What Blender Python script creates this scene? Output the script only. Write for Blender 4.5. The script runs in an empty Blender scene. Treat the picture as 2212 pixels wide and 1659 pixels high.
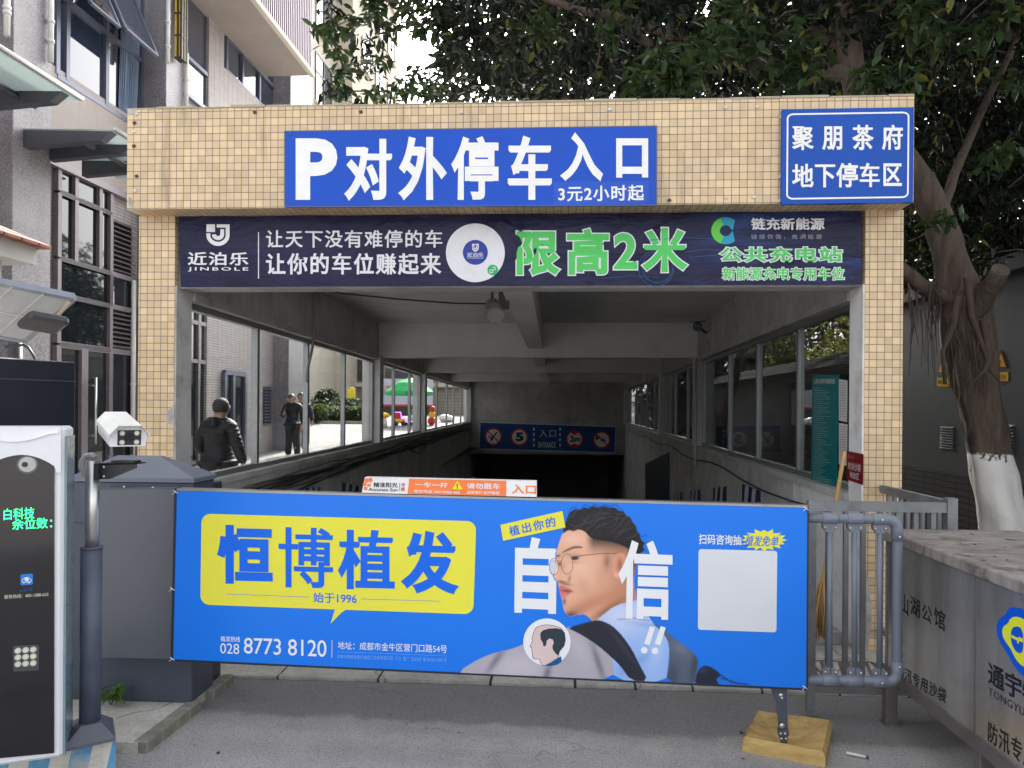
import bpy, math, random
import numpy as np
from mathutils import Vector, Matrix
random.seed(7); rng = np.random.default_rng(7)
S = bpy.context.scene
C = S.collection
# ------------------------------------------------------------------ camera, sky, sun, exposure
F, CX, CY, HC = 1593.0, 1106.0, 881.5, 1.6
RM = Matrix.Rotation(math.radians(3.3), 3, 'Z') @ Matrix.Rotation(math.pi / 2, 3, 'X') @ Matrix.Rotation(math.radians(0.4), 3, 'Z')
cd = bpy.data.cameras.new('camera'); cam = bpy.data.objects.new('camera', cd); C.objects.link(cam)
cam.matrix_world = Matrix.Translation((0, 0, HC)) @ RM.to_4x4()
cd.sensor_width = 36.0; cd.lens = 36.0 * F / 2212.0; cd.shift_y = (CY - 829.5) / 2212.0
cd.clip_start = 0.05; cd.clip_end = 800.0
S.camera = cam
SUN_AZ, SUN_EL = math.radians(0.5), math.radians(38.0)      # azimuth clockwise from +Y (to the right), elevation
w = bpy.data.worlds.new('World'); S.world = w; w.use_nodes = True
wn = w.node_tree.nodes; wl = w.node_tree.links
bg = wn['Background']; sky = wn.new('ShaderNodeTexSky'); sky.sky_type = 'NISHITA'; sky.sun_disc = False
sky.sun_elevation = SUN_EL; sky.sun_rotation = SUN_AZ; sky.air_density = 1.0; sky.dust_density = 5.0; sky.ozone_density = 1.0
hs = wn.new('ShaderNodeHueSaturation'); hs.inputs['Saturation'].default_value = 0.22
wl.new(sky.outputs[0], hs.inputs['Color']); wl.new(hs.outputs[0], bg.inputs[0]); bg.inputs[1].default_value = 0.13
sd = bpy.data.lights.new('sun', 'SUN'); sd.energy = 2.0; sd.angle = math.radians(0.6); sd.color = (1.0, 0.95, 0.87)
so = bpy.data.objects.new('sun', sd); C.objects.link(so)
sdir = Vector((math.sin(SUN_AZ) * math.cos(SUN_EL), math.cos(SUN_AZ) * math.cos(SUN_EL), math.sin(SUN_EL)))
so.rotation_euler = sdir.to_track_quat('Z', 'Y').to_euler(); so.location = (0, 0, 30)
S.view_settings.view_transform = 'Standard'; S.view_settings.look = 'None'; S.view_settings.gamma = 1.0
S.view_settings.exposure = 2.3
S.cycles.max_bounces = 8; S.cycles.transparent_max_bounces = 24; S.cycles.diffuse_bounces = 4; S.cycles.glossy_bounces = 4
S.cycles.use_denoising = True; S.cycles.sample_clamp_indirect = 6.0; S.cycles.caustics_reflective = False; S.cycles.caustics_refractive = False
# ------------------------------------------------------------------ survey: a photo point to a point on a real plane
O0 = Vector((0, 0, HC))
def ray(x, y): return RM @ Vector(((x - CX) / F, -(y - CY) / F, -1.0))
class Pl:
    """a plane in the place; at(x, y) is where the photo's sight line meets it"""
    def __init__(s, p, n): s.p = Vector(p); s.n = Vector(n).normalized()
    def at(s, x, y, lift=0.0):
        d = ray(x, y); q = O0 + d * (s.n.dot(s.p - O0) / s.n.dot(d)); return q + s.n * lift
    def off(s, k): return Pl(s.p + s.n * k, s.n)
def PY(y): return Pl((0, y, 0), (0, -1, 0))
def PZ(z): return Pl((0, 0, z), (0, 0, 1))
def PX(x, sgn=1): return Pl((x, 0, 0), (sgn, 0, 0))
def DD(x, y, d): return O0 + ray(x, y) * d
# ------------------------------------------------------------------ mesh building
class MB:
    def __init__(s): s.v = []; s.f = []; s.m = []; s.sm = []
    def add(s, vs, fs, m=0, sm=False):
        b = len(s.v); s.v += [tuple(p) for p in vs]
        for f in fs: s.f.append(tuple(b + i for i in f)); s.m.append(m); s.sm.append(sm)
        return s
    def quad(s, a, b, c, d, m=0): return s.add([a, b, c, d], [(0, 1, 2, 3)], m)
    def box(s, p, q, m=0, bev=0.0):
        x0, y0, z0 = p; x1, y1, z1 = q
        return s.obox(((x0 + x1) / 2, (y0 + y1) / 2, (z0 + z1) / 2), (abs(x1 - x0) / 2, 0, 0), (0, abs(y1 - y0) / 2, 0), (0, 0, abs(z1 - z0) / 2), m, bev)
    def obox(s, c, a, b, d, m=0, bev=0.0):
        c, a, b, d = Vector(c), Vector(a), Vector(b), Vector(d)
        if bev <= 0:
            vs = [c + a * i + b * j + d * k for k in (-1, 1) for j in (-1, 1) for i in (-1, 1)]
            fs = [(0, 2, 3, 1), (4, 5, 7, 6), (0, 1, 5, 4), (2, 6, 7, 3), (0, 4, 6, 2), (1, 3, 7, 5)]
            if a.cross(b).dot(d) < 0: fs = [f[::-1] for f in fs]
            return s.add(vs, fs, m)
        A, B, D = a.normalized(), b.normalized(), d.normalized(); t = min(bev, a.length * .9, b.length * .9, d.length * .9)
        vs = []; idx = {}
        for k in (-1, 1):
            for j in (-1, 1):
                for i in (-1, 1):
                    P = c + a * i + b * j + d * k
                    for ax, mv in ((0, -B * j * t - D * k * t), (1, -A * i * t - D * k * t), (2, -A * i * t - B * j * t)):
                        idx[(i, j, k, ax)] = len(vs); vs.append(P + mv)
        fs = []
        def n(i, j, k, ax): return idx[(i, j, k, ax)]
        for q in (-1, 1):
            fs.append([n(q, -1, -1, 0), n(q, 1, -1, 0), n(q, 1, 1, 0), n(q, -1, 1, 0)][::q])
            fs.append([n(-1, q, -1, 1), n(1, q, -1, 1), n(1, q, 1, 1), n(-1, q, 1, 1)][::-q])
            fs.append([n(-1, -1, q, 2), n(1, -1, q, 2), n(1, 1, q, 2), n(-1, 1, q, 2)][::q])
        for p in (-1, 1):
            for q in (-1, 1):
                fs.append([n(-1, p, q, 1), n(1, p, q, 1), n(1, p, q, 2), n(-1, p, q, 2)][::(p * q)])
                fs.append([n(p, -1, q, 0), n(p, 1, q, 0), n(p, 1, q, 2), n(p, -1, q, 2)][::-(p * q)])
                fs.append([n(p, q, -1, 0), n(p, q, 1, 0), n(p, q, 1, 1), n(p, q, -1, 1)][::(p * q)])
        for i in (-1, 1):
            for j in (-1, 1):
                for k in (-1, 1): fs.append([n(i, j, k, 0), n(i, j, k, 1), n(i, j, k, 2)][::(i * j * k)])
        if a.cross(b).dot(d) < 0: fs = [f[::-1] for f in fs]
        return s.add(vs, fs, m)
    def bar(s, p, q, w, h, m=0, up=(0, 0, 1), bev=0.0):
        p, q = Vector(p), Vector(q); a = q - p; u = Vector(up); sd_ = a.cross(u)
        if sd_.length < 1e-6: u = Vector((0, 1, 0)); sd_ = a.cross(u)
        sd_.normalize(); u = sd_.cross(a).normalized()
        return s.obox((p + q) / 2, a / 2, sd_ * (w / 2), u * (h / 2), m, bev)
    def tube(s, pts, r, n=8, m=0, caps=True, sm=True, ref=None):
        pts = [Vector(p) for p in pts]; R = r if isinstance(r, (list, tuple)) else [r] * len(pts)
        t0 = (pts[1] - pts[0]).normalized(); u = Vector(ref) if ref else Vector((0, 0, 1))
        if abs(t0.dot(u)) > .9: u = Vector((1, 0, 0)) if not ref else u.orthogonal()
        vs = []; fs = []
        for i, p in enumerate(pts):
            t = ((pts[min(i + 1, len(pts) - 1)] - pts[i]).normalized() + (pts[i] - pts[max(i - 1, 0)]).normalized())
            t = t.normalized() if t.length > 1e-6 else t0
            a = (u - t * u.dot(t)).normalized(); b = t.cross(a); u = a
            for k in range(n):
                an = 2 * math.pi * k / n; vs.append(p + (a * math.cos(an) + b * math.sin(an)) * R[i])
        for i in range(len(pts) - 1):
            for k in range(n): fs.append((i * n + k, i * n + (k + 1) % n, (i + 1) * n + (k + 1) % n, (i + 1) * n + k))
        s.add(vs, fs, m, sm)
        if caps:
            L = len(pts) - 1; b0 = len(s.v) - len(vs)
            s.f.append(tuple(b0 + k for k in reversed(range(n)))); s.m.append(m); s.sm.append(False)
            s.f.append(tuple(b0 + L * n + k for k in range(n))); s.m.append(m); s.sm.append(False)
        return s
    def poly(s, pts, m=0): return s.add(pts, [tuple(range(len(pts)))], m)
    def prism(s, pts, ext, m=0, m2=None):
        pts = [Vector(p) for p in pts]; e = Vector(ext); n = len(pts)
        nrm = sum(((pts[i] - pts[0]).cross(pts[(i + 1) % n] - pts[0]) for i in range(1, n - 1)), Vector())
        if nrm.dot(e) < 0: pts = pts[::-1]
        fs = [tuple(reversed(range(n))), tuple(range(n, 2 * n))] + [(i, (i + 1) % n, n + (i + 1) % n, n + i) for i in range(n)]
        return s.add(pts + [p + e for p in pts], fs, m)
    def disc(s, c, u, v, r, m=0, n=40, r0=0.0, a0=0.0, a1=2 * math.pi):
        c, u, v = Vector(c), Vector(u), Vector(v); full = abs(a1 - a0) > 6.28
        P = lambda R, k: c + (u * math.cos(a0 + (a1 - a0) * k / n) + v * math.sin(a0 + (a1 - a0) * k / n)) * R
        if r0 <= 0 and full: return s.poly([P(r, k) for k in range(n)], m)
        vs = [P(r0, k) for k in range(n + 1)] + [P(r, k) for k in range(n + 1)]
        return s.add(vs, [(k, n + 1 + k, n + 2 + k, k + 1) for k in range(n)], m)
    def sphere(s, c, r, n=14, k=9, m=0, sc=(1, 1, 1)):
        vs = []; fs = []
        for i in range(k + 1):
            th = math.pi * i / k
            for j in range(n):
                ph = 2 * math.pi * j / n
                vs.append((c[0] + r * sc[0] * math.sin(th) * math.cos(ph), c[1] + r * sc[1] * math.sin(th) * math.sin(ph), c[2] + r * sc[2] * math.cos(th)))
        for i in range(k):
            for j in range(n): fs.append((i * n + j, (i + 1) * n + j, (i + 1) * n + (j + 1) % n, i * n + (j + 1) % n))
        return s.add(vs, fs, m, True)
def mesh_of(name, mb, mats, shift=None):
    me = bpy.data.meshes.new(name)
    vs = mb.v if shift is None else [(p[0] - shift[0], p[1] - shift[1], p[2] - shift[2]) for p in mb.v]
    me.from_pydata(vs, [], mb.f)
    for m in (mats if isinstance(mats, (list, tuple)) else [mats]): me.materials.append(m)
    me.polygons.foreach_set('material_index', mb.m); me.polygons.foreach_set('use_smooth', mb.sm); me.update()
    return me
def root_of(o):
    while o.parent: o = o.parent
    return o
def part(name, mb, mats, parent, label=None, stuff=False):
    sh = root_of(parent).location
    o = bpy.data.objects.new(name, mesh_of(name, mb, mats, sh)); C.objects.link(o); o.parent = parent
    if label: o['label'] = label
    if stuff: o['kind'] = 'stuff'
    return o
def tag(o, label, cat, group=None):
    o['label'] = label; o['category'] = cat
    if group: o['group'] = group
    return o
def thing(name, label, cat, loc, group=None):
    o = bpy.data.objects.new(name, None); C.objects.link(o); o.location = loc; o.empty_display_size = .1
    return tag(o, label, cat, group)
def solo(name, mb, mats, label, cat, group=None):
    a = np.array(mb.v); c = (a.min(0) + a.max(0)) / 2; c[2] = a[:, 2].min()
    o = bpy.data.objects.new(name, mesh_of(name, mb, mats, c)); o.location = c; C.objects.link(o)
    return tag(o, label, cat, group)
def struct(name, mb, mats):
    o = bpy.data.objects.new(name, mesh_of(name, mb, mats)); C.objects.link(o); o['kind'] = 'structure'; return o
# ------------------------------------------------------------------ lettering: glyph outlines fitted to four corners on a surface
def glyphs(txt, space=1.0, shear=0.0):
    c = bpy.data.curves.new('t', 'FONT'); c.body = txt; c.space_character = space; c.shear = shear
    c.fill_mode = 'FRONT'; c.resolution_u = 4
    o = bpy.data.objects.new('t', c); C.objects.link(o)
    dg = bpy.context.evaluated_depsgraph_get(); dg.update()
    me = bpy.data.meshes.new_from_object(o.evaluated_get(dg))
    a = np.empty(len(me.vertices) * 3); me.vertices.foreach_get('co', a); a = a.reshape(-1, 3)[:, :2].copy()
    fs = [tuple(p.vertices) for p in me.polygons]; cnt = {}
    for f in fs:
        for i in range(len(f)):
            e = (f[i], f[(i + 1) % len(f)]); k = (min(e), max(e)); cnt[k] = cnt.get(k, 0) + 1
    bpy.data.objects.remove(o); bpy.data.curves.remove(c); bpy.data.meshes.remove(me)
    ed = []                                                          # outline edges with their outward normals
    for f in fs:
        c = a[list(f)].mean(0)
        for i in range(len(f)):
            k, l = f[i], f[(i + 1) % len(f)]
            if cnt[(min(k, l), max(k, l))] != 1: continue
            d = a[l] - a[k]; L = math.hypot(*d)
            if L < 1e-7: continue
            n = np.array((d[1], -d[0])) / L; ed.append((k, l, n if np.dot(n, c - a[k]) < 0 else -n))
    at = {}
    for e in ed:
        for v in e[:2]: at.setdefault(v, []).append(e[2])
    mit = {}
    for v, ns in at.items():
        if len(ns) == 2:
            t = ns[0] + ns[1]; q = 1 + float(np.dot(ns[0], ns[1]))
            if q > .12: t = t / q; L = math.hypot(*t); mit[v] = t * min(1, 1.9 / L)
    return a, fs, [(k, l, mit.get(k, n), mit.get(l, n)) for k, l, n in ed]
def corners(pl, q, lift):
    """q = (x0, y0, x1, y1) box or four corner points tl, tr, br, bl in photo measure"""
    if not isinstance(q[0], (tuple, list)): x0, y0, x1, y1 = q; q = ((x0, y0), (x1, y0), (x1, y1), (x0, y1))
    return [pl.at(x, y, lift) for x, y in q]
def letter(mb, pl, txt, q, weight=0.0, m=0, lift=0.002, space=1.0, shear=0.0, rim=None):
    """weight: how much the strokes are fattened (of the glyph height); rim = (material, width): a wider edge underneath"""
    a, fs, ed = glyphs(txt, space, shear)
    weight = max(0.0, weight)
    lo, hi = a.min(0) - weight, a.max(0) + weight
    A, B, D_, E_ = corners(pl, q, 0.0)
    def world(p, lf):
        u, v = (p[0] - lo[0]) / (hi[0] - lo[0]), (p[1] - lo[1]) / (hi[1] - lo[1])
        return (A * (1 - u) + B * u) * v + (E_ * (1 - u) + D_ * u) * (1 - v) + pl.n * lf
    def put(wt, m, lf):
        fs2 = []
        for f in fs:
            p = [a[i] for i in f[:3]]
            cr = (p[1][0] - p[0][0]) * (p[2][1] - p[0][1]) - (p[1][1] - p[0][1]) * (p[2][0] - p[0][0])
            fs2.append(f if cr > 0 else f[::-1])
        mb.add([world(p, lf) for p in a], fs2, m)
        if wt <= 0: return
        for i, (k, l, mk, ml) in enumerate(ed):
            z = lf + 2.5e-5 * (1 + i % 29); q4 = [a[k], a[l], a[l] + ml * wt, a[k] + mk * wt]
            cr = (q4[1][0] - q4[0][0]) * (q4[3][1] - q4[0][1]) - (q4[1][1] - q4[0][1]) * (q4[3][0] - q4[0][0])
            if cr < 0: q4 = q4[::-1]
            mb.add([world(x, z) for x in q4], [(0, 1, 2, 3)], m)
    if rim: put(weight + rim[1], rim[0], lift * .5)
    put(weight, m, lift)
def rrect(x0, y0, x1, y1, r, k=6):
    out = []
    for cx_, cy_, a in ((x1 - r, y0 + r, -90), (x1 - r, y1 - r, 0), (x0 + r, y1 - r, 90), (x0 + r, y0 + r, 180)):
        for i in range(k + 1):
            t = math.radians(a + 90 * i / k); out.append((cx_ + r * math.cos(t), cy_ + r * math.sin(t)))
    return out
def ppoly(mb, pl, pts, m=0, lift=0.002):
    """a flat print with the outline pts (photo measure) on the plane"""
    P = [pl.at(x, y, lift) for x, y in pts]
    n = sum(((P[i] - P[0]).cross(P[i + 1] - P[0]) for i in range(1, len(P) - 1)), Vector())
    mb.poly(P if n.dot(pl.n) > 0 else P[::-1], m)
def pdisc(mb, pl, cx_, cy_, r, m=0, lift=.002, n=40, k=8):
    vs = [pl.at(cx_, cy_, lift)] + [pl.at(cx_ + r * j / k * math.cos(2 * math.pi * i / n), cy_ + r * j / k * math.sin(2 * math.pi * i / n), lift) for j in range(1, k + 1) for i in range(n)]
    mb.add(vs, [(0, 1 + (i + 1) % n, 1 + i) for i in range(n)] + [(1 + j * n + i, 1 + j * n + (i + 1) % n, 1 + (j + 1) * n + (i + 1) % n, 1 + (j + 1) * n + i) for j in range(k - 1) for i in range(n)], m)
def pline(mb, pl, pts, wd, m=0, lift=0.002, closed=False):
    P = [Vector(p) for p in pts]; n = len(P)
    for i in range(n if closed else n - 1):
        a, b = P[i], P[(i + 1) % n]; t = (b - a).normalized(); k = Vector((-t.y, t.x)) * wd / 2; e = t * wd * .3
        ppoly(mb, pl, [a - e + k, b + e + k, b + e - k, a - e - k], m, lift + 0.00002 * (i % 7))
def circ(cx_, cy_, r, n=36, a0=0, a1=360, ry=None):
    return [(cx_ + r * math.cos(math.radians(a0 + (a1 - a0) * i / (n if a1 - a0 == 360 else n - 1))), cy_ + (ry or r) * math.sin(math.radians(a0 + (a1 - a0) * i / (n if a1 - a0 == 360 else n - 1)))) for i in range(n)]
def slab(mb, pl, pts, th, m=0):
    """a board of thickness th whose face has the outline pts on the plane"""
    mb.prism([pl.at(x, y) for x, y in pts], pl.n * -th, m)
# ------------------------------------------------------------------ materials
def lin(r, g, b): return tuple(((c / 255) / 12.92 if c / 255 <= .04045 else ((c / 255 + .055) / 1.055) ** 2.4) for c in (r, g, b))
class NT:
    def __init__(s, name):
        s.mat = bpy.data.materials.new(name); s.mat.use_nodes = True; s.t = s.mat.node_tree
        s.b = s.t.nodes['Principled BSDF']; s.out = s.t.nodes['Material Output']
    def n(s, typ, **kw):
        x = s.t.nodes.new(typ)
        for k, v in kw.items():
            if k.startswith('i_'): x.inputs[k[2:].replace('_', ' ')].default_value = v
            else: setattr(x, k, v)
        return x
    def l(s, a, b): s.t.links.new(a, b); return s
    def pos(s):
        if not hasattr(s, '_g'): s._g = s.n('ShaderNodeNewGeometry')
        return s._g.outputs['Position']
    def noise(s, sc, det=4, rough=.6, vec=None, dist=0.0):
        x = s.n('ShaderNodeTexNoise'); x.inputs['Scale'].default_value = sc; x.inputs['Detail'].default_value = det
        x.inputs['Roughness'].default_value = rough; x.inputs['Distortion'].default_value = dist
        s.l(vec or s.pos(), x.inputs['Vector']); return x.outputs['Fac']
    def scale(s, v):
        x = s.n('ShaderNodeVectorMath', operation='MULTIPLY'); s.l(s.pos(), x.inputs[0]); x.inputs[1].default_value = v; return x.outputs[0]
    def ramp(s, fac, stops):
        r = s.n('ShaderNodeValToRGB'); e = r.color_ramp.elements
        while len(e) < len(stops): e.new(.5)
        for i, (p, c) in enumerate(stops):
            e[i].position = p; e[i].color = (c, c, c, 1) if isinstance(c, (int, float)) else (*c[:3], 1)
        s.l(fac, r.inputs[0]); return r.outputs[0]
    def mix(s, fac, a, b, blend='MIX'):
        x = s.n('ShaderNodeMix', data_type='RGBA', blend_type=blend)
        for sock, v in ((x.inputs[0], fac), (x.inputs[6], a), (x.inputs[7], b)):
            if isinstance(v, bpy.types.NodeSocket): s.l(v, sock)
            elif isinstance(v, (int, float)) and sock == x.inputs[0]: sock.default_value = v
            else: sock.default_value = (v, v, v, 1) if isinstance(v, (int, float)) else (*v[:3], 1)
        return x.outputs[2]
    def math(s, op, a, b=0.0, c=None):
        x = s.n('ShaderNodeMath', operation=op)
        for i, v in enumerate((a, b, c)):
            if v is None: continue
            if isinstance(v, bpy.types.NodeSocket): s.l(v, x.inputs[i])
            else: x.inputs[i].default_value = v
        return x.outputs[0]
    def bump(s, h, st=.3, dist=.01):
        x = s.n('ShaderNodeBump'); x.inputs['Strength'].default_value = st; x.inputs['Distance'].default_value = dist
        s.l(h, x.inputs['Height']); s.l(x.outputs[0], s.b.inputs['Normal']); return s
    def col(s, c):
        if isinstance(c, bpy.types.NodeSocket): s.l(c, s.b.inputs['Base Color'])
        else: s.b.inputs['Base Color'].default_value = (*c[:3], 1)
        return s
    def set(s, rough=.6, metal=0.0, spec=.5):
        for k, v in (('Roughness', rough), ('Metallic', metal), ('Specular IOR Level', spec)):
            if isinstance(v, bpy.types.NodeSocket): s.l(v, s.b.inputs[k])
            else: s.b.inputs[k].default_value = v
        return s
def mat(name, c, rough=.6, metal=0.0, spec=.5, var=.12, sc=6.0, bump=0.0, bsc=60.0, streak=0.0, dirt=None):
    """paint / plastic / plaster with a little wear: cloudy variation, optional bump, downward streaks and dirt"""
    t = NT(name); f = t.noise(sc, 5, .62)
    col_ = t.mix(t.ramp(f, [(.3, 0.0), (.7, 1.0)]), tuple(max(0, k * (1 - var)) for k in c), tuple(min(1, k * (1 + var)) for k in c))
    if streak:
        g = t.noise(1.0, 4, .6, t.scale((14, 14, .7))); col_ = t.mix(t.math('MULTIPLY', t.ramp(g, [(.48, 0.0), (.75, 1.0)]), streak), col_, tuple(k * .45 for k in c))
    if dirt:
        g = t.noise(3.1, 6, .7); col_ = t.mix(t.math('MULTIPLY', t.ramp(g, [(.52, 0.0), (.68, 1.0)]), dirt[1]), col_, dirt[0])
    rr = t.math('MULTIPLY_ADD', f, .18, rough - .09)
    t.col(col_).set(rr, metal, spec)
    if bump: t.bump(t.noise(bsc, 4, .6), bump, .004)
    return t.mat
def emis(name, c, st):
    t = NT(name); t.col((0.01, 0.01, 0.01)); t.b.inputs['Emission Color'].default_value = (*c, 1); t.b.inputs['Emission Strength'].default_value = st; return t.mat
def grid_mat(name, c, pitch, joint, jcol, dirtc, offs=(0, 0, 0), var=.1, rough=.35, jw=.06, dirt=.5, spec=.5):
    """glazed tiles: a joint grid on every face, each tile its own tone, grime round the joints and in runs"""
    t = NT(name); sp = t.n('ShaderNodeSeparateXYZ'); t.l(t.pos(), sp.inputs[0]); sn = t.n('ShaderNodeSeparateXYZ'); t.l(t._g.outputs['True Normal'], sn.inputs[0])
    pitch = pitch if isinstance(pitch, tuple) else (pitch,) * 3
    lines = None; cells = []
    for i in range(3):
        u = t.math('MULTIPLY_ADD', sp.outputs[i], 1 / pitch[i], offs[i]); fr = t.math('FRACT', u); cells.append(t.math('FLOOR', u))
        d = t.math('MINIMUM', fr, t.math('SUBTRACT', 1.0, fr))
        q = t.math('MULTIPLY', d, pitch[i] / min(pitch))
        ln = t.math('SUBTRACT', 1.0, t.n_smooth(q, jw * .5, jw * 1.25))
        ln = t.math('MULTIPLY', ln, t.math('LESS_THAN', t.math('ABSOLUTE', sn.outputs[i]), .5))
        lines = ln if lines is None else t.math('MAXIMUM', lines, ln)
    cv = t.n('ShaderNodeCombineXYZ')
    for i in range(3): t.l(cells[i], cv.inputs[i])
    wnz = t.n('ShaderNodeTexWhiteNoise'); t.l(cv.outputs[0], wnz.inputs['Vector'])
    base = t.mix(wnz.outputs['Value'], tuple(k * (1 - var) for k in c), tuple(min(1, k * (1 + var * .7)) for k in c))
    base = t.mix(t.math('MULTIPLY', t.ramp(t.noise(2.2, 6, .65), [(.45, 0.0), (.8, 1.0)]), dirt), base, tuple(k * .62 for k in c))
    run = t.math('MULTIPLY', t.ramp(t.noise(1.0, 5, .65, t.scale((9, 9, 1.1))), [(.56, 0.0), (.78, 1.0)]), dirt)
    base = t.mix(run, base, dirtc)
    jd = t.mix(t.noise(5.0, 3), tuple(k * .55 for k in jcol), jcol)
    t.col(t.mix(lines, base, jd)).set(t.math('MULTIPLY_ADD', lines, .4, rough), 0, spec)
    t.bump(t.math('MULTIPLY_ADD', lines, -1.0, t.math('MULTIPLY', t.noise(14.0, 2), .25)), .5, .003)
    return t.mat
def _sm(s, v, a, b):
    x = s.n('ShaderNodeMapRange', interpolation_type='SMOOTHSTEP'); x.inputs['From Min'].default_value = a; x.inputs['From Max'].default_value = b
    s.l(v, x.inputs['Value']); return x.outputs[0]
NT.n_smooth = _sm
def glass(name, tint=(1, 1, 1), refl=.12, rough=.01, edge=.75):
    t = NT(name); tr = t.n('ShaderNodeBsdfTransparent'); tr.inputs[0].default_value = (*tint, 1)
    gl = t.n('ShaderNodeBsdfGlossy'); gl.inputs['Roughness'].default_value = rough; gl.inputs['Color'].default_value = (.95, .97, 1, 1)
    fr = t.n('ShaderNodeLayerWeight'); fr.inputs['Blend'].default_value = .35
    mx = t.n('ShaderNodeMixShader'); t.l(t.math('MULTIPLY_ADD', fr.outputs['Fresnel'], edge, refl), mx.inputs[0]); t.l(tr.outputs[0], mx.inputs[1]); t.l(gl.outputs[0], mx.inputs[2])
    t.l(mx.outputs[0], t.out.inputs[0]); return t.mat
def window_glass(name, c, refl=.3):
    """window pane of a closed, unlit room: dark, slightly wavy mirror"""
    t = NT(name); t.col(c).set(.03, 0, .8); t.b.inputs['Coat Weight'].default_value = refl; t.b.inputs['Coat Roughness'].default_value = .02
    t.bump(t.noise(1.1, 2), .04, .02); return t.mat
WHITE = mat('white_print', (.78, .78, .77), .45, var=.05)
# ------------------------------------------------------------------ shared materials
TILE = grid_mat('cream_tile', (.66, .49, .295), .05, .06, (.15, .11, .075), (.20, .14, .09), offs=(.3, .1, .24), jw=.042, var=.15, dirt=.62)
PLASTER = mat('grey_plaster', (.46, .45, .43), .85, var=.16, sc=2.2, bump=.25, bsc=30, dirt=((.16, .15, .14), .5))
CEILP = mat('ceiling_plaster', (.70, .69, .67), .9, var=.10, sc=1.6, bump=.15, bsc=25)
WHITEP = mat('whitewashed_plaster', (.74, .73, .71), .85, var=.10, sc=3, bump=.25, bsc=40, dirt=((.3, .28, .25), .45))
ALU = mat('window_aluminium', (.30, .31, .31), .38, .75, var=.1)
DKWALL = mat('ramp_wall_plaster', (.46, .45, .43), .9, var=.25, sc=1.4, bump=.3, bsc=18, dirt=((.22, .20, .185), .5), streak=.3)
CLEAR = glass('clear_pane', (.96, .97, .97), .015, edge=.2)
SMOKE = glass('dull_pane', (.52, .54, .54), .03, edge=.35)
NAVY = mat('navy', (.012, .03, .10), .4)
# ------------------------------------------------------------------ ground
def asphalt():
    t = NT('asphalt'); big = t.noise(.9, 6, .7); fine = t.noise(95, 4, .7); mid = t.noise(7, 6, .72)
    base = t.mix(t.ramp(big, [(.35, 0.), (.7, 1.)]), (.29, .275, .268), (.42, .40, .39))
    base = t.mix(t.math('MULTIPLY', t.ramp(mid, [(.46, 0.), (.66, 1.)]), .6), base, (.42, .395, .37))
    sp = t.n('ShaderNodeSeparateXYZ'); t.l(t.pos(), sp.inputs[0])
    yy = t.math('MULTIPLY_ADD', t.noise(1.6, 5, .7), .34, t.math('MULTIPLY_ADD', sp.outputs[0], .05, sp.outputs[1]))
    newer = t.n_smooth(yy, 3.80, 3.90)                              # a later, darker strip of asphalt beside the apron
    base = t.mix(t.math('MULTIPLY', newer, .75), base, (.175, .167, .163))
    seam = t.math('MULTIPLY', t.n_smooth(t.math('ABSOLUTE', t.math('SUBTRACT', yy, 3.83)), .05, .0), t.ramp(t.noise(9, 4), [(.42, 0.), (.6, 1.)]))
    base = t.mix(t.math('MULTIPLY', seam, .7), base, (.36, .34, .31))
    scuff = t.ramp(t.noise(1.0, 6, .75, t.scale((5.0, 24.0, 1.0))), [(.62, 0.), (.72, 1.)])
    base = t.mix(t.math('MULTIPLY', scuff, .5), base, (.34, .32, .30))
    vo = t.n('ShaderNodeTexVoronoi'); vo.inputs['Scale'].default_value = 150; t.l(t.pos(), vo.inputs['Vector'])
    hs_ = t.n('ShaderNodeSeparateColor'); t.l(vo.outputs['Color'], hs_.inputs[0])
    chip = t.math('MULTIPLY', t.math('GREATER_THAN', hs_.outputs[0], .86), t.n_smooth(vo.outputs['Distance'], .5, .25))
    base = t.mix(t.math('MULTIPLY', chip, .75), base, (.42, .40, .38))
    base = t.mix(t.math('MULTIPLY', t.ramp(fine, [(.35, 1.), (.5, 0.)]), .6), base, (.05, .048, .048))
    wv = t.n('ShaderNodeVectorMath', operation='ADD'); nz = t.n('ShaderNodeTexNoise'); nz.inputs['Scale'].default_value = 2.6; nz.inputs['Detail'].default_value = 4; t.l(t.pos(), nz.inputs['Vector']); t.l(t.pos(), wv.inputs[0]); t.l(nz.outputs['Color'], wv.inputs[1])
    ve = t.n('ShaderNodeTexVoronoi', feature='DISTANCE_TO_EDGE'); ve.inputs['Scale'].default_value = .75; t.l(wv.outputs[0], ve.inputs['Vector'])
    crk = t.math('MULTIPLY', t.n_smooth(ve.outputs['Distance'], .007, .002), t.ramp(t.noise(1.4, 3), [(.46, 0.), (.56, 1.)])); base = t.mix(t.math('MULTIPLY', crk, .35), base, (.08, .077, .075))
    oil = t.ramp(t.noise(1.3, 5, .6), [(.60, 0.), (.70, 1.)]); base = t.mix(t.math('MULTIPLY', oil, .45), base, (.10, .095, .093))
    t.col(base).set(.9, 0, .3); t.bump(t.math('MULTIPLY_ADD', crk, -.3, t.math('ADD', fine, t.math('MULTIPLY', chip, .4))), .7, .006); return t.mat
ASPH = asphalt()
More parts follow.
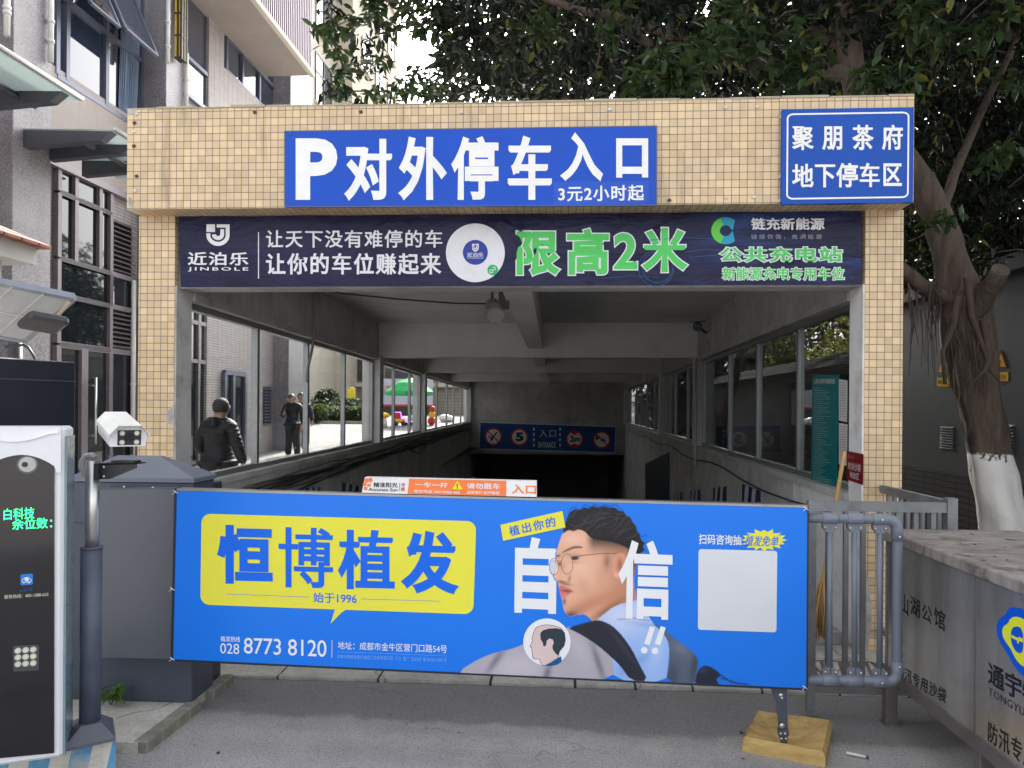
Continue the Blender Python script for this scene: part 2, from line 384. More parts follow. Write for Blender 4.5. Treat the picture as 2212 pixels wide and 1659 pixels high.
def conc(name, c, joint=None, crack=True, moss=0.0, rough=.9):
    t = NT(name); a = t.noise(1.7, 7, .7); b = t.noise(40, 4, .7)
    base = t.mix(t.ramp(a, [(.3, 0.), (.72, 1.)]), tuple(k * .62 for k in c), tuple(min(1, k * 1.18) for k in c))
    base = t.mix(t.math('MULTIPLY', t.ramp(b, [(.38, 1.), (.52, 0.)]), .5), base, tuple(k * .5 for k in c))
    if moss: base = t.mix(t.math('MULTIPLY', t.ramp(t.noise(5, 5, .7), [(.5, 0.), (.7, 1.)]), moss), base, (.12, .12, .05))
    if crack:
        vo = t.n('ShaderNodeTexVoronoi', feature='DISTANCE_TO_EDGE'); vo.inputs['Scale'].default_value = .8; vo.inputs['Randomness'].default_value = 1
        wv = t.n('ShaderNodeVectorMath', operation='ADD'); t.l(t.pos(), wv.inputs[0]); nz = t.n('ShaderNodeTexNoise'); nz.inputs['Scale'].default_value = 2; t.l(t.pos(), nz.inputs['Vector']); t.l(nz.outputs['Color'], wv.inputs[1])
        t.l(wv.outputs[0], vo.inputs['Vector']); base = t.mix(t.math('MULTIPLY', t.n_smooth(vo.outputs['Distance'], .012, .002), .7), base, tuple(k * .3 for k in c))
    t.col(base).set(rough, 0, .3); t.bump(b, .5, .005); return t.mat
CONC = conc('worn_concrete', (.56, .535, .48), moss=.35)
YARD = conc('pale_yard_concrete', (.30, .295, .285))
KERBC = conc('kerb_stone', (.27, .26, .22), moss=.5, crack=False)
SOIL = conc('bare_ground', (.10, .09, .075), crack=False)
mb = MB()                                                          # one sheet to the horizon, open over the ramp
X0, X1, Y0, Y1 = -3.1, 2.95, 5.6, 44.0
B_ = 400.0
for a, b, c, d in ((-B_, -B_, B_, Y0), (-B_, Y1, B_, B_), (-B_, Y0, X0, Y1), (X1, Y0, B_, Y1)):
    mb.quad((a, b, -.012), (c, b, -.012), (c, d, -.012), (a, d, -.012))
struct('ground', mb, SOIL)
mb = MB(); mb.quad((-40, -40, 0), (40, -40, 0), (40, 4.2, 0), (-40, 4.26, 0)); struct('road', mb, ASPH)
mb = MB()                                                          # apron of stone blocks with open joints
xs = [-2.3, -1.62, -1.02, -.36, .13, .475, .80, 1.19, 1.62, 2.0, 2.6, 3.3, 4.4]
for i in range(len(xs) - 1): mb.box((xs[i] + .008, 4.262 - .002 * (i % 2), -.1), (xs[i + 1] - .008, 5.58, .008 + .003 * ((i * 7) % 3)), 0)
mb.box((-2.3, 4.27, -.12), (4.4, 5.585, -.004), 1)
struct('apron_pavement', mb, [CONC, mat('mossy_joint', (.05, .07, .025), .95)])
def gz(y): return .006 + .017 * min(16, max(0, y - 4.0)) + .06 * min(14, max(0, y - 20))
mb = MB()
for a, b in ((4.3, 20), (20, 34), (34, 90)): mb.quad((-60, a, gz(a)), (-2.86 - .034 * (min(a, 34) - 4.3) * 1.0, a, gz(a)), (-2.86 - .034 * (min(b, 34) - 4.3) if b < 50 else 40, b, gz(b)), (-60, b, gz(b)))
struct('yard_path', mb, YARD)
mb = MB(); mb.quad((2.5, 4.3, -.002), (30, 4.3, -.002), (30, 60, -.002), (3.2, 60, -.002)); struct('side_path', mb, conc('dark_paving', (.14, .13, .115)))
mb = MB()                                                          # raised island, left of the lane
i0, i1, i2 = PZ(.05).at(490, 1457), PZ(.05).at(297, 1604), PZ(.05).at(250, 1604)
mb.prism([(i0.x, i0.y, .05), (i1.x, i1.y, .05), (i2.x - .02, i2.y, .05), (-6, i2.y, .05), (-6, 4.9, .05), (i0.x - .3, 4.9, .05), (i0.x - .3, i0.y + .05, .05)], (0, 0, -.1))
struct('kerb_island', mb, CONC)
mb = MB()
for k in range(7):
    a = Vector((i1.x, i1.y, 0)).lerp(Vector((i0.x, i0.y, 0)), k / 7 + .004); b = Vector((i1.x, i1.y, 0)).lerp(Vector((i0.x, i0.y, 0)), (k + 1) / 7 - .004)
    if k == 4: continue
    d = (b - a).normalized(); n = Vector((d.y, -d.x, 0)); mb.obox((a + b) / 2 + Vector((0, 0, .005)) + n * .012, (b - a) / 2, n * .035, (0, 0, .052), 0, .008)
struct('kerb', mb, KERBC)
# ------------------------------------------------------------------ ramp entrance building
LX = lambda y: -2.66 - .032 * (y - 5.39)
RX = lambda y: 2.056 + .032 * (y - 5.30)
LW = Pl((-2.66, 5.39, 0), (1, .032, 0)); RW = Pl((2.056, 5.30, 0), (-1, .032, 0))
Z_S, Z_H, Z_C, Z_B = 1.025, 2.425, 2.975, 2.42
ent = thing('ramp_entrance', 'cream tiled portal and windowed grey shelter over the car park ramp', 'ramp entrance', (-.3, 5.03, 0))
mb = MB(); mb.box((-2.91, 4.85, 2.932), (2.28, 5.25, 3.612)); fascia = part('fascia', mb, TILE, ent)
mb = MB()                                                           # crumbling mortar cap along the parapet top
xq = -2.92
while xq < 2.27:
    l_ = random.uniform(.12, .4); x2 = min(xq + l_, 2.285); h = random.uniform(.004, .020); mb.box((xq, 4.842 + random.uniform(0, .006), 3.608), (x2 - .004, 5.26, 3.612 + h), 0, .004); xq = x2
part('parapet_cap', mb, mat('mortar', (.40, .34, .25), .95, bump=.6, bsc=70), fascia)
for sx, (xa, xb, yb) in (('l', (-2.928, -2.668, 5.235)), ('r', (2.057, 2.302, 5.235))):
    mb = MB(); mb.box((xa, 5.03, -.05), (xb, yb, 2.931)); pil = part('pillar', mb, TILE, ent)
    mb = MB()
    if sx == 'l': mb.box((xb - .002, 5.036, -.05), (xb + .012, yb + .02, 2.44)); part('jamb_lining', mb, PLASTER, pil)
    else: mb.box((xa - .012, 5.036, -.05), (xa + .002, yb + .02, 2.44)); part('jamb_lining', mb, WHITEP, pil)
mb = MB(); mb.box((-2.666, 5.09, 2.432), (2.055, 5.262, 2.931)); part('lintel', mb, PLASTER, ent)
mb = MB(); mb.prism([(-2.88, 5.252, 2.976), (2.26, 5.252, 2.976), (RX(30) + .25, 30.6, 2.976), (LX(30) - .25, 30.6, 2.976)], (0, 0, .22)); part('roof_slab', mb, CEILP, ent)
YE = 30.0; BAYS = [5.28, 11.9, 17.0, YE]; BEAMS = [11.9, 17.0, 22.6]
for sgn, FX in ((-1, LX), (1, RX)):
    nm = 'side_wall'
    mb = MB()
    for z0, z1, ya, yb in ((-4.2, Z_S - .05, 5.27, 46.0), (Z_H + .0, Z_C, 5.27, YE)):
        xa, xb = FX(ya), FX(yb); t_ = .2 * sgn
        mb.prism([(xa, ya, z0), (xb, yb, z0), (xb + t_, yb, z0), (xa + t_, ya, z0)], (0, 0, z1 - z0))
    part(nm, mb, DKWALL if sgn > 0 else DKWALL, ent)
    mb = MB()
    xa, xb = FX(5.27), FX(YE); t_ = .24 * sgn
    mb.prism([(xa - .03 * sgn, 5.27, Z_S - .05), (xb - .03 * sgn, YE, Z_S - .05), (xb + t_, YE, Z_S - .05), (xa + t_, 5.27, Z_S - .05)], (0, 0, .05))
    mb.prism([(xa - .022 * sgn, 5.27, Z_H - .06), (xb - .022 * sgn, YE, Z_H - .06), (xb + t_ * .8, YE, Z_H - .06), (xa + t_ * .8, 5.27, Z_H - .06)], (0, 0, .058))
    part('sill_band', mb, PLASTER, ent)
    for yb in BAYS[1:3] + [YE - .12]:
        mb = MB(); mb.box((FX(yb) - .05 * sgn, yb - .13, Z_S), (FX(yb) + .24 * sgn, yb + .13, Z_B + .02)); part('column', mb, CEILP, ent)
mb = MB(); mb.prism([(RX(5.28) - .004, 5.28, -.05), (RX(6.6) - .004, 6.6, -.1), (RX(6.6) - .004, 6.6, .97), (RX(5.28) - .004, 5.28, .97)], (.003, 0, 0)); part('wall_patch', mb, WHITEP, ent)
for yb in BEAMS:
    mb = MB(); mb.box((LX(yb) - .05, yb, Z_B), (RX(yb) + .05, yb + .3, Z_C + .01)); part('cross_beam', mb, CEILP, ent)
c0 = DD(1156, 752, 11.75)
for ya, yb in ((5.27, 11.898), (12.202, 16.998), (17.302, 22.598), (22.902, YE)):
    mb = MB(); x_ = c0.x; mb.box((x_ - .12, ya, 2.56), (x_ + .12, yb, Z_C + .01)); part('ridge_beam', mb, CEILP, ent)
mb = MB(); mb.box((LX(YE) - .05, YE, -.12), (RX(YE) + .05, YE + .3, Z_C + .01)); part('end_wall', mb, DKWALL, ent)
mb = MB()
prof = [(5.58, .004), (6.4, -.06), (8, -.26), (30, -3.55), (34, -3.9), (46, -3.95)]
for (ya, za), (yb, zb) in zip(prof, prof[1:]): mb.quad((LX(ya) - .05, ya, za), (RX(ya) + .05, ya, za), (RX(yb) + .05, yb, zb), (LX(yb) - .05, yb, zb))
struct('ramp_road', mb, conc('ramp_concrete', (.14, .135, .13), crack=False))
mb = MB(); mb.box((-4.2, 46.0, -4.5), (4, 46.3, 0)); mb.box((-4.2, 30.32, -.3), (4, 46.3, -.02)); part('lower_hall', mb, DKWALL, ent)
def window_row(W, FX, sgn, ya, yb, muls, gl):
    """one framed window of a bay: frame with mullions, a pane between each pair"""
    ys = [ya] + muls + [yb]; off = .09 * sgn
    mb = MB()
    def P(y, z, o=0.0): return Vector((FX(y) + off + o * sgn, y, z))
    d = (P(yb, 0) - P(ya, 0)).normalized(); nrm = Vector((sgn, 0, 0))
    for z in (Z_S + .022, Z_H - .06 - .022): mb.bar(P(ya, z), P(yb, z), .07, .044, 0, (0, 0, 1), .004)
    for i, y in enumerate(ys):
        yy = min(max(y, ya + .022), yb - .022); k = .042 if 0 < i < len(ys) - 1 else .034
        mb.obox(P(yy, (Z_S + Z_H) / 2 - .03), d * (k / 2 + .006), nrm * .03, Vector((0, 0, (Z_H - Z_S) / 2 - .035)), 0, .004)
    wdw = part('window', mb, ALU, ent)
    mb = MB()
    for a, b in zip(ys, ys[1:]):
        mb.obox((P(a, (Z_S + Z_H) / 2 - .03) + P(b, (Z_S + Z_H) / 2 - .03)) / 2, (P(b, 0) - P(a, 0)) / 2 * .97, nrm * .003, Vector((0, 0, (Z_H - Z_S) / 2 - .07)))
    part('pane', mb, gl, wdw); return wdw
ly = lambda x: LW.off(-.09).at(x, 882).y
ry = lambda x: RW.off(-.09).at(x, 882).y
window_row(LW, LX, -1, 5.285, 11.76, [ly(551.5), ly(661), ly(741)], CLEAR)
window_row(LW, LX, -1, 12.04, 16.86, [ly(849.5), ly(884)], CLEAR)
window_row(LW, LX, -1, 17.14, 29.7, [ly(942.5), ly(964.5), ly(979.5), ly(995)], CLEAR)
window_row(RW, RX, 1, 5.285, 11.76, [ry(1728.5), ry(1639.5), ry(1578)], SMOKE)
window_row(RW, RX, 1, 12.04, 16.86, [ry(1487), ry(1460)], SMOKE)
window_row(RW, RX, 1, 17.14, 29.7, [ry(1415), ry(1399), ry(1386), ry(1375)], SMOKE)
# ------------------------------------------------------------------ signs on the portal
def vinyl(name, c, rough=.35, var=.08, bump=0.0, spec=.25):
    return mat(name, c, rough, spec=spec, var=var, sc=2.5, bump=bump, bsc=9)
FA = PY(4.85)
SIGNBLUE = vinyl('sign_blue', lin(10, 74, 184), .34); PATCHBLUE = vinyl('patch_blue', lin(34, 84, 190), .35); ROADBLUE = vinyl('road_sign_blue', lin(2, 72, 165), .32)
STEELEDGE = mat('sign_edge', (.10, .11, .14), .4, .5)
LETW = mat('white_lettering', (.80, .80, .79), .5, var=.05, sc=14)
p = FA.off(.03)
s1 = thing('parking_sign', 'long blue sign with a big white P and the car park entrance in Chinese', 'sign', (-.5, 4.83, 2.95))
q = ((615, 283.5), (1418.5, 272), (1418.5, 443), (615, 447))
mb = MB(); slab(mb, p, q, .027); part('sign_panel', mb, SIGNBLUE, s1)
mb = MB(); pline(mb, p, q, 2.0, 0, .001, True); part('edge_trim', mb, STEELEDGE, s1)
mb = MB()
for ch, b, wt in (('P', (639, 299, 729, 432), .04), ('对', (745.5, 300, 847, 432), .035), ('外', (863, 296, 964, 432), .035), ('停', (975.5, 295, 1077, 432), .03), ('车', (1097, 294, 1192, 432), .035), ('入', (1212, 288, 1302, 390), .035), ('口', (1331, 299, 1400, 384), .04)):
    letter(mb, p, ch, b, wt, 0, .0022)
part('lettering', mb, LETW, s1)
pp = p.off(.001); mb = MB(); ppoly(mb, pp, ((1196, 393), (1402, 391), (1402, 440), (1196, 443)), 0, .0004); pt = part('price_patch', mb, PATCHBLUE, s1)
mb = MB(); letter(mb, pp, '3元2小时起', ((1206, 402), (1391, 399), (1391, 433.5), (1206, 436)), .022, 0, .002, 1.12); part('price_lettering', mb, LETW, pt)
for x, y in ((628, 291), (629, 438), (1404, 277), (1399, 436)): mb = MB(); mb.sphere(tuple(p.at(x, y, .001)), .006, 8, 5); part('screw', mb, STEELEDGE, s1)
p = FA.off(.035)
s2 = thing('tea_house_sign', 'square blue sign with rounded white border for the underground parking area', 'sign', (1.83, 4.82, 2.92))
q = ((1690, 236), (1974, 231.5), (1972, 437), (1688.5, 441))
mb = MB(); slab(mb, p, q, .03); part('sign_panel', mb, ROADBLUE, s2)
def inq(q, u, v):
    A, B, D_, E_ = [Vector(k) for k in q]; return (A * (1 - u) + B * u) * (1 - v) + (E_ * (1 - u) + D_ * u) * v
mb = MB(); r = rrect(.040, .055, .960, .945, .045)
r = [inq(q, u if .09 < u < .91 else u, v) for u, v in r]; pline(mb, p, [(k.x, k.y) for k in r], 3.6, 0, .0015, True); part('border', mb, LETW, s2)
for row in ((('聚', (1711, 273, 1757, 324.5)), ('朋', (1776, 273, 1819, 324)), ('茶', (1841, 270, 1886.5, 324.5)), ('府', (1905, 269.5, 1950, 324))), (('地', (1711, 354, 1757, 405)), ('下', (1760, 355.5, 1804, 405)), ('停', (1806, 352, 1853, 405)), ('车', (1856.5, 352, 1900, 404.5)), ('区', (1908, 353, 1948, 402)))):
    mb = MB()
    for ch, b in row: letter(mb, p, ch, b, .024, 0, .002)
    part('lettering', mb, LETW, s2)
# ---- banner under the fascia
def banner_mat():
    t = NT('banner_vinyl'); a = t.noise(2.0, 5, .6); sp = t.n('ShaderNodeSeparateXYZ'); t.l(t.pos(), sp.inputs[0])
    base = t.mix(t.ramp(a, [(.3, 0.), (.75, 1.)]), (.008, .009, .034), (.020, .021, .066))
    bl = t.math('MULTIPLY', t.n_smooth(sp.outputs[0], .6, 1.4), t.ramp(t.noise(1.0, 5, .65, t.scale((1.2, 1, 7))), [(.5, 0.), (.66, 1.)]))
    base = t.mix(t.math('MULTIPLY', bl, .8), base, (.022, .055, .19))
    t.col(base).set(.28, 0, .2)
    sc_ = t.n('ShaderNodeTexBrick'); sc_.inputs['Scale'].default_value = 1; sc_.inputs['Brick Width'].default_value = .05; sc_.inputs['Row Height'].default_value = .05; sc_.inputs['Mortar Size'].default_value = .003; sc_.offset = 0
    cv = t.n('ShaderNodeCombineXYZ'); t.l(sp.outputs[0], cv.inputs[0]); t.l(sp.outputs[2], cv.inputs[1]); t.l(cv.outputs[0], sc_.inputs['Vector'])
    wr = t.noise(1.0, 4, .7, t.scale((2.2, 1, 5.5)), 1.6)
    t.bump(t.math('MULTIPLY_ADD', sc_.outputs['Fac'], -.05, wr), .55, .03); return t.mat
BAN = banner_mat()
YB = 5.045
pb = PY(YB)
bn = thing('entrance_banner', 'creased dark navy vinyl banner with white and green Chinese lettering under the fascia', 'banner', (-.3, YB, 2.43))
# a sheet with real creases: gathers near the top and round the green characters
def bdep(x, z):
    u = x + 2.64; v = z - 2.43
    d = .0035 * math.sin(7 * u + 3 * v) + .003 * math.sin(19 * u - 9 * v + 1.3) * (v / .5)
    for cx_, cz_, dx, dz, amp, wd in CRE:
        a = (x - cx_) * -dz + (z - cz_) * dx; b = (x - cx_) * dx + (z - cz_) * dz
        if 0 < b < 1: d += amp * math.exp(-(a / wd) ** 2) * math.sin(math.pi * b) ** .6
    return d
CRE = []
for k in range(44):
    cx_ = random.choice([random.uniform(-.65, .75), random.uniform(-2.6, 2.0)]); cz_ = random.choice([2.9, random.uniform(2.45, 2.9)]); an = random.uniform(-1.1, 1.1) - math.pi / 2 + random.choice([0, 0, math.pi]); L = random.uniform(.15, .38)
    CRE.append((cx_, cz_, math.cos(an) / L * 1.0, math.sin(an) / L * 1.0, random.uniform(.005, .011) * random.choice([1, 1, -1]), .05))
for i, c in enumerate(CRE):
    n = math.hypot(c[2], c[3]); CRE[i] = (c[0], c[1], c[2], c[3], c[4], .026 * n)
tl, tr, br_, bl_ = pb.at(386, 468), pb.at(1861, 455.5), pb.at(1861, 615), pb.at(390, 620.5)
NX, NZ = 420, 60
vs = []
for j in range(NZ + 1):
    for i in range(NX + 1):
        u, v = i / NX, j / NZ; q_ = (tl * (1 - u) + tr * u) * (1 - v) + (bl_ * (1 - u) + br_ * u) * v
        q_ = q_ + Vector((0, 0, .004 * math.sin(u * 41) * (1 if v < .02 else 0)))
        vs.append((q_.x, YB - max(0, bdep(q_.x, q_.z)), q_.z))
mb = MB(); mb.add(vs, [(j * (NX + 1) + i, (j + 1) * (NX + 1) + i, (j + 1) * (NX + 1) + i + 1, j * (NX + 1) + i + 1) for j in range(NZ) for i in range(NX)], 0, True)
part('banner_sheet', mb, BAN, bn)
def drape(mb):
    """lay prints on the creased sheet"""
    k = []
    for x, y, z in mb.v: k.append((x, YB - max(0, bdep(x, z)) - (YB - y) - .0022, z))
    mb.v = k; return mb
BW = vinyl('banner_white', (.72, .72, .75), .3); GRN = vinyl('banner_green', lin(82, 196, 96), .3); TEALG = vinyl('logo_teal', lin(30, 150, 185), .3); LGRN = vinyl('logo_green', lin(96, 196, 70), .3)
BPR = vinyl('banner_blue_disc', lin(38, 58, 150), .3); DGRN = vinyl('badge_green', lin(30, 170, 100), .3); DIM = vinyl('banner_dim', (.30, .30, .36), .35); DKN = BAN
def shield(mb, pl, x0, y0, x1, y1, m, lift=.002):
    W, Hh = x1 - x0, y1 - y0; X = lambda u: x0 + u * W; Y_ = lambda v: y0 + v * Hh
    ppoly(mb, pl, [(X(0), Y_(0)), (X(.37), Y_(0)), (X(.37), Y_(.36)), (X(0), Y_(.36))], m, lift)
    pts = [(X(0), Y_(.42))]; r0 = []
    a = [math.radians(180 - 180 * k / 16) for k in range(17)]
    out = [(X(.5 + .5 * math.cos(t)), Y_(.5 + .5 * math.sin(t))) for t in a]; inn = [(X(.5 + .33 * math.cos(t)), Y_(.5 + .31 * math.sin(t))) for t in a]
    ring = [(X(0), Y_(.42))] + out + [(X(1), Y_(0)), (X(.60), Y_(0)), (X(.60), Y_(.17)), (X(.83), Y_(.17))] + inn[::-1] + [(X(.17), Y_(.42))]
    for i in range(len(a) - 1): ppoly(mb, pl, [out[i], out[i + 1], inn[i + 1], inn[i]], m, lift)
    ppoly(mb, pl, [(X(0), Y_(.42)), (X(.17), Y_(.42)), inn[0], out[0]], m, lift)
    ppoly(mb, pl, [(X(.83), Y_(0)), (X(1), Y_(0)), out[-1], inn[-1]], m, lift); ppoly(mb, pl, [(X(.44), Y_(0)), (X(.83), Y_(0)), (X(.83), Y_(.15)), (X(.44), Y_(.15))], m, lift)
    i2 = [(X(.5 + .26 * math.cos(t)), Y_(.48 + .25 * math.sin(t))) for t in a]; i3 = [(X(.5 + .09 * math.cos(t)), Y_(.46 + .08 * math.sin(t))) for t in a]
    for i in range(len(a) - 1): ppoly(mb, pl, [i2[i], i2[i + 1], i3[i + 1], i3[i]], m, lift)
    ppoly(mb, pl, [(X(.60), Y_(.22)), (X(.76), Y_(.22)), i2[-1], i3[-1]], m, lift)
mb = MB(); shield(mb, pb, 447, 485, 496.5, 531.5, 0)
letter(mb, pb, '近泊乐', (407, 545, 537, 573.5), .022, 0, .002, 1.12); letter(mb, pb, 'JINBOLE', (407, 577.5, 537, 587), .02, 0, .002, 1.35)
part('logo', drape(mb), BW, bn)
mb = MB()
for k in range(10): ppoly(mb, pb, [(558, 502 + 10 * k), (560, 502 + 10 * k), (560, 512 + 10 * k), (558, 512 + 10 * k)])
part('divider', drape(mb), BW, bn)
mb = MB(); letter(mb, pb, '让天下没有难停的车', (575, 497, 956, 535.5), .016, 0, .002, 1.12); letter(mb, pb, '让你的车位赚起来', (575, 547, 953, 593.5), .024, 0, .002, 1.14); part('slogan_lettering', drape(mb), BW, bn)
mb = MB(); pdisc(mb, pb, 1027, 546.5, 63.5, 0, .0016, 64, 16); dsc = part('white_disc', drape(mb), BW, bn)
mb = MB(); pdisc(mb, pb, 1027, 545.5, 27, 0, .0028); pdisc(mb, pb, 1064.5, 583.5, 11.5, 1, .0028)
shield(mb, pb, 1020, 527, 1034.5, 544, 2, .004); letter(mb, pb, '近泊乐', (1009, 546, 1044.5, 555.5), .02, 2, .004); letter(mb, pb, 'JINBOLE', (1009.5, 556.5, 1044, 560), .02, 2, .004, 1.3)
pline(mb, pb, circ(1061, 586.5, 3.2, 14, 40, 330), 1.6, 2, .004); pline(mb, pb, circ(1067, 580.5, 3.2, 14, 220, 510), 1.6, 2, .004); pline(mb, pb, [(1064, 584), (1064, 589)], 1.5, 2, .0041)
part('badge', drape(mb), [BPR, DGRN, BW], dsc)
mb = MB()
for ch, b in (('限', (1116, 500, 1207, 594)), ('高', (1225, 495, 1315, 594)), ('2', (1326, 504, 1376, 582)), ('米', (1389, 493, 1483, 588))): letter(mb, pb, ch, b, .036 if ch != '2' else .03, 0, .0028, rim=(1, .026))
part('height_limit_lettering', drape(mb), [GRN, BW], bn)
mb = MB()
a = [math.radians(k) for k in range(50, 315, 10)]; R_ = lambda t, r: (1567 + r * math.cos(t), 499 + r * .95 * math.sin(t))
for t0_, t1_ in zip(a, a[1:]):
    ppoly(mb, pb, [R_(t0_, 31), R_(t1_, 31), R_(t1_, 12.5), R_(t0_, 12.5)], 1 if 100 < math.degrees(t0_) < 245 else 0)
ppoly(mb, pb, [R_(a[0], 31), R_(a[0], 12.5), (1582, 499)], 0); ppoly(mb, pb, [R_(a[-1], 31), R_(a[-1], 12.5), (1582, 499)], 0)
part('arrow_emblem', drape(mb), [TEALG, LGRN], bn)
mb = MB(); letter(mb, pb, '链充新能源', (1622, 471, 1780.5, 497), .032, 0, .002, 1.05); letter(mb, pb, '链接你我，充满能量', (1622, 506.5, 1775, 517), -.005, 1, .002, 1.5)
letter(mb, pb, '公共充电站', (1555, 534, 1818, 566), .03, 2, .0028, 1.16, 0, (0, .055)); letter(mb, pb, '新能源充电专用车位', (1560, 578, 1823, 605), .022, 2, .0028, 1.02, 0, (0, .055))
part('charging_lettering', drape(mb), [BW, DIM, GRN], bn)
mb = MB()
for cx_, cy_, r, a0, a1 in ((1417, 580, 38, 0, 360), (1420, 578, 33, 0, 360)): pline(mb, pb, circ(cx_, cy_, r, 40, a0, a1), 1.4, 0, .0012)
for y_, a_, b_ in ((520, 1395, 1545), (545, 1480, 1560), (556, 1490, 1640), (602, 1300, 1420)): pline(mb, pb, [(a_, y_), ((a_ + b_) / 2, y_ - 6), (b_, y_ - 3)], 1.2, 0, .0012)
part('circuit_print', drape(mb), vinyl('circuit_blue', (.03, .08, .22), .35), bn)
# ---- the dark sign at the end of the ramp
pe = PY(29.9)
es = thing('ramp_sign', 'unlit blue sign board with traffic symbols hung across the end of the ramp', 'sign', (.2, 29.9, -.1))
q = ((1037, 912), (1330, 922), (1328.5, 978), (1035.5, 969.5))
mb = MB(); slab(mb, pe, q, .08); part('sign_panel', mb, vinyl('deep_blue', lin(16, 70, 130), .4), es)
SW = vinyl('sign_white', (.70, .70, .68)); SR = vinyl('sign_red', lin(190, 40, 40)); SK = vinyl('sign_black', (.02, .02, .02))
mb = MB()
pline(mb, pe, q, 1.3, 0, .004, True)
for cx_, cy_ in ((1066, 943), (1122, 944), (1241, 948), (1300, 950)): ppoly(mb, pe, circ(cx_, cy_, 19), 1, .006); ppoly(mb, pe, circ(cx_, cy_, 15.5), 0, .010)
letter(mb, pe, '5', (1114, 934, 1131, 953), .05, 2, .014); letter(mb, pe, '2m', (1231, 942, 1254, 954.5), .04, 2, .014)
ppoly(mb, pe, [(1229, 931), (1253, 931), (1241, 940)], 1, .015); ppoly(mb, pe, [(1229, 965), (1253, 965), (1241, 957)], 1, .015)
letter(mb, pe, '入口', (1165, 928, 1201, 944.5), .0, 0, .008, 1.2); letter(mb, pe, 'ENTRANCE', (1163, 955, 1200, 967), .01, 0, .008)
for x in (1153.5, 1210):
    for k in range(4): ppoly(mb, pe, [(x - 2, 924 + k * 11.5), (x + 1.5, 924 + k * 11.5), (x + 1.5, 930 + k * 11.5), (x - 2, 930 + k * 11.5)], 0, .008)
pline(mb, pe, [(1060, 952), (1073, 934)], 3.2, 2, .013); pline(mb, pe, [(1056, 942), (1064, 950), (1062, 938)], 2.5, 2, .013); pline(mb, pe, [(1055, 933), (1077, 954)], 2.6, 1, .016)
pline(mb, pe, [(1290, 944), (1308, 952)], 2.5, 2, .013); ppoly(mb, pe, [(1287, 938), (1294, 947), (1287, 952)], 2, .014); pline(mb, pe, circ(1302, 951, 4.5, 16, ry=2.6), 1.3, 2, .0135); pline(mb, pe, [(1289, 938), (1311, 961)], 2.6, 1, .016)
part('symbols', mb, [SW, SR, SK], es)
# ---- jamb sign, notices
pj = PX(2.045, -1).off(.003)
rs = thing('sandbag_sign', 'small dark red sign for the flood sandbag store on the white jamb', 'sign', (2.04, 5.15, 1.1))
q = ((1829, 974), (1864.5, 981), (1863.5, 1047.5), (1828.5, 1036))
mb = MB(); slab(mb, pj, q, .0025); part('sign_panel', mb, vinyl('maroon', lin(125, 24, 32), .3), rs)
mb = MB(); letter(mb, pj, '防洪沙袋', ((1833, 998), (1859.5, 1003), (1859.5, 1021), (1833, 1013)), .012, 0, .001); letter(mb, pj, '堆放区', ((1836, 1018), (1856, 1023), (1856, 1038), (1836, 1031.5)), .012, 0, .001)
pline(mb, pj, circ(1835, 986, 2.2, 14), .8, 1, .001); letter(mb, pj, '通宇物业', ((1838.5, 985), (1846, 986.5), (1846, 990.5), (1838.5, 989)), .0, 1, .001); part('lettering', mb, [SW, vinyl('gold', lin(190, 150, 90))], rs)
pw = RW.off(-.04)
tb = thing('notice_board', 'tall teal notice board full of small print behind the side window', 'notice board', tuple(pw.at(1782, 1060)))
q = ((1755, 810), (1810, 810), (1804, 1068), (1751.5, 1046))
mb = MB(); slab(mb, pw, q, .012); part('board_panel', mb, vinyl('teal', lin(0, 106, 108), .4), tb)
mb = MB(); letter(mb, pw, '山湖公馆停车管理制度', ((1759, 818), (1804, 818), (1804, 829), (1759, 829)), .012, 0, .002)
y = 838.0
while y < 1040:
    ln = random.uniform(.35, .95)
    k = (y - 810) / 240; x0 = 1759 - 3 * k; x1 = x0 + 42 * ln; dy = 7 * max(0, k - .1)
    ppoly(mb, pw, [(x0, y), (x1, y + dy * ln), (x1, y + dy * ln + 1.4), (x0, y + 1.4)], 1, .002); y += 4.6
part('print', mb, [SW, vinyl('pale_teal', (.18, .36, .36))], tb)
for (y0, y1, y2, y3) in ((819, 822, 912, 908), (914, 917, 1006, 1003)):
    mb = MB(); ppoly(mb, pw, [(1813, y0), (1831, y1), (1830, y2), (1813, y3)], 0, .003)
    for k in range(14): ppoly(mb, pw, [(1815, y0 + 6 + k * 5.6), (1828, y0 + 7.5 + k * 5.6), (1828, y0 + 9 + k * 5.6), (1815, y0 + 7.5 + k * 5.6)], 1, .004)
    mb.prism([pw.at(x, y_) for x, y_ in ((1813, y0), (1831, y1), (1830, y2), (1813, y3))], pw.n * .001, 0)
    solo('paper_notice', mb, [mat('paper', (.62, .61, .58), .8), vinyl('grey_print', (.25, .25, .25))], 'sheet of white printed paper beside the teal board, ' + ('upper of the two' if y0 < 900 else 'lower of the two'), 'notice', 'paper notices by the jamb')
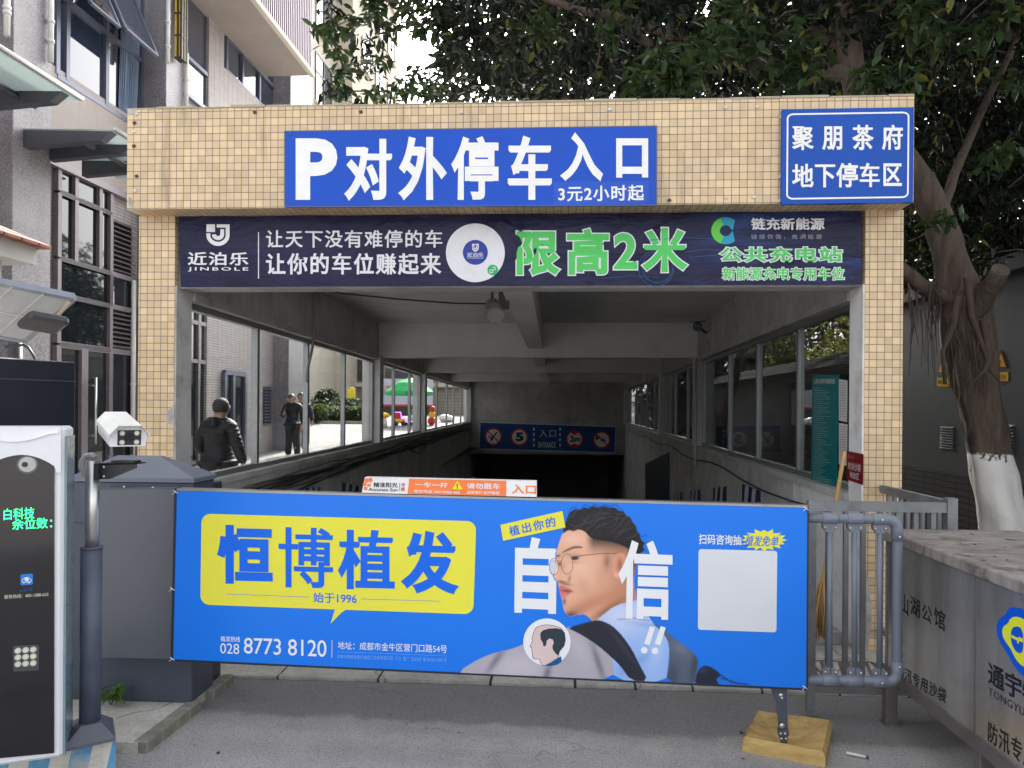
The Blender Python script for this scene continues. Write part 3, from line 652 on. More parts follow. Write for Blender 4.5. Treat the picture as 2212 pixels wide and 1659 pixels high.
# ---- striped reflectors, doorway panel
def refl(W, pts, label, grp='striped reflectors along the ramp walls'):
    mb = MB(); (x0, x1, yt0, yt1, yb0, yb1) = pts; n = 5
    mb.prism([W.at(x0, yt0, .012), W.at(x1, yt1, .012), W.at(x1, yb1, .012), W.at(x0, yb0, .012)], W.n * -.011, 0)
    for k in range(n):
        if k % 2 == 0: continue
        f = lambda a, b, u: a + (b - a) * u
        u0, u1 = k / n, (k + 1) / n; sl = .12
        ppoly(mb, W, [(f(x0, x1, u0), f(yt0, yt1, u0)), (f(x0, x1, u1), f(yt0, yt1, u1)), (f(x0, x1, u1 - sl), f(yb0, yb1, u1 - sl)), (f(x0, x1, u0 - sl), f(yb0, yb1, u0 - sl))], 1, .014)
    solo('wall_reflector', mb, [NAVY, mat('reflector_white', (.55, .56, .58), .4)], label, 'reflector', grp)
rwi = RW.off(.0); lwi = LW.off(.0)
for pts, L in (((1605, 1643.5, 1045, 1060, 1100, 1115), 'largest and nearest blue and white striped reflector on the ramp wall under the dark windows'), ((1542, 1570, 1054, 1051, 1100, 1108), 'second striped reflector from the boom along the wall under the dark windows'), ((1493, 1513, 1060, 1058, 1095, 1098), 'third striped reflector from the boom along the wall under the dark windows'), ((1458, 1474, 1066, 1063, 1092, 1092), 'smallest striped reflector near the dark doorway in the ramp wall')): refl(rwi, pts, L)
for pts, L in (((739, 773, 1042, 1050, 1075, 1080), 'blue and white striped reflector beside the orange strip, below the cables'), ((660, 690, 1054, 1052, 1085, 1090), 'striped reflector half hidden under the hanging cables above the boom')): refl(lwi, pts, L)
mb = MB(); slab(mb, RW.off(.03), ((1393.5, 1002), (1443.5, 977), (1443.5, 1090), (1393.5, 1090)), .03)
pl_ = RW.off(.032); pline(mb, pl_, ((1395, 1004), (1442, 980), (1442, 1088), (1395, 1088)), 2, 1, .001, True)
solo('wall_door', mb, [mat('door_navy', (.018, .022, .035), .5), mat('door_edge', (.05, .055, .07), .5)], 'closed dark blue metal door in the ramp wall', 'door')
# ------------------------------------------------------------------ boom barrier: cabinet, advertising boom, leg, end rail
GREY = mat('slate_powder_coat', lin(76, 82, 95), .42, .15, var=.06, sc=3, bump=.06, bsc=160, streak=.08)
GREYF = mat('slate_front', lin(94, 98, 105), .38, .2, var=.06, sc=3, bump=.05, bsc=160)
BLK = mat('black_metal', (.02, .021, .026), .4, var=.1)
SST = mat('brushed_steel', (.60, .59, .56), .32, .9, var=.08, sc=9)
BOLT = mat('zinc_bolt', (.55, .54, .50), .3, .9)
bar = thing('boom_barrier', 'slate grey boom barrier with a long blue advertising panel across the lane', 'boom barrier', (-2.1, 3.75, .05))
zr = 1.2; yf = 3.74
cxl, cxr = PY(yf).at(157, 1050).x, PY(yf).at(417, 1050).x
CD = .24
mb = MB(); mb.box((cxl, yf, .05), (cxr, yf + CD, zr), 0, .006); mb.box((cxl - .004, yf - .003, .98), (cxl + .25, yf + .002, .983), 1); body = part('cabinet_body', mb, [GREY, BLK], bar)
mb = MB(); e = .012
lo_ = [(cxl - e, yf - e, zr), (cxr + e, yf - e, zr), (cxr + e, yf + CD + .01, zr), (cxl - e, yf + CD + .01, zr)]
lo2 = [(x, y, z + .022) for x, y, z in lo_]
hi_ = [tuple(PY(yf + .20).at(252, 984)), tuple(PY(yf + .20).at(346, 984))]; zt = hi_[0][2]
up_ = [(hi_[0][0], yf + .20, zt), (hi_[1][0], yf + .20, zt), (hi_[1][0], yf + .23, zt), (hi_[0][0], yf + .23, zt)]
mb.add(lo_ + lo2 + up_, [(0, 1, 5, 4), (1, 2, 6, 5), (2, 3, 7, 6), (3, 0, 4, 7), (4, 5, 9, 8), (5, 6, 10, 9), (6, 7, 11, 10), (7, 4, 8, 11), (8, 9, 10, 11), (3, 2, 1, 0)])
part('cabinet_roof', mb, mat('slate_roof', lin(108, 113, 126), .42, .1, var=.05, bump=.05, bsc=160), bar)
xb0, xb1 = PY(yf + .3).at(421, 1470).x, PY(yf + .3).at(460, 1470).x
mb = MB(); mb.box((xb0 - .04, yf + CD + .01, .05), (xb1, yf + .40, 1.17), 0, .006); part('drive_housing', mb, mat('dark_slate', (.032, .035, .045), .45), bar)
pf = PY(3.66)
a, b, c, d = pf.at(215, 1056), pf.at(376, 1054), pf.at(370, 1424), pf.at(215, 1420)
mb = MB(); mb.prism([a, b, c, d], (0, .07, 0)); 
mb.quad(a + Vector((.005, -.0015, -.0)), b + Vector((-.005, -.0015, 0)), b + Vector((-.005, -.0015, -.004)), a + Vector((.005, -.0015, -.004)), 1)
part('boom_hub_cover', mb, [GREYF, GREY], bar)
for x, y in ((268, 1052), (330, 1054)): mb = MB(); mb.sphere(tuple(PY(3.69).at(x, y)), .007, 8, 5); part('bolt', mb, BOLT, bar)
# the boom panel
L0, L1 = DD(378, 1240, 3.60), DD(1743, 1290, 3.37)
dv = (L1 - L0); dv.z = 0; bn_ = Vector((dv.y, -dv.x, 0)).normalized(); bd = dv.normalized()
BP = Pl(L0, bn_)
BQ = ((382, 1060), (1744, 1097), (1741.5, 1487), (374, 1424))
def poster_mat():
    t = NT('poster_blue'); f = t.noise(1.3, 3)
    t.col(t.mix(f, lin(12, 112, 226), lin(22, 124, 232))).set(.36, 0, .4); t.bump(t.noise(4, 2), .05, .01); return t.mat
POST = poster_mat(); YEL = vinyl('poster_yellow', lin(228, 222, 72), .38, .03); PBL = vinyl('poster_ink_blue', lin(22, 104, 226), .38, .03); PW = vinyl('poster_white', (.80, .81, .84), .4, .03); FRAME = mat('dark_frame', (.03, .033, .04), .4, .4); ALUF = mat('boom_aluminium', (.34, .35, .36), .35, .8)
TH_ = .05
mb = MB(); mb.prism([BP.at(*k) for k in BQ], bn_ * -TH_)
panel = part('boom_panel', mb, POST, bar)
mb = MB()
tl, tr, br_, bl_ = [BP.at(*k) for k in BQ]; back = bn_ * -TH_ / 2
for k, (p0, p1, wd, m) in enumerate(((tl, tr, .011, 1), (bl_, br_, .009, 0), (tl, bl_, .012, 0), (tr, br_, .006, 0))):
    o = {0: Vector((0, 0, .0058)), 1: Vector((0, 0, -.0048)), 2: bd * -.0064, 3: bd * .0035}[k]
    ax = (p1 - p0) / 2; e = ax.normalized() * (0 if k < 2 else -.002)
    mb.obox((p0 + p1) / 2 + back + o, ax + e, bn_ * (TH_ / 2 + .002), ax.cross(bn_).normalized() * wd / 2, m)
part('panel_frame', mb, [FRAME, ALUF], panel)
# bubble
def skew(pts):
    """unit square to the speech bubble's four corners"""
    Q = [Vector(k) for k in ((435.5, 1109.5), (1029, 1126), (1022.5, 1327), (433, 1306))]
    return [((Q[0] * (1 - u) + Q[1] * u) * (1 - v) + (Q[3] * (1 - u) + Q[2] * u) * v) for u, v in pts]
rr_ = []
for u, v in rrect(0, 0, 594, 200, 20): rr_.append((u / 594, v / 200))
mb = MB(); ppoly(mb, BP, [tuple(k) for k in skew(rr_)], 0, .0010); ppoly(mb, BP, [(724.5, 1314), (750.5, 1315), (737, 1324), (714, 1347.5)], 0, .00102)
part('speech_bubble', mb, YEL, panel)
mb = MB()
for ch, b in (('恒', (470, 1133, 589.5, 1262)), ('博', (602, 1138, 720, 1270)), ('植', (730.5, 1143, 853, 1274)), ('发', (869, 1146, 988, 1282))):
    x0, y0, x1, y1 = b; letter(mb, BP, ch, ((x0, y0), (x1, y0 + 3), (x1, y1 + 1), (x0, y1 - 2)), {'博': .016, '植': .026}.get(ch, .040), 0, .0020)
letter(mb, BP, '始于1996', ((677, 1279), (771, 1281), (771, 1304.5), (677, 1301)), .012, 0, .0020)
pline(mb, BP, [(490, 1283), (667, 1289.5)], .9, 0, .002); pline(mb, BP, [(780, 1293.5), (950, 1298.5)], .9, 0, .002)
part('clinic_lettering', mb, PBL, panel)
mb = MB()
letter(mb, BP, '植发热线', ((477, 1373.5), (519, 1375), (519, 1387), (477, 1385)), .014, 0, .0015)
letter(mb, BP, '028', ((476, 1389), (517, 1390.5), (517, 1413), (476, 1411)), .0, 0, .0015)
letter(mb, BP, '8773 8120', ((527, 1377), (705.5, 1383), (705.5, 1419), (527, 1411.5)), .006, 0, .0015, .97)
pline(mb, BP, [(717.5, 1383), (717, 1421)], 1.1, 0, .0015)
letter(mb, BP, '地址：成都市金牛区营门口路54号', ((730, 1385), (965.5, 1393), (965.5, 1411), (730, 1402)), .004, 0, .0015)
pline(mb, BP, [(730, 1407.5), (965, 1416.5)], .7, 1, .0015)
letter(mb, BP, '成都恒博植发医疗美容门诊部有限公司（川）医广【2024】第 05-06-1090 号', ((729, 1413.5), (965, 1421), (965, 1430.5), (729, 1422)), .0, 1, .0015)
letter(mb, BP, '自', ((1113, 1160), (1203, 1162), (1201, 1327), (1111, 1323)), .032, 0, .0009)
part('contact_lettering', mb, [PW, vinyl('poster_pale_blue', lin(120, 176, 240), .4, .03)], panel)
lq = ((1081, 1133.5), (1215, 1103.5), (1221.5, 1139), (1087, 1168))
mb = MB(); ppoly(mb, BP, lq, 0, .0034); letter(mb, BP, '植出你的', tuple(tuple(inq(lq, u, v)) for u, v in ((.12, .2), (.86, .2), (.86, .82), (.12, .82))), .016, 1, .0044, 1.25); part('yellow_label', mb, [YEL, PBL], panel)
# ---- the printed portrait: colours laid on a fine grid of the poster, soft where the print is soft
GX0, GY0, ST = 994.0, 1086.0, 1.7
nx, ny = int(632 / ST), int(400 / ST)
gx, gy = np.meshgrid(GX0 + np.arange(nx + 1) * ST, GY0 + np.arange(ny + 1) * ST)
img = np.zeros((ny + 1, nx + 1, 3)); alpha = np.zeros((ny + 1, nx + 1))
SS = [(-.33, -.33), (.33, -.33), (-.33, .33), (.33, .33), (0, 0)]
def inside(poly, x, y):
    p = np.array(poly); r = np.zeros(x.shape, bool); j = len(p) - 1
    for i in range(len(p)):
        xi, yi = p[i]; xj, yj = p[j]
        if yi != yj: r ^= ((yi > y) != (yj > y)) & (x < (xj - xi) * (y - yi) / (yj - yi) + xi)
        j = i
    return r
def smooth(poly, k=2):
    p = np.array(poly, float)
    for _ in range(k): n = np.roll(p, -1, 0); p = np.stack([p * .75 + n * .25, p * .25 + n * .75], 1).reshape(-1, 2)
    return p
def cover(poly): return sum(inside(poly, gx + ST * a, gy + ST * b).astype(float) for a, b in SS) / len(SS)
def put(cov, col, op=1.0):
    global img, alpha
    c = (cov * op)[..., None]; img = img * (1 - c) + np.array(col if np.ndim(col) == 1 else col) * c; alpha = np.maximum(alpha, cov)
def blob(x, y, rx, ry, ang=0):
    a = math.radians(ang); u = (gx - x) * math.cos(a) + (gy - y) * math.sin(a); v = -(gx - x) * math.sin(a) + (gy - y) * math.cos(a); return np.exp(-((u / rx) ** 2 + (v / ry) ** 2))
L_ = lambda *c: np.array(lin(*c))
shirt = smooth([(1281, 1340), (1296, 1323), (1318, 1306), (1343, 1298), (1371, 1296), (1386, 1297), (1394, 1317), (1405, 1339), (1419, 1353), (1437, 1373), (1446, 1394), (1444, 1432), (1438, 1475), (1326, 1472), (1300, 1400)], 1)
m = cover(shirt); put(m, L_(150, 182, 236)); put(m * blob(1345, 1330, 60, 40), L_(205, 212, 238), .9); put(m * blob(1420, 1395, 14, 46, 12), L_(182, 204, 246), .7); put(m * blob(1385, 1425, 22, 9, -35), L_(122, 158, 218), .7); put(m * blob(1350, 1440, 12, 30, 20), L_(118, 150, 212), .6); put(m * blob(1395, 1350, 40, 5, 8), L_(140, 168, 222), .7)
put(cover([(1333, 1337), (1370, 1334), (1404, 1340), (1404, 1342), (1370, 1336.5), (1333, 1339)]), L_(110, 130, 180), .8)
jl = smooth([(995, 1447), (1018, 1433), (1043, 1419), (1078, 1407), (1106, 1402), (1150, 1383), (1200, 1362), (1240, 1352), (1290, 1360), (1322, 1410), (1329, 1470), (1200, 1470), (995, 1470)], 1)
m = cover(jl); put(m, L_(172, 166, 176)); put(m * blob(1120, 1440, 60, 30), L_(196, 188, 198), .8); put(m * blob(1072, 1425, 8, 40, 35), L_(108, 106, 122), .8); put(m * blob(1182, 1455, 8, 22, 15), L_(96, 92, 106), .8); put(m * blob(1292, 1430, 7, 50, -18), L_(92, 90, 102), .75); put(m * blob(1250, 1400, 16, 40, -25), L_(190, 182, 190), .6)
jr = smooth([(1405, 1343), (1424, 1353), (1439, 1363), (1456, 1378), (1482, 1396), (1504, 1416), (1509, 1430), (1506, 1445), (1504, 1480), (1438, 1475), (1445, 1432), (1446, 1394), (1437, 1373), (1419, 1354)], 1)
m = cover(jr); put(m, L_(86, 96, 116)); put(m * blob(1470, 1400, 20, 12, 35), L_(116, 128, 150), .6); put(m * blob(1452, 1460, 14, 30), L_(60, 66, 82), .8); put(m * blob(1500, 1440, 8, 40, 10), L_(54, 60, 76), .8)
bag = smooth([(1500, 1482), (1506, 1449), (1518, 1437), (1531, 1438), (1545, 1446), (1554, 1453), (1557, 1460), (1546, 1467), (1553, 1477), (1552, 1485)], 1)
m = cover(bag); put(m, L_(30, 36, 54)); put(m * blob(1520, 1448, 8, 8), L_(56, 64, 86), .6)
for a_, b_, w_ in (((1548, 1452), (1580, 1474), 2.6), ((1580, 1474), (1616, 1478), 2.4), ((1556, 1464), (1600, 1477), 2.2)):
    d_ = np.array(b_) - np.array(a_); n_ = np.array((-d_[1], d_[0])) / np.hypot(*d_) * w_ / 2
    put(cover([np.array(a_) + n_, np.array(b_) + n_, np.array(b_) - n_, np.array(a_) - n_]), L_(24, 40, 80))
skin = smooth([(1216, 1149), (1208, 1172), (1202, 1192), (1201, 1204), (1199, 1224), (1196, 1241), (1199, 1251), (1206, 1257), (1206.5, 1265), (1209, 1273), (1210, 1281), (1213, 1291), (1215, 1298), (1216, 1308), (1219, 1321), (1229, 1332), (1246, 1328), (1262, 1326), (1271, 1332), (1282, 1344), (1300, 1330), (1330, 1306), (1370, 1299), (1376, 1290), (1368, 1262), (1372, 1230), (1380, 1195), (1330, 1130), (1250, 1130)], 1)
ss = lambda v, p, q: (lambda t: t * t * (3 - 2 * t))(np.clip((v - p) / (q - p), 0, 1))
m = cover(skin); put(m, L_(226, 172, 142)); put(m * ss(gx, 1278, 1350), L_(186, 128, 100), .8); put(m * blob(1250, 1235, 30, 30), L_(240, 196, 170), .8); put(m * blob(1236, 1165, 26, 14), L_(238, 194, 170), .8)
put(m * blob(1285, 1300, 60, 16, -22), L_(190, 116, 84), .75); put(m * blob(1312, 1318, 50, 10, -32), L_(146, 86, 62), .85); put(m * blob(1262, 1268, 16, 34, -24), L_(206, 150, 122), .55); put(m * blob(1300, 1250, 18, 40, 8), L_(206, 148, 120), .5)
put(m * blob(1203, 1232, 3.4, 14, 12), L_(250, 214, 194), .8); put(m * blob(1224, 1243, 9, 9), L_(232, 172, 142), .8); put(m * blob(1230, 1250, 3, 8, 14), L_(160, 100, 78), .75); put(m * blob(1213, 1256.5, 11, 2.4, 6), L_(110, 58, 46), .9); put(m * blob(1215, 1224, 6, 10, 14), L_(200, 142, 114), .5)
put(m * blob(1222, 1261.5, 13, 3.2, 10), L_(120, 84, 72), .7); put(m * blob(1232, 1328, 16, 7, -12), L_(58, 44, 42), .95); put(m * blob(1219, 1299, 4, 7), L_(88, 62, 54), .8); put(m * blob(1245, 1320, 26, 12, -16), L_(150, 108, 90), .4)
lip = smooth([(1207, 1266), (1214, 1264), (1226, 1269), (1238, 1275), (1230, 1283), (1221, 1290), (1212, 1292), (1210, 1283), (1209, 1275)], 1); put(cover(lip) * m, L_(206, 116, 110)); put(m * blob(1224, 1276.5, 13, 2.4, 6), L_(112, 50, 48), .95); put(m * blob(1219, 1285, 6, 2.4), L_(232, 150, 142), .7)
brow = smooth([(1213, 1193), (1226, 1185), (1240, 1179), (1252, 1179), (1262, 1183), (1250, 1184), (1238, 1185), (1224, 1191), (1214, 1195)], 1); put(cover(brow) * m, L_(66, 48, 44), .8); put(m * blob(1205, 1201, 6, 3, -20), L_(60, 42, 38), .85)
put(m * blob(1240, 1200, 16, 6, 4), L_(190, 136, 112), .6); put(cover(smooth([(1232, 1206), (1238, 1201.5), (1247, 1201), (1256, 1204), (1248, 1209), (1238, 1210)], 1)) * m, L_(44, 30, 30), .95); put(m * blob(1251, 1205, 3, 1.6), L_(236, 222, 214), .6); put(m * blob(1243, 1214, 12, 3.4), L_(196, 136, 112), .6); put(m * blob(1209, 1218, 3.4, 4), L_(50, 34, 32), .9)
fade = m * ss(gy, 1206, 1162) * ss(gx, 1262, 1284); put(fade, L_(40, 34, 36), .93); put(m * ss(gx, 1350, 1366) * ss(gy, 1290, 1200), L_(48, 40, 40), .9); put(m * blob(1311, 1212, 7, 16), L_(96, 70, 60), .6)
ear = smooth([(1324, 1206), (1332, 1196), (1344, 1194), (1352, 1203), (1353, 1224), (1347, 1242), (1336, 1252), (1326, 1246), (1322, 1232)], 2); me_ = cover(ear); put(me_, L_(218, 152, 124)); put(me_ * blob(1339, 1220, 6, 15), L_(150, 82, 64), .8); put(me_ * blob(1331, 1242, 4, 6), L_(240, 184, 160), .7)
hair = smooth([(1215, 1154), (1219, 1136), (1226, 1116), (1233, 1104), (1246, 1098), (1252, 1102), (1262, 1095), (1272, 1099), (1281, 1092), (1293, 1097), (1306, 1092), (1316, 1098), (1327, 1095), (1338, 1104), (1347, 1104), (1352, 1114), (1362, 1116), (1366, 1128), (1374, 1136), (1376, 1148), (1383, 1154), (1384, 1166), (1393, 1172), (1388, 1182), (1394, 1188), (1384, 1194), (1378, 1206), (1374, 1214), (1366, 1190), (1340, 1176), (1310, 1168), (1286, 1166), (1274, 1160), (1264, 1148), (1250, 1143), (1238, 1148), (1228, 1144)], 1)
mh = cover(hair); put(mh, L_(24, 23, 28)); rs_ = np.random.default_rng(3)
for k in range(70):                                                  # printed locks sweeping up and back
    x, y = rs_.uniform(1222, 1375), rs_.uniform(1100, 1160); L = rs_.uniform(10, 26); a0 = math.radians(rs_.uniform(-50, 25) - 20); b0 = rs_.uniform(-.035, .035); w_ = rs_.uniform(.8, 1.7)
    u_ = (gx - x) * math.cos(a0) + (gy - y) * math.sin(a0); v_ = -(gx - x) * math.sin(a0) + (gy - y) * math.cos(a0) - b0 * u_ * u_
    put(mh * np.exp(-(v_ / w_) ** 2) * np.exp(-(u_ / L) ** 4), L_(78, 72, 76) if k % 3 == 0 else (L_(46, 43, 47) if k % 3 == 1 else L_(8, 8, 11)), .6)
strap = smooth([(1226, 1357), (1246, 1350), (1264, 1345), (1279, 1341), (1291, 1339), (1304, 1342), (1324, 1352), (1344, 1372), (1366, 1404), (1381, 1434), (1401, 1472), (1362, 1470), (1341, 1439), (1318, 1417), (1291, 1394), (1266, 1377), (1241, 1363)], 1)
m = cover(strap); put(m, L_(34, 38, 50)); put(m * blob(1345, 1395, 6, 60, -36), L_(56, 62, 78), .6)
bgc = L_(17, 118, 229); mixc = img * 1.0
full = mixc * 1.0
k_ = np.clip(alpha, 0, 1)[..., None]; full = np.where(k_ > 0, mixc / 1.0, 0) + bgc * (1 - k_) * 1.0
img2 = np.where(k_ >= 1, mixc, mixc + bgc * (1 - k_))
ok = (alpha[:-1, :-1] + alpha[1:, :-1] + alpha[:-1, 1:] + alpha[1:, 1:]) > 0
A4 = [Vector(k) for k in BQ]; ylow = lambda x: A4[3].y + (A4[2].y - A4[3].y) * (x - A4[3].x) / (A4[2].x - A4[3].x) + .2
ok &= gy[:-1, :-1] < ylow(gx[:-1, :-1]) - .3
vid = -np.ones(gx.shape, int); mb = MB(); cols = []
jj, ii = np.nonzero(ok)
for j, i in zip(jj, ii):
    f = []
    for dj, di in ((0, 0), (1, 0), (1, 1), (0, 1)):
        y, x = j + dj, i + di
        if vid[y, x] < 0: vid[y, x] = len(mb.v); mb.v.append(tuple(BP.at(float(gx[y, x]), float(min(gy[y, x], ylow(gx[y, x]))), .0022))); cols.append(img2[y, x])
        f.append(int(vid[y, x]))
    mb.f.append(tuple(f)); mb.m.append(0); mb.sm.append(False)
tp = NT('portrait_print'); at_ = tp.n('ShaderNodeAttribute', attribute_name='ink'); tp.col(at_.outputs['Color']).set(.38, 0, .4)
por = part('portrait_print', mb, tp.mat, panel)
ca = por.data.color_attributes.new('ink', 'FLOAT_COLOR', 'POINT'); ca.data.foreach_set('color', np.concatenate([np.array(cols), np.ones((len(cols), 1))], 1).astype(np.float32).ravel())
mb = MB()
pline(mb, BP, circ(1225, 1218, 12.8, 26, ry=22), 1.0, 0, .0032, True); pline(mb, BP, circ(1197, 1224, 10, 22, ry=18), .9, 0, .0032, True); pline(mb, BP, [(1205, 1212), (1213, 1211)], 1.0, 0, .0032); pline(mb, BP, [(1236, 1202), (1300, 1195), (1333, 1195)], 1.3, 0, .0032)
ppoly(mb, BP, circ(1194.5, 1224, 6.8, 22, ry=15), 1, .0028)
part('glasses_print', mb, [vinyl('wire_brown', (.12, .10, .11)), vinyl('lens_tint', lin(206, 210, 226))], panel)
mb = MB()
for a0, pts in ((0, [(1226, 1118), (1233, 1098), (1246, 1094)]), (0, [(1252, 1104), (1262, 1090), (1276, 1096)]), (0, [(1290, 1098), (1306, 1089), (1320, 1097), (1328, 1110)]), (0, [(1312, 1094), (1330, 1090), (1346, 1104), (1350, 1114)]), (0, [(1270, 1100), (1284, 1088), (1298, 1096)]), (0, [(1384, 1160), (1396, 1154)]), (0, [(1386, 1174), (1398, 1172)]), (0, [(1384, 1190), (1397, 1190)])): pline(mb, BP, pts, .8, 0, .0030)
part('hair_print', mb, vinyl('hair_ink', (.012, .012, .016)), panel)
mb = MB(); letter(mb, BP, '信', ((1337, 1166), (1453, 1170), (1451, 1340), (1335, 1335)), .028, 0, .0034)
for dx in (0, 23):
    ppoly(mb, BP, [(1404 + dx, 1352), (1415 + dx, 1355), (1403 + dx, 1393.5), (1391 + dx, 1390)], 0, .0034); ppoly(mb, BP, circ(1391.5 + dx, 1404 + dx * .06, 7.2, 24), 0, .0034)
part('headline_lettering', mb, PW, panel)
mb = MB(); ppoly(mb, BP, circ(1181.5, 1386.5, 51, 56), 0, .0034)
def HP(pts): return [(1106 + x / 4, 1244.25 + y / 4) for x, y in pts]
head = HP([(205, 445), (250, 425), (300, 418), (360, 425), (420, 445), (455, 490), (462, 550), (450, 600), (410, 650), (402, 690), (405, 700), (340, 740), (285, 772), (265, 770), (243, 740), (240, 715), (185, 712), (178, 690), (180, 670), (170, 645), (175, 630), (165, 612), (155, 608), (178, 555), (172, 540), (185, 490)])
ppoly(mb, BP, head, 1, .0042); pline(mb, BP, head, .9, 2, .0048, True)
cap = HP([(245, 490), (270, 465), (320, 452), (380, 448), (430, 458), (455, 490), (462, 550), (450, 600), (415, 645), (402, 684), (380, 670), (352, 630), (350, 600), (362, 575), (352, 545), (325, 536), (300, 555), (295, 590), (285, 606), (270, 600), (268, 575), (248, 545)])
ppoly(mb, BP, cap, 3, .0054); ppoly(mb, BP, HP([(285, 772), (340, 745), (400, 705), (425, 690), (428, 738), (390, 762), (340, 774)]), 4, .0054)
part('bald_head_icon', mb, [PW, vinyl('icon_skin', lin(216, 192, 190), .4), vinyl('icon_line', (.02, .02, .025)), vinyl('icon_hair', lin(48, 60, 68), .4), vinyl('icon_collar', lin(24, 86, 150), .4)], panel)
mb = MB(); cq = ((1509, 1186), (1679, 1190), (1677, 1366), (1507.5, 1360)); ppoly(mb, BP, [tuple(inq(cq, u, v)) for u, v in [(a / 170, b / 175) for a, b in rrect(0, 0, 170, 175, 6)]], 0, .0010)
part('white_card', mb, vinyl('card_white', (.66, .68, .72), .4, .05), panel)
mb = MB(); letter(mb, BP, '扫码咨询抽', ((1509.5, 1153), (1601, 1156), (1601, 1178), (1509, 1175.5)), .018, 0, .0015)
bx = []
for k in range(32):
    a = 2 * math.pi * k / 32; r = 1.0 if k % 2 == 0 else .74; bx.append((1650 + 51 * r * math.cos(a) * (1 + .06 * math.sin(k * 2.3)), 1166.5 + 24 * r * math.sin(a) * (1 + .08 * math.cos(k * 1.7))))
ppoly(mb, BP, bx, 1, .0018); letter(mb, BP, '植发免单', ((1611, 1156), (1682, 1158), (1680, 1181), (1608, 1179)), .008, 2, .0026, 1, .2)
part('offer_burst', mb, [PW, YEL, PBL], panel)
# orange strip on top of the boom
BS = BP.off(.004); sq = ((788, 1031), (1159, 1039.5), (1159, 1073.5), (781.5, 1064.5))
ORG = vinyl('strip_orange', lin(244, 130, 72), .4, .04)
mb = MB(); slab(mb, BS, sq, .05); strip = part('warning_strip', mb, vinyl('strip_white', (.80, .80, .80), .4), bar)
mb = MB(); ppoly(mb, BS, ((884, 1034), (1094, 1038.5), (1093.5, 1071.5), (880, 1066.5)), 0, .0008)
for k, (x, y) in enumerate(((792, 1038), (800, 1037), (788, 1046), (797, 1048), (790, 1055))): ppoly(mb, BS, circ(x, y, 5.2 if k < 2 else 4.2, 14), 0, .0007 + .00005 * k)
ppoly(mb, BS, circ(797.5, 1043, 2.4, 12), 1, .0012)
part('orange_field', mb, [ORG, PW], strip)
mb = MB()
letter(mb, BS, '精准阳光', ((807, 1042), (859, 1042.5), (859, 1053), (807, 1052.5)), .02, 0, .0015); letter(mb, BS, 'Accurate Sun', ((797, 1053.5), (858.5, 1054.5), (858.5, 1061.5), (796, 1060.5)), .012, 0, .0015)
pline(mb, BS, [(863.5, 1043), (862.5, 1061)], .8, 0, .0015); letter(mb, BS, '传', (866.5, 1043.5, 875.5, 1051.5), .02, 1, .0015); letter(mb, BS, '媒', (866, 1052.5, 875, 1061), .02, 1, .0015)
letter(mb, BS, '一车一杆', ((897, 1041), (968, 1042.5), (967, 1054), (897, 1052)), .022, 2, .0016, 1.05); letter(mb, BS, '请勿跟车', ((1009, 1043), (1080.5, 1044.5), (1080, 1057.5), (1009, 1055)), .022, 2, .0016, 1.05)
letter(mb, BS, '服务电话 400-9988-466', ((894, 1057.5), (994, 1060), (994, 1067), (894, 1064)), .014, 2, .0016); letter(mb, BS, '减速慢行 损坏赔偿', ((1008, 1060), (1079, 1061.5), (1079, 1068.5), (1008, 1066.5)), .014, 2, .0016)
ppoly(mb, BS, ((988, 1038.5), (999.5, 1057), (977, 1056.5)), 3, .0016); letter(mb, BS, '!', (986.5, 1044, 989, 1055), .02, 4, .0024)
letter(mb, BS, '入口', ((1106, 1046), (1158, 1047.5), (1158, 1067.5), (1106, 1066)), .024, 5, .0015)
part('lettering', mb, [vinyl('ink_black', (.02, .02, .025)), vinyl('ink_red', lin(200, 70, 60)), PW, vinyl('hazard_yellow', lin(246, 226, 50)), vinyl('hazard_black', (.03, .025, .02)), ORG], strip)
# ties, leg, end rail
TIE = mat('tie_white', (.7, .72, .75), .4)
for x, y in ((381, 1062), (374, 1422), (1741, 1098), (1739, 1484), (374, 1271)):
    mb = MB()
    c = BP.at(x, y, .004); mb.tube([c + bd * -.012 + Vector((0, 0, .006)), c + bn_ * .006, c + bd * .010 + Vector((0, 0, -.008))], .0022, 6); mb.tube([c, c + bd * -.016 + bn_ * .006 + Vector((0, 0, -.012))], .0014, 5); part('cable_tie', mb, TIE, panel)
PVC = mat('grey_pvc_pipe', lin(104, 111, 124), .35, 0, var=.05, sc=4)
PB2 = BP.off(-.022); FIT = mat('pvc_fitting', lin(110, 115, 127), .4, var=.04)
rail = MB(); vline = MB(); coup = MB(); scr = MB(); r1 = .0218
zt_, zb_ = 1124, 1471
pts = [PB2.at(1744, 1119), PB2.at(1920, 1122)]; el = PB2.at(1938, 1122.5); zE = PB2.at(1938, 1473)
top0, topc = PB2.at(1742, 1119), el; bot0, botc = PB2.at(1742, 1467), zE
def elbow(p, c, q, r=.045):
    u = (p - c).normalized(); v = (q - c).normalized(); return [c + u * r, c + u * r * .45 + v * r * .12, c + u * r * .12 + v * r * .45, c + v * r]
rail.tube([top0] + elbow(top0, topc, botc) + elbow(topc, botc, bot0) + [bot0], r1, 16)
er = part('end_rail', rail, PVC, bar)
for p0, c, q0 in ((top0, topc, botc), (topc, botc, bot0)):
    E_ = elbow(p0, c, q0); u = (p0 - c).normalized(); v = (q0 - c).normalized(); coup.tube([c + u * .095] + E_ + [c + v * .095], r1 + .004, 16); part('elbow', coup, FIT, er); coup = MB()
    for t in (u, v): scr = MB(); scr.sphere(tuple(c + t * .075 + bn_ * .026), .006, 10, 6); part('screw', scr, BOLT, er)
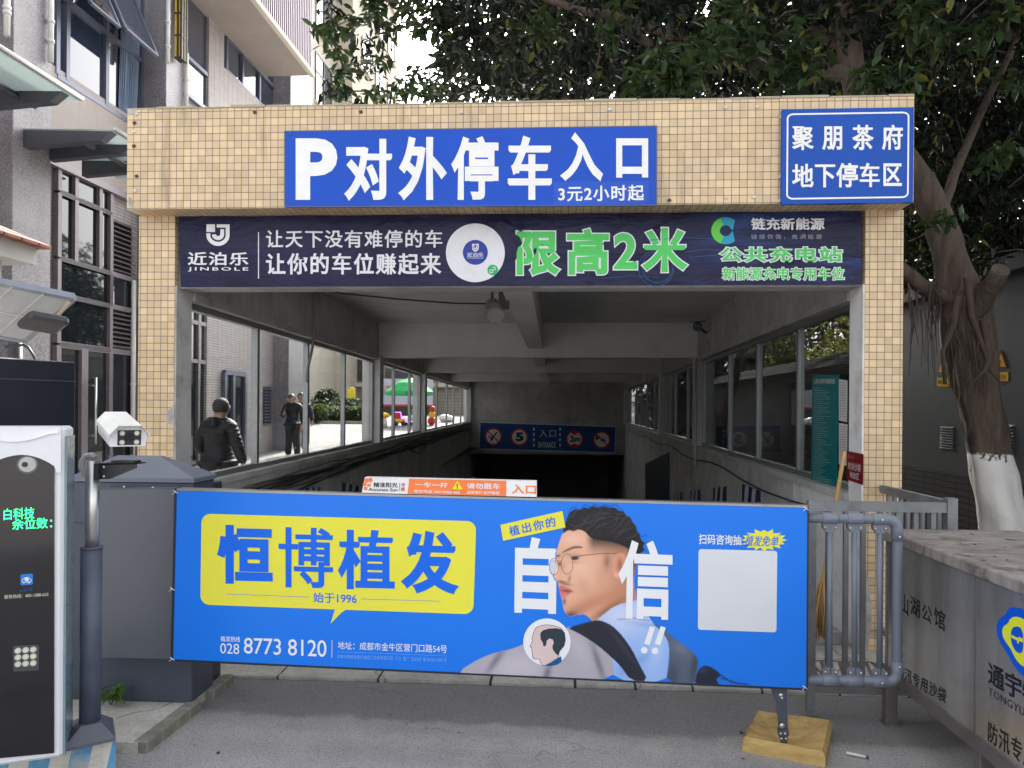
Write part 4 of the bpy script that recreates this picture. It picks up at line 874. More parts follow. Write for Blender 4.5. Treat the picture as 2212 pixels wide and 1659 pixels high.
for x in (1792, 1846, 1900):
    T = top0.lerp(topc, (x - 1742) / 196); B_2 = bot0.lerp(botc, (x - 1742) / 196 + .002)
    for q, s in ((T, -1), (B_2, 1)):
        coup.tube([q - bd * .034, q - bd * .030, q + bd * .030, q + bd * .034], [r1 + .002, r1 + .0055, r1 + .0055, r1 + .002], 16)
        coup.prism([q + bd * k + Vector((0, 0, s * z)) + bn_ * .012 for k, z in ((-.032, .022), (.032, .022), (.032, .044), (.015, .062), (-.015, .062), (-.032, .044))], bn_ * -.024)
        part('coupling', coup, FIT, er); coup = MB()
        for k in (-1, 1): scr = MB(); scr.sphere(tuple(q + bd * (.023 * k) + Vector((0, 0, s * .040)) + bn_ * .014), .0062, 10, 6); part('screw', scr, BOLT, er)
    b = MB(); b.tube([T + Vector((0, 0, -.03)), B_2 + Vector((0, 0, .03))], .0125, 14); part('rail_post', b, PVC, er)
mb = MB()
lp = lambda x, y, k=0.0: BP.off(-.02 + k).at(x, y)
mb.prism([lp(1668, 1484), lp(1701, 1485), lp(1700, 1512), lp(1690, 1515), lp(1676, 1512), lp(1671, 1500)], bn_ * -.03)
mb.prism([lp(1676, 1500, -.008), lp(1700, 1502, -.008), lp(1702, 1578, -.008), lp(1683, 1578, -.008)], bn_ * -.012)
mb.prism([lp(1681, 1577), lp(1704, 1577), lp(1704.5, 1590), lp(1683, 1590)], bn_ * -.026); mb.prism([lp(1684, 1590, -.005), lp(1702, 1590, -.005), lp(1701, 1606, -.005), lp(1688, 1612, -.005)], bn_ * -.014)
leg = part('support_leg', mb, GREY, bar)
for x, y, r in ((1687, 1502, .011), (1689, 1508, .007), (1689.5, 1568, .013), (1686.5, 1585, .006), (1696, 1585, .006), (1688, 1596, .006), (1698, 1596, .006)): mb = MB(); mb.sphere(tuple(lp(x, y, .003)), r, 10, 6, 0, (1, .5, 1)); part('bolt', mb, BOLT, leg)
# worn yellow wooden pad under the leg
def wood():
    t = NT('yellow_board'); a = t.noise(1.0, 6, .65, t.scale((3, 14, 14)), .6); b = t.noise(5, 5, .7)
    base = t.mix(t.ramp(a, [(.3, 0.), (.7, 1.)]), (.40, .25, .085), (.60, .42, .17)); base = t.mix(t.math('MULTIPLY', t.ramp(b, [(.55, 0.), (.72, 1.)]), .65), base, (.20, .09, .025))
    t.col(base).set(.8, 0, .25); t.bump(t.math('ADD', a, t.noise(30, 3)), .4, .006); return t.mat
zp = .052; PT = PZ(zp)
crn = [(1636, 1538.5), (1798, 1560), (1783, 1632), (1603, 1598)]
top = [PT.at(*inq(crn, u, v)) for u, v in ((0, 0), (.3, .01), (.7, -.005), (1, 0), (1.0, .5), (1, 1), (.75, 1.02), (.5, 1.0), (.25, 1.03), (0, 1), (.02, .8), (-.02, .62), (.015, .45), (-.01, .2))]
ctr = PT.at(1690, 1605) - Vector((0, 0, .022)); n = len(top)
bot = [p + Vector((0, 0, -zp)) for p in top]; mid = [ctr.lerp(p, .5) + Vector((0, 0, .010)) for p in top]; rim_ = [ctr.lerp(p, .93) + Vector((random.uniform(-.004, .004), random.uniform(-.004, .004), .020)) for p in top]
topd = [p + Vector((0, 0, -.006)) for p in top]
mb = MB(); vs = bot + topd + rim_ + mid + [ctr]
fs = [(i, (i + 1) % n, n + (i + 1) % n, n + i) for i in range(n)] + [(n + i, n + (i + 1) % n, 2 * n + (i + 1) % n, 2 * n + i) for i in range(n)] + [(2 * n + i, 2 * n + (i + 1) % n, 3 * n + (i + 1) % n, 3 * n + i) for i in range(n)] + [(3 * n + i, 3 * n + (i + 1) % n, 4 * n) for i in range(n)]
fs = [f[::-1] for f in fs]
mb.add(vs, fs, 0, False)
solo('wooden_pad', mb, wood(), 'worn yellow wooden board lying under the boom leg', 'board')
# ------------------------------------------------------------------ the street building on the left
AB = math.radians(1.15)
B0 = DD(553, 984, 20.5); NB = Vector((math.cos(AB), -math.sin(AB), 0)); TB = Vector((math.sin(AB), math.cos(AB), 0))
BL = Pl(B0, NB)
def sB(x, k=0.0): return (BL.off(k).at(x, 882) - B0).dot(TB)
def zB(x, y, k=0.0): return BL.off(k).at(x, y).z
def pB(s, k, z): q = B0 + TB * s + NB * k; q.z = z; return q
def bB(mb, s0, s1, k0, k1, z0, z1, m=0, bev=0.0):
    """box on the facade: s along it, k out from it"""
    return mb.obox((pB(s0, k0, z0) + pB(s1, k1, z1)) / 2, TB * (s1 - s0) / 2, NB * (k1 - k0) / 2, Vector((0, 0, (z1 - z0) / 2)), m, bev)
def granite():
    t = NT('granite'); a = t.noise(46, 3, .75); b = t.noise(1.1, 5, .65); c = t.noise(1.0, 4, .6, t.scale((2, 2, .35)))
    base = t.mix(t.ramp(a, [(.36, 0.), (.64, 1.)]), (.05, .045, .052), (.32, .30, .32)); base = t.mix(t.math('MULTIPLY', t.ramp(b, [(.4, 0.), (.7, 1.)]), .45), base, (.38, .365, .385))
    base = t.mix(t.math('MULTIPLY', t.ramp(c, [(.5, 0.), (.75, 1.)]), .35), base, (.07, .065, .07))
    t.col(base).set(.45, 0, .5); return t.mat
GRAN = granite()
BRICK = grid_mat('strip_brick', (.45, .41, .395), (.24, .24, .062), .08, (.36, .31, .30), (.26, .23, .22), var=.08, rough=.6, jw=.16, dirt=.35)
CREAMST = mat('cream_stone', (.60, .54, .44), .75, var=.08, sc=1.5, bump=.1, streak=.12); BAND = mat('beige_band', (.33, .28, .25), .6, var=.1, sc=1.2, streak=.2)
MULB = mat('blue_grey_mullion', (.13, .14, .19), .4, .3); MULP = mat('mauve_mullion', (.20, .172, .185), .45, .2); WPIPE = mat('white_drainpipe', (.66, .65, .62), .5, var=.1)
GLS = window_glass('office_glass', (.03, .042, .07), .8); GLD = window_glass('shaded_glass', (.012, .016, .02), .25)
CURT = mat('blue_curtain', (.16, .21, .30), .8, var=.15, sc=8)
bld = thing('street_building', 'grey granite and strip brick street building with mauve framed glazing beside the lane', 'building', tuple(pB(0, 0, 0)))
sL, s1a, s1b = sB(-420), sB(19, .55), sB(103, .55)
s2a = sB(294, 0); kp = .55
lo_k, hi_k = .1, 1.5
for _ in range(40):
    kp = (lo_k + hi_k) / 2
    if sB(354, kp) > s2a: lo_k = kp
    else: hi_k = kp
s2b = sB(400, kp); s3a = sB(588, .1); s3b = sB(670, kp)
zsill = zB(190, 213, 0); zgt = zB(180, 380, 0)
mb = MB(); bB(mb, sL, s3b + 1.0, -.5, 0, -1, 34); part('wall', mb, BRICK, bld)
for a, b, k in ((s1a, s1b, kp), (s2a, s2b, kp), (s3a, s3b, kp)):
    mb = MB(); bB(mb, a, b, .002, k, -1, 34, 0, .01); part('pilaster', mb, GRAN, bld)
mb = MB(); bB(mb, s1b, s2a, .002, .10, zgt, zgt + 1.55); bB(mb, s1b, s2a, .002, .16, zgt - .12, zgt, 1); part('band', mb, [BAND, MULP], bld)
def window(s0, s1, z0, z1, k, vs, hs_, fm, gm, fw=.09, name='window'):
    mb = MB()
    for z in [z0, z1] + hs_: bB(mb, s0, s1, k, k + .09, z - fw / 2, z + fw / 2, 0)
    for s in [s0, s1] + vs: bB(mb, s - fw / 2, s + fw / 2, k, k + .095, z0 + .02, z1 - .02, 0)
    wd = part(name, mb, fm, bld); mb = MB(); bB(mb, s0, s1, k - .004, k + .03, z0, z1); part('pane', mb, gm, wd); return wd
ztr = zB(213, 65, 0)
wA = window(sB(107), sB(292), zsill, zsill + 3.6, .02, [sB(129), sB(215)], [ztr], MULB, GLS)
mb = MB(); s_, e_ = sB(243), sB(280)
pts = []
for i in range(25):
    u = i / 24; pts.append((s_ + (e_ - s_) * u, .075 + .02 * math.sin(i * 1.9)))
for (a, k), (b, l) in zip(pts, pts[1:]): mb.quad(pB(a, k, zsill + .1), pB(b, l, zsill + .1), pB(b + .25, l, zsill + 3.4), pB(a + .12, k, zsill + 3.4))
part('curtain', mb, CURT, wA)
for xa, ya, xb, yb in ((190, 0, 252, 54), (265, 59, 334, 114)):
    ko = .62; za = (zB(xa, ya, ko) + zB(xb, yb, ko)) / 2; a, b = sB(xa, ko), sB(xb, ko); zt_ = za + 1.15; ki = .12
    mb = MB(); P = [pB(a, ko, za), pB(b, ko, za), pB(b, ki, zt_), pB(a, ki, zt_)]; nn = (P[1] - P[0]).cross(P[3] - P[0]).normalized()
    for p, q in zip(P, P[1:] + P[:1]): mb.bar(p, q, .06, .05, 0, nn)
    f = part('open_sash', mb, MULB, bld); mb = MB(); mb.prism(P, nn * .008); part('pane', mb, GLS, f)
zw = zB(418, 142, 0)
window(s2b + .05, sB(441), zB(418, 220), zw + 4, .02, [], [zw], MULB, GLS)
window(s2b + .05, sB(441), .3, zB(430, 662), .02, [sB(420)], [zB(430, 700), zB(430, 782)], MULP, GLD)
mb = MB(); c = BL.off(.12).at(406, 160)
for r in (.16, .12, .08): mb.disc(c + NB * (.2 - r) * .1, TB, Vector((0, 0, 1)), r, 0, 24, r - .02)
part('vent_fan', mb, mat('fan_bronze', (.20, .13, .08), .5), bld)
zb1 = zB(516, 174, .15); zb2 = zB(516, 101, .15)
mb = MB(); bB(mb, sB(446, .12), s3a, .002, .12, -1, zb1); bB(mb, sB(446, .12), sB(479, .12), .003, .121, zb1, 12); part('brick_bay', mb, BRICK, bld)
window(sB(480, .05), sB(588, .05), zb1, zb2 + 2.4, .03, [sB(515, .05), sB(552, .05)], [zb2], MULB, GLS)
window(sB(480, .12), sB(524, .12), .2, zB(500, 806, .12), .125, [sB(498, .12)], [], MULB, GLD, .12, 'door')
mb = MB(); a, b = sB(568, .12), sB(585, .12); z0, z1 = zB(576, 917, .12), zB(576, 836, .12)
for i in range(12): bB(mb, a, b, .125, .17, z0 + (z1 - z0) * i / 12, z0 + (z1 - z0) * (i + .6) / 12)
bB(mb, a, b, .121, .126, z0, z1, 1); part('louvre', mb, [MULB, BLK], bld)
# ground floor glazing between the pilasters
zc = [zB(172, 438), zB(200, 582), zB(200, 655), zB(200, 754)]
sa, sb_, sc_, sd_ = sB(113), sB(227), sB(283), sB(170)
window(sa, sb_, zc[1], zc[0], .02, [sB(150), sB(203)], [], MULP, GLD)
window(sa, sb_, zc[2], zc[1], .02, [], [], MULP, GLD); window(sa, sb_, zc[3], zc[2], .02, [], [], MULP, GLD)
window(sb_, sc_, zc[2], zc[1], .02, [], [], MULP, GLD)
dr = window(sa, sb_, .1, zc[3], .02, [sd_ - .03, sd_ + .03], [], MULP, GLD, .11, 'door')
mb = MB(); mb.tube([pB(sd_ + .17, .2, .9), pB(sd_ + .17, .2, 2.1)], .022, 10, 0)
for z in (1.05, 1.95): mb.tube([pB(sd_ + .17, .06, z), pB(sd_ + .17, .2, z)], .012, 8, 0)
part('handle', mb, SST, dr)
window(sb_, sc_, .1, zc[3], .02, [], [], MULP, GLD, .1, 'door')
window(sa, sb_, zc[0], zgt, .02, [sB(150), sB(203)], [], MULP, GLD)
LOUV = mat('mauve_louvre', (.20, .17, .18), .45, .2)
for z0, z1 in ((zc[1] + .06, zc[0] - .05), (zc[3] + .06, zc[2] - .06)):
    mb = MB(); n = max(5, int((z1 - z0) / .085))
    for i in range(n):
        z = z0 + (z1 - z0) * (i + .5) / n; mb.obox(pB((sb_ + sc_) / 2, .07, z), TB * ((sc_ - sb_) / 2 - .05), NB * .04 + Vector((0, 0, -.022)), Vector((0, 0, .006)) + NB * .003)
    bB(mb, sb_ + .05, sc_ - .05, .003, .012, z0, z1, 1); part('louvre', mb, [LOUV, BLK], bld)
for x, k, y0, y1 in ((357, kp + .05, -40, 131), (398, kp + .05, 110, 232), (104, kp + .06, -40, 131), (9, kp + .08, -40, 74), (287, .12, 605, 1060)):
    mb = MB(); z0, z1 = zB(x, y1, k), zB(x, y0, k); s = sB(x, k); mb.tube([pB(s, k, z0), pB(s, k, z1)], .042 if x != 287 else .045, 10)
    for z in (z0 + .3, (z0 + z1) / 2): mb.tube([pB(s, k, z), pB(s, k, z + .05)], .055, 10)
    part('drainpipe', mb, WPIPE, bld)
# balcony with upright bars, pilaster windows beyond
kb = 1.5; zb_b = zB(670, 156, kb); s0, s1 = sB(440, kb), sB(670, kb)
mb = MB(); bB(mb, s0, s1, .003, kb, zb_b, zb_b + .16); bB(mb, s0 - .02, s1 + .03, kb - .06, kb + .06, zb_b - .05, zb_b + .05, 1); bl_c = part('balcony', mb, [BAND, CREAMST], bld)
mb = MB(); s = s0
while s < s1: bB(mb, s, s + .05, kb - .05, kb, zb_b + .16, zb_b + 2.2); s += .125
bB(mb, s0, s1, kb - .06, kb + .01, zb_b + 2.2, zb_b + 2.3); part('railing', mb, mat('mauve_bar', (.20, .16, .19), .5, .2), bl_c)
# yellow lantern box
kl = kp + .05; s0 = sB(372, kl); ko = kl + .3
for _ in range(30):
    if sB(384.5, ko) > s0: ko += .02
    else: ko -= .02
s1 = sB(397, ko); z0 = zB(384, 117, ko)
mb = MB(); bB(mb, s0, s1, kl, ko, z0, z0 + 3.6); lan = thing('lantern_box', 'yellow box lantern with dark grid fixed to the granite pilaster', 'lantern', tuple(pB((s0 + s1) / 2, ko, z0)))
part('lamp_box', mb, mat('lantern_yellow', (.78, .52, .05), .5, var=.1, sc=2), lan)
mb = MB()
for i in range(8):
    z = z0 + .45 * i; bB(mb, s0 - .012, s1 + .012, kl, ko + .012, z - .018, z + .018)
for s, k in ((s0, ko), (s1, ko), ((s0 + s1) / 2, ko), (s0, (kl + ko) / 2)): bB(mb, s - .02, s + .02, k - .02, k + .02, z0 - .03, z0 + 3.6)
part('grid_frame', mb, mat('lantern_frame', (.04, .035, .03), .5), lan)
# ---- glass canopies on steel brackets
CGL = NT('wired_glass'); CGL.col(CGL.mix(CGL.ramp(CGL.noise(2.2, 6, .7), [(.35, 0.), (.7, 1.)]), (.24, .27, .27), (.40, .44, .43))).set(.3, 0, .5); CGL.b.inputs['Transmission Weight'].default_value = 0.0
tlu = CGL.n('ShaderNodeBsdfTranslucent'); tlu.inputs[0].default_value = (.52, .58, .57, 1); mxs = CGL.n('ShaderNodeMixShader'); mxs.inputs[0].default_value = .6
CGL.l(CGL.b.outputs[0], mxs.inputs[1]); CGL.l(tlu.outputs[0], mxs.inputs[2]); CGL.l(mxs.outputs[0], CGL.out.inputs[0])
CST = mat('canopy_steel', (.075, .08, .095), .45, .3)
def canopy(kq, outer, tips, label):
    z = BL.off(kq).at(*outer[0]).z; s0 = sB(outer[0][0], kq) if len(outer) == 1 else min(sB(o[0], kq) for o in outer); s1 = max(sB(o[0], kq) for o in outer)
    c = thing('glass_canopy', label, 'canopy', tuple(pB(s0, 0, z)), 'glass canopies over the shop doors')
    mb = MB(); mb.prism([pB(s0, .55, z + .05), pB(s1, .55, z + .05), pB(s1, kq, z), pB(s0, kq, z)], (0, 0, .025)); part('glass_sheet', mb, CGL.mat, c)
    for x, y in tips:
        s = sB(x, kq - .1); mb = MB(); h = .17
        mb.prism([pB(s - .07, .56, z - h - .05), pB(s - .07, .56, z - .012 + .05), pB(s - .07, kq - .05, z - .012), pB(s - .07, kq - .22, z - h + .03)], TB * .14); part('bracket', mb, CST, c)
    for k in (kq - .02, (kq + .6) / 2):
        mb = MB(); zz = z + .05 * (kq - k) / (kq - .55) - (.07 if k < kq - .1 else -.03); mb.tube([pB(s0, k, zz), pB(s1, k, zz)], .045 if k < kq - .1 else .03, 10); part('rail', mb, CST if k < kq - .1 else WPIPE, c)
    return c
canopy(2.0, [(-150, 10), (176, 232)], [(-40, 140), (130, 224)], 'higher glass canopy on a dark steel bracket in front of the first granite pilaster')
canopy(2.0, [(247, 281), (420, 392)], [(236, 288), (284, 330), (345, 375)], 'lower glass canopy on three steel brackets, reaching behind the tiled portal')
# ---- beige blocks further along, red brick and cream
TW = MULB
def block(name, s0, s1, k, z1, m, label, wins, fl=3.1):
    b = thing(name, label, 'building', tuple(pB((s0 + s1) / 2, k, 0)))
    mb = MB(); bB(mb, s0, s1, k - 8, k, -1, z1); part('wall', mb, m, b)
    for (a, c, z0, h) in wins:
        mb = MB()
        for z in (z0, z0 + h * .62, z0 + h): bB(mb, a, c, k + .01, k + .07, z - .04, z + .04)
        for s in (a, (a + c) / 2, c): bB(mb, s - .035, s + .035, k + .01, k + .075, z0, z0 + h)
        f = part('window', mb, TW, b); mb = MB(); bB(mb, a, c, k + .004, k + .03, z0, z0 + h); part('pane', mb, GLS, f)
        mb = MB(); bB(mb, a - .15, c + .15, k, k + .16, z0 - .2, z0 - .06); part('sill', mb, CREAMST, f)
    return b
kk = -6.0; sa_, sb2 = sB(650, kk), sB(722, kk)
zz0 = zB(695, 232, kk); zz1 = zB(695, 130, kk)
block('cream_building', sa_, sb2, kk, 60, CREAMST, 'cream block with barred windows next after the granite building', [(sB(676, kk), sB(710, kk), zz0, zz1 - zz0), (sB(676, kk), sB(710, kk), zz1 + 1.4, 4.2), (sB(676, kk), sB(710, kk), zz0 - 9, 5)])
k2 = -5.0; s4 = max(sb2 + .03, sB(728, k2))
block('tall_cream_building', s4, s4 + 12, k2, 60, mat('pale_cream', (.56, .50, .40), .8, var=.08, sc=.8), 'taller pale cream block behind the leaves, furthest along the row', [(s4 + 2 + 3.4 * i, s4 + 4 + 3.4 * i, z, 1.8) for i in range(3) for z in (8, 12, 16, 20, 24, 28, 32)])
# far block across the end of the yard
fb = thing('brick_block', 'tan brick block closing the far end of the yard', 'building', (-8, 47, gz(47)))
mb = MB(); mb.box((-17.5, 47, 0), (2.5, 56, 7.0)); part('wall', mb, grid_mat('tan_brick', (.36, .30, .24), (.5, .5, .2), .1, (.26, .22, .18), (.2, .17, .14), var=.1, jw=.1, rough=.7), fb)
for i in range(5):
    mb = MB(); mb.box((-14 + i * 3.1, 46.93, 3.3), (-12.2 + i * 3.1, 46.99, 5.2)); part('window', mb, GLD, fb)
mb = MB(); mb.box((-17.5, 46.6, 2.9), (2.5, 47.0, 3.15)); part('ledge', mb, CREAMST, fb)
# ------------------------------------------------------------------ right side: steel box, railing, broom, wall, trees
STEEL = NT('stained_steel'); _f = STEEL.noise(1.0, 5, .65, STEEL.scale((6, 6, .8))); _g = STEEL.noise(3, 5, .7); _h = STEEL.noise(60, 2, .5, STEEL.scale((1, 1, .02)))
_c = STEEL.mix(STEEL.ramp(_f, [(.40, 0.), (.62, 1.)]), (.52, .505, .49), (.74, .72, .70)); _c = STEEL.mix(STEEL.math('MULTIPLY', STEEL.ramp(_g, [(.50, 0.), (.78, 1.)]), .3), _c, (.42, .34, .26))
STEEL.col(_c).set(STEEL.math('MULTIPLY_ADD', _g, .12, .20), .85, .5); STEEL.bump(STEEL.math('MULTIPLY_ADD', _h, .3, STEEL.noise(1.2, 1)), .03, .02); STEEL = STEEL.mat
DUSTY = NT('dusty_lid'); _a = DUSTY.noise(1.0, 7, .75, DUSTY.scale((3, 9, 3)), 1.2); _b = DUSTY.noise(5, 6, .75)
_c = DUSTY.mix(DUSTY.ramp(_a, [(.35, 0.), (.65, 1.)]), (.16, .135, .12), (.36, .325, .295)); _c = DUSTY.mix(DUSTY.math('MULTIPLY', DUSTY.ramp(_b, [(.55, 0.), (.64, 1.)]), .7), _c, (.07, .06, .055)); DUSTY.col(_c).set(DUSTY.math('MULTIPLY_ADD', _b, .5, .3), .2, .4); DUSTY = DUSTY.mat
FR = mat('brown_grey_frame', (.17, .15, .145), .45, .5, var=.15)
A_ = DD(1906, 1142, 3.80)
xb, yb_, zb_ = A_.x, A_.y, A_.z
yn = yb_ - 2.0; z0 = .24
bx_ = thing('sandbag_box', 'dusty stainless steel storage box on legs with black Chinese lettering and a blue yellow emblem', 'storage box', (xb + .35, yb_ - .8, 0))
mb = MB(); mb.box((xb + .012, yn, z0 + .05), (xb + .66, yb_ - .012, zb_ - .05)); part('box_body', mb, STEEL, bx_)
mb = MB(); mb.box((xb - .012, yn - .02, zb_ - .052), (xb + .68, yb_ + .012, zb_), 0, .006); part('lid', mb, [DUSTY], bx_)
mb = MB()
mb.bar((xb + .02, yn, z0 + .03), (xb + .02, yb_, z0 + .03), .045, .05); mb.bar((xb + .64, yn, z0 + .03), (xb + .64, yb_, z0 + .03), .045, .05); mb.bar((xb + .043, yb_ - .02, z0 + .03), (xb + .617, yb_ - .02, z0 + .03), .045, .05)
part('base_frame', mb, FR, bx_)
yp = PX(xb - .001, -1).at(2100, 1300).y
for y in (yb_ - .03, yp - .03):
    for x in (xb + .03, xb + .63):
        mb = MB(); mb.box((x - .028, y - .028, .0), (x + .028, y + .028, z0 + .004), 0, .004); mb.box((x - .036, y - .036, .0), (x + .036, y + .036, .014)); part('leg', mb, FR, bx_)
pb_ = PX(xb + .012, -1)
for y in (yp, yb_ - .0425):
    mb = MB(); mb.box((xb + .0095, y - .0025, z0 + .06), (xb + .013, y + .0025, zb_ - .06)); part('seam', mb, FR, bx_)
INK = mat('black_ink', (.012, .012, .014), .35, spec=.3)
mb = MB()
letter(mb, pb_, '山', ((1947, 1280), (1962, 1287), (1962, 1331), (1947, 1320)), .012, 0, .001)
for ch, q in (('湖', ((1967, 1285), (1987.5, 1297), (1987, 1337), (1967, 1326))), ('公', ((1992, 1302), (2014, 1313), (2013, 1350), (1991.5, 1336))), ('馆', ((2018, 1309), (2042, 1322), (2041.5, 1365), (2018, 1349)))): letter(mb, pb_, ch, q, .012, 0, .001)
letter(mb, pb_, '防汛专用沙袋', ((1940, 1433), (2045, 1490), (2043, 1521), (1939, 1461)), .012, 0, .001, 1.12)
letter(mb, pb_, '通宇物业', ((2135, 1428), (2295, 1508), (2293, 1568), (2135, 1476)), .022, 0, .001); letter(mb, pb_, 'TONGYU PROPERTY', ((2136, 1484), (2330, 1600), (2330, 1620), (2136, 1500)), .0, 0, .001, 1.1)
letter(mb, pb_, '防汛专用沙袋', ((2135, 1557), (2300, 1655), (2298, 1712), (2134, 1601)), .014, 0, .001, 1.12)
part('lettering', mb, INK, bx_)
mb = MB()
def blobp(s): return [(2151 + u * s * .97 + 0, 1420 + v * s) for u, v in ()]
e1 = [(2152, 1360), (2155, 1344), (2163, 1333), (2172, 1329), (2176, 1318), (2186, 1311), (2198, 1312), (2216, 1318), (2240, 1340), (2256, 1385), (2250, 1425), (2236, 1452), (2222, 1466), (2206, 1458), (2190, 1438), (2176, 1410), (2160, 1388)]
e2 = [(2165, 1364), (2169, 1352), (2178, 1348), (2183, 1336), (2195, 1331), (2214, 1337), (2236, 1358), (2244, 1392), (2236, 1428), (2222, 1444), (2206, 1437), (2194, 1422), (2184, 1400), (2170, 1382)]
e3 = [(2186, 1358), (2196, 1352), (2208, 1356), (2213, 1380), (2210, 1412), (2198, 1410), (2188, 1396), (2184, 1376)]
for e_, m, l in ((e1, 0, .0012), (e2, 1, .0018), (e3, 0, .0024)): ppoly(mb, pb_, [tuple(k) for k in smooth(e_, 2)], m, l)
ppoly(mb, pb_, [(2186, 1371), (2202, 1379), (2202, 1375), (2212, 1380), (2212, 1388), (2203, 1385), (2203, 1391), (2199, 1389), (2199, 1384), (2186, 1377)], 1, .0030)
part('emblem', mb, [vinyl('emblem_blue', lin(8, 84, 205), .3), vinyl('emblem_yellow', lin(222, 226, 50), .3)], bx_)
# bits of leaf litter on the lid
mb = MB()
for k in range(60):
    x, y = random.uniform(xb, xb + .6), random.uniform(yn + .6, yb_); a = random.uniform(0, 3.14); l = random.uniform(.008, .028); c, s = math.cos(a), math.sin(a); z = zb_ + .0015 + random.random() * .002
    mb.add([(x - c * l, y - s * l, z), (x + s * l * .25, y - c * l * .25, z + .003), (x + c * l, y + s * l, z), (x - s * l * .25, y + c * l * .25, z + .002)], [(0, 1, 2, 3)], k % 3)
o = solo('leaf_litter', mb, [mat('litter_dark', (.05, .04, .035)), mat('litter_tan', (.30, .22, .12)), mat('litter_pale', (.42, .37, .30))], 'scattered dry leaf bits on the dusty steel lid', 'leaf litter'); o['kind'] = 'stuff'
# ---- grey steel railing, two runs meeting at a corner post
RGREY = mat('weathered_grey_paint', (.20, .205, .21), .5, .3, var=.2, sc=7, dirt=((.30, .31, .33), .5), streak=.25)
YF = 3.93
ra, rb = PY(YF).at(1753, 1080), PY(YF).at(2053, 1082); zt_ = ra.z; zr2 = zt_ - .015
fn = thing('steel_railing', 'weathered grey steel railing in two runs with a corner post beside the tiled pillar', 'railing', (ra.x, YF, 0))
mb = MB(); mb.box((ra.x - .02, YF - .02, .03), (ra.x + .02, YF + .02, zt_)); part('post', mb, RGREY, fn)
mb = MB(); mb.box((rb.x - .025, YF - .025, .01), (rb.x + .025, YF + .025, zt_ + .02)); part('post', mb, RGREY, fn)
mb = MB(); mb.box((ra.x + .0205, YF - .018, zt_ - .055), (rb.x - .0255, YF + .018, zt_ - .004)); part('rail', mb, RGREY, fn)
mb = MB(); mb.box((ra.x + .0205, YF - .015, .13), (rb.x - .0255, YF + .015, .165)); part('rail', mb, RGREY, fn)
rc = PY(5.03).at(1906, 1056); rc.y = 5.026
d1 = Vector((rb.x, YF + .026, zt_ - .02))
mb = MB(); mb.bar(d1, (rc.x, rc.y, rc.z), .036, .05); part('rail', mb, RGREY, fn)
mb = MB(); mb.bar((d1.x, d1.y, .15), (rc.x, rc.y, .15), .03, .035); part('rail', mb, RGREY, fn)
nb = 8
for i in range(1, nb):
    x = ra.x + (rb.x - ra.x) * i / nb; mb = MB(); mb.box((x - .012, YF - .010, .166), (x + .012, YF + .010, zt_ - .056)); part('bar', mb, RGREY, fn)
for i in range(1, 9):
    q = d1.lerp(Vector((rc.x, rc.y, rc.z)), i / 9); mb = MB(); mb.box((q.x - .010, q.y - .012, .168), (q.x + .010, q.y + .012, q.z - .026)); part('bar', mb, RGREY, fn)
# ---- broom leaning on the jamb, drain grate, plank, low step
bq = thing('straw_broom', 'straw broom with bamboo handle standing head down against the white jamb', 'broom', (1.95, 4.95, 0))
h0, h1 = PY(4.98).at(1776, 1262), PY(5.02).at(1824, 975)
mb = MB(); mb.tube([h0 + (h1 - h0) * t for t in (-.25, 0, .2, .21, .4, .41, .62, .63, .82, .83, 1)], [.015, .015, .014, .016, .014, .016, .014, .0155, .013, .015, .013], 8); part('handle', mb, mat('bamboo', (.45, .27, .10), .5, var=.2, sc=5), bq)
mb = MB(); u = (h1 - h0).normalized(); bot_ = PY(4.93).at(1772, 1368)
for k in range(150):
    a = random.uniform(0, 6.28); r = random.random() ** .5; t0_ = h0 + u * random.uniform(-.06, .05) + Vector((math.cos(a), math.sin(a), 0)) * .018 * r; e_ = bot_ + Vector((math.cos(a) * .075 * r, math.sin(a) * .05 * r, random.uniform(-.05, .05)))
    mb.tube([t0_, t0_.lerp(e_, .5) + Vector((math.cos(a), math.sin(a), 0)) * .016, e_], [.003, .0026, .0016], 4, k % 2)
part('straw_head', mb, [mat('straw', (.48, .30, .12), .8), mat('straw_dark', (.26, .14, .05), .8)], bq)
mb = MB(); g0, g1 = PZ(.014).at(1752, 1436), PZ(.014).at(1880, 1440)
gx0, gx1, gy0, gy1 = g0.x - .05, g1.x + .05, 4.47, 4.78
mb.box((gx0, gy0, -.02), (gx1, gy0 + .02, .016)); mb.box((gx0, gy1 - .02, -.02), (gx1, gy1, .016)); x = gx0
while x < gx1: mb.prism([(x, gy0 + .02, .004), (x + .022, gy0 + .02, .004), (x + .092, gy1 - .02, .004), (x + .07, gy1 - .02, .004)], (0, 0, .011)); x += .055
mb.box((gx0, gy0, -.03), (gx1, gy1, -.015), 1)
o = solo('drain_grate', mb, [mat('rusty_grate', (.16, .12, .10), .8, .2, var=.3), mat('drain_dark', (.01, .01, .01), .9)], 'rusty slotted drain grate on the apron behind the pipe rail', 'drain grate')
mb = MB(); q0 = PY(5.2).at(1760, 1362); mb.box((1.62, 5.10, .012), (1.95, 5.22, .11), 0, .01); mb.tube([(1.95, 5.09, .06), (1.975, 5.09, .06), (1.975, 5.09, .10)], .006, 6)
solo('metal_tray', mb, mat('dull_zinc', (.30, .29, .28), .5, .3, var=.2), 'dull grey metal box on the ground under the broom head', 'metal box')
mb = MB(); mb.tube([PZ(.012).at(1828, 1626), PZ(.012).at(1872, 1635)], [.007, .006], 8); mb.tube([PZ(.012).at(1872, 1635), PZ(.012).at(1876, 1636)], .008, 8, 1)
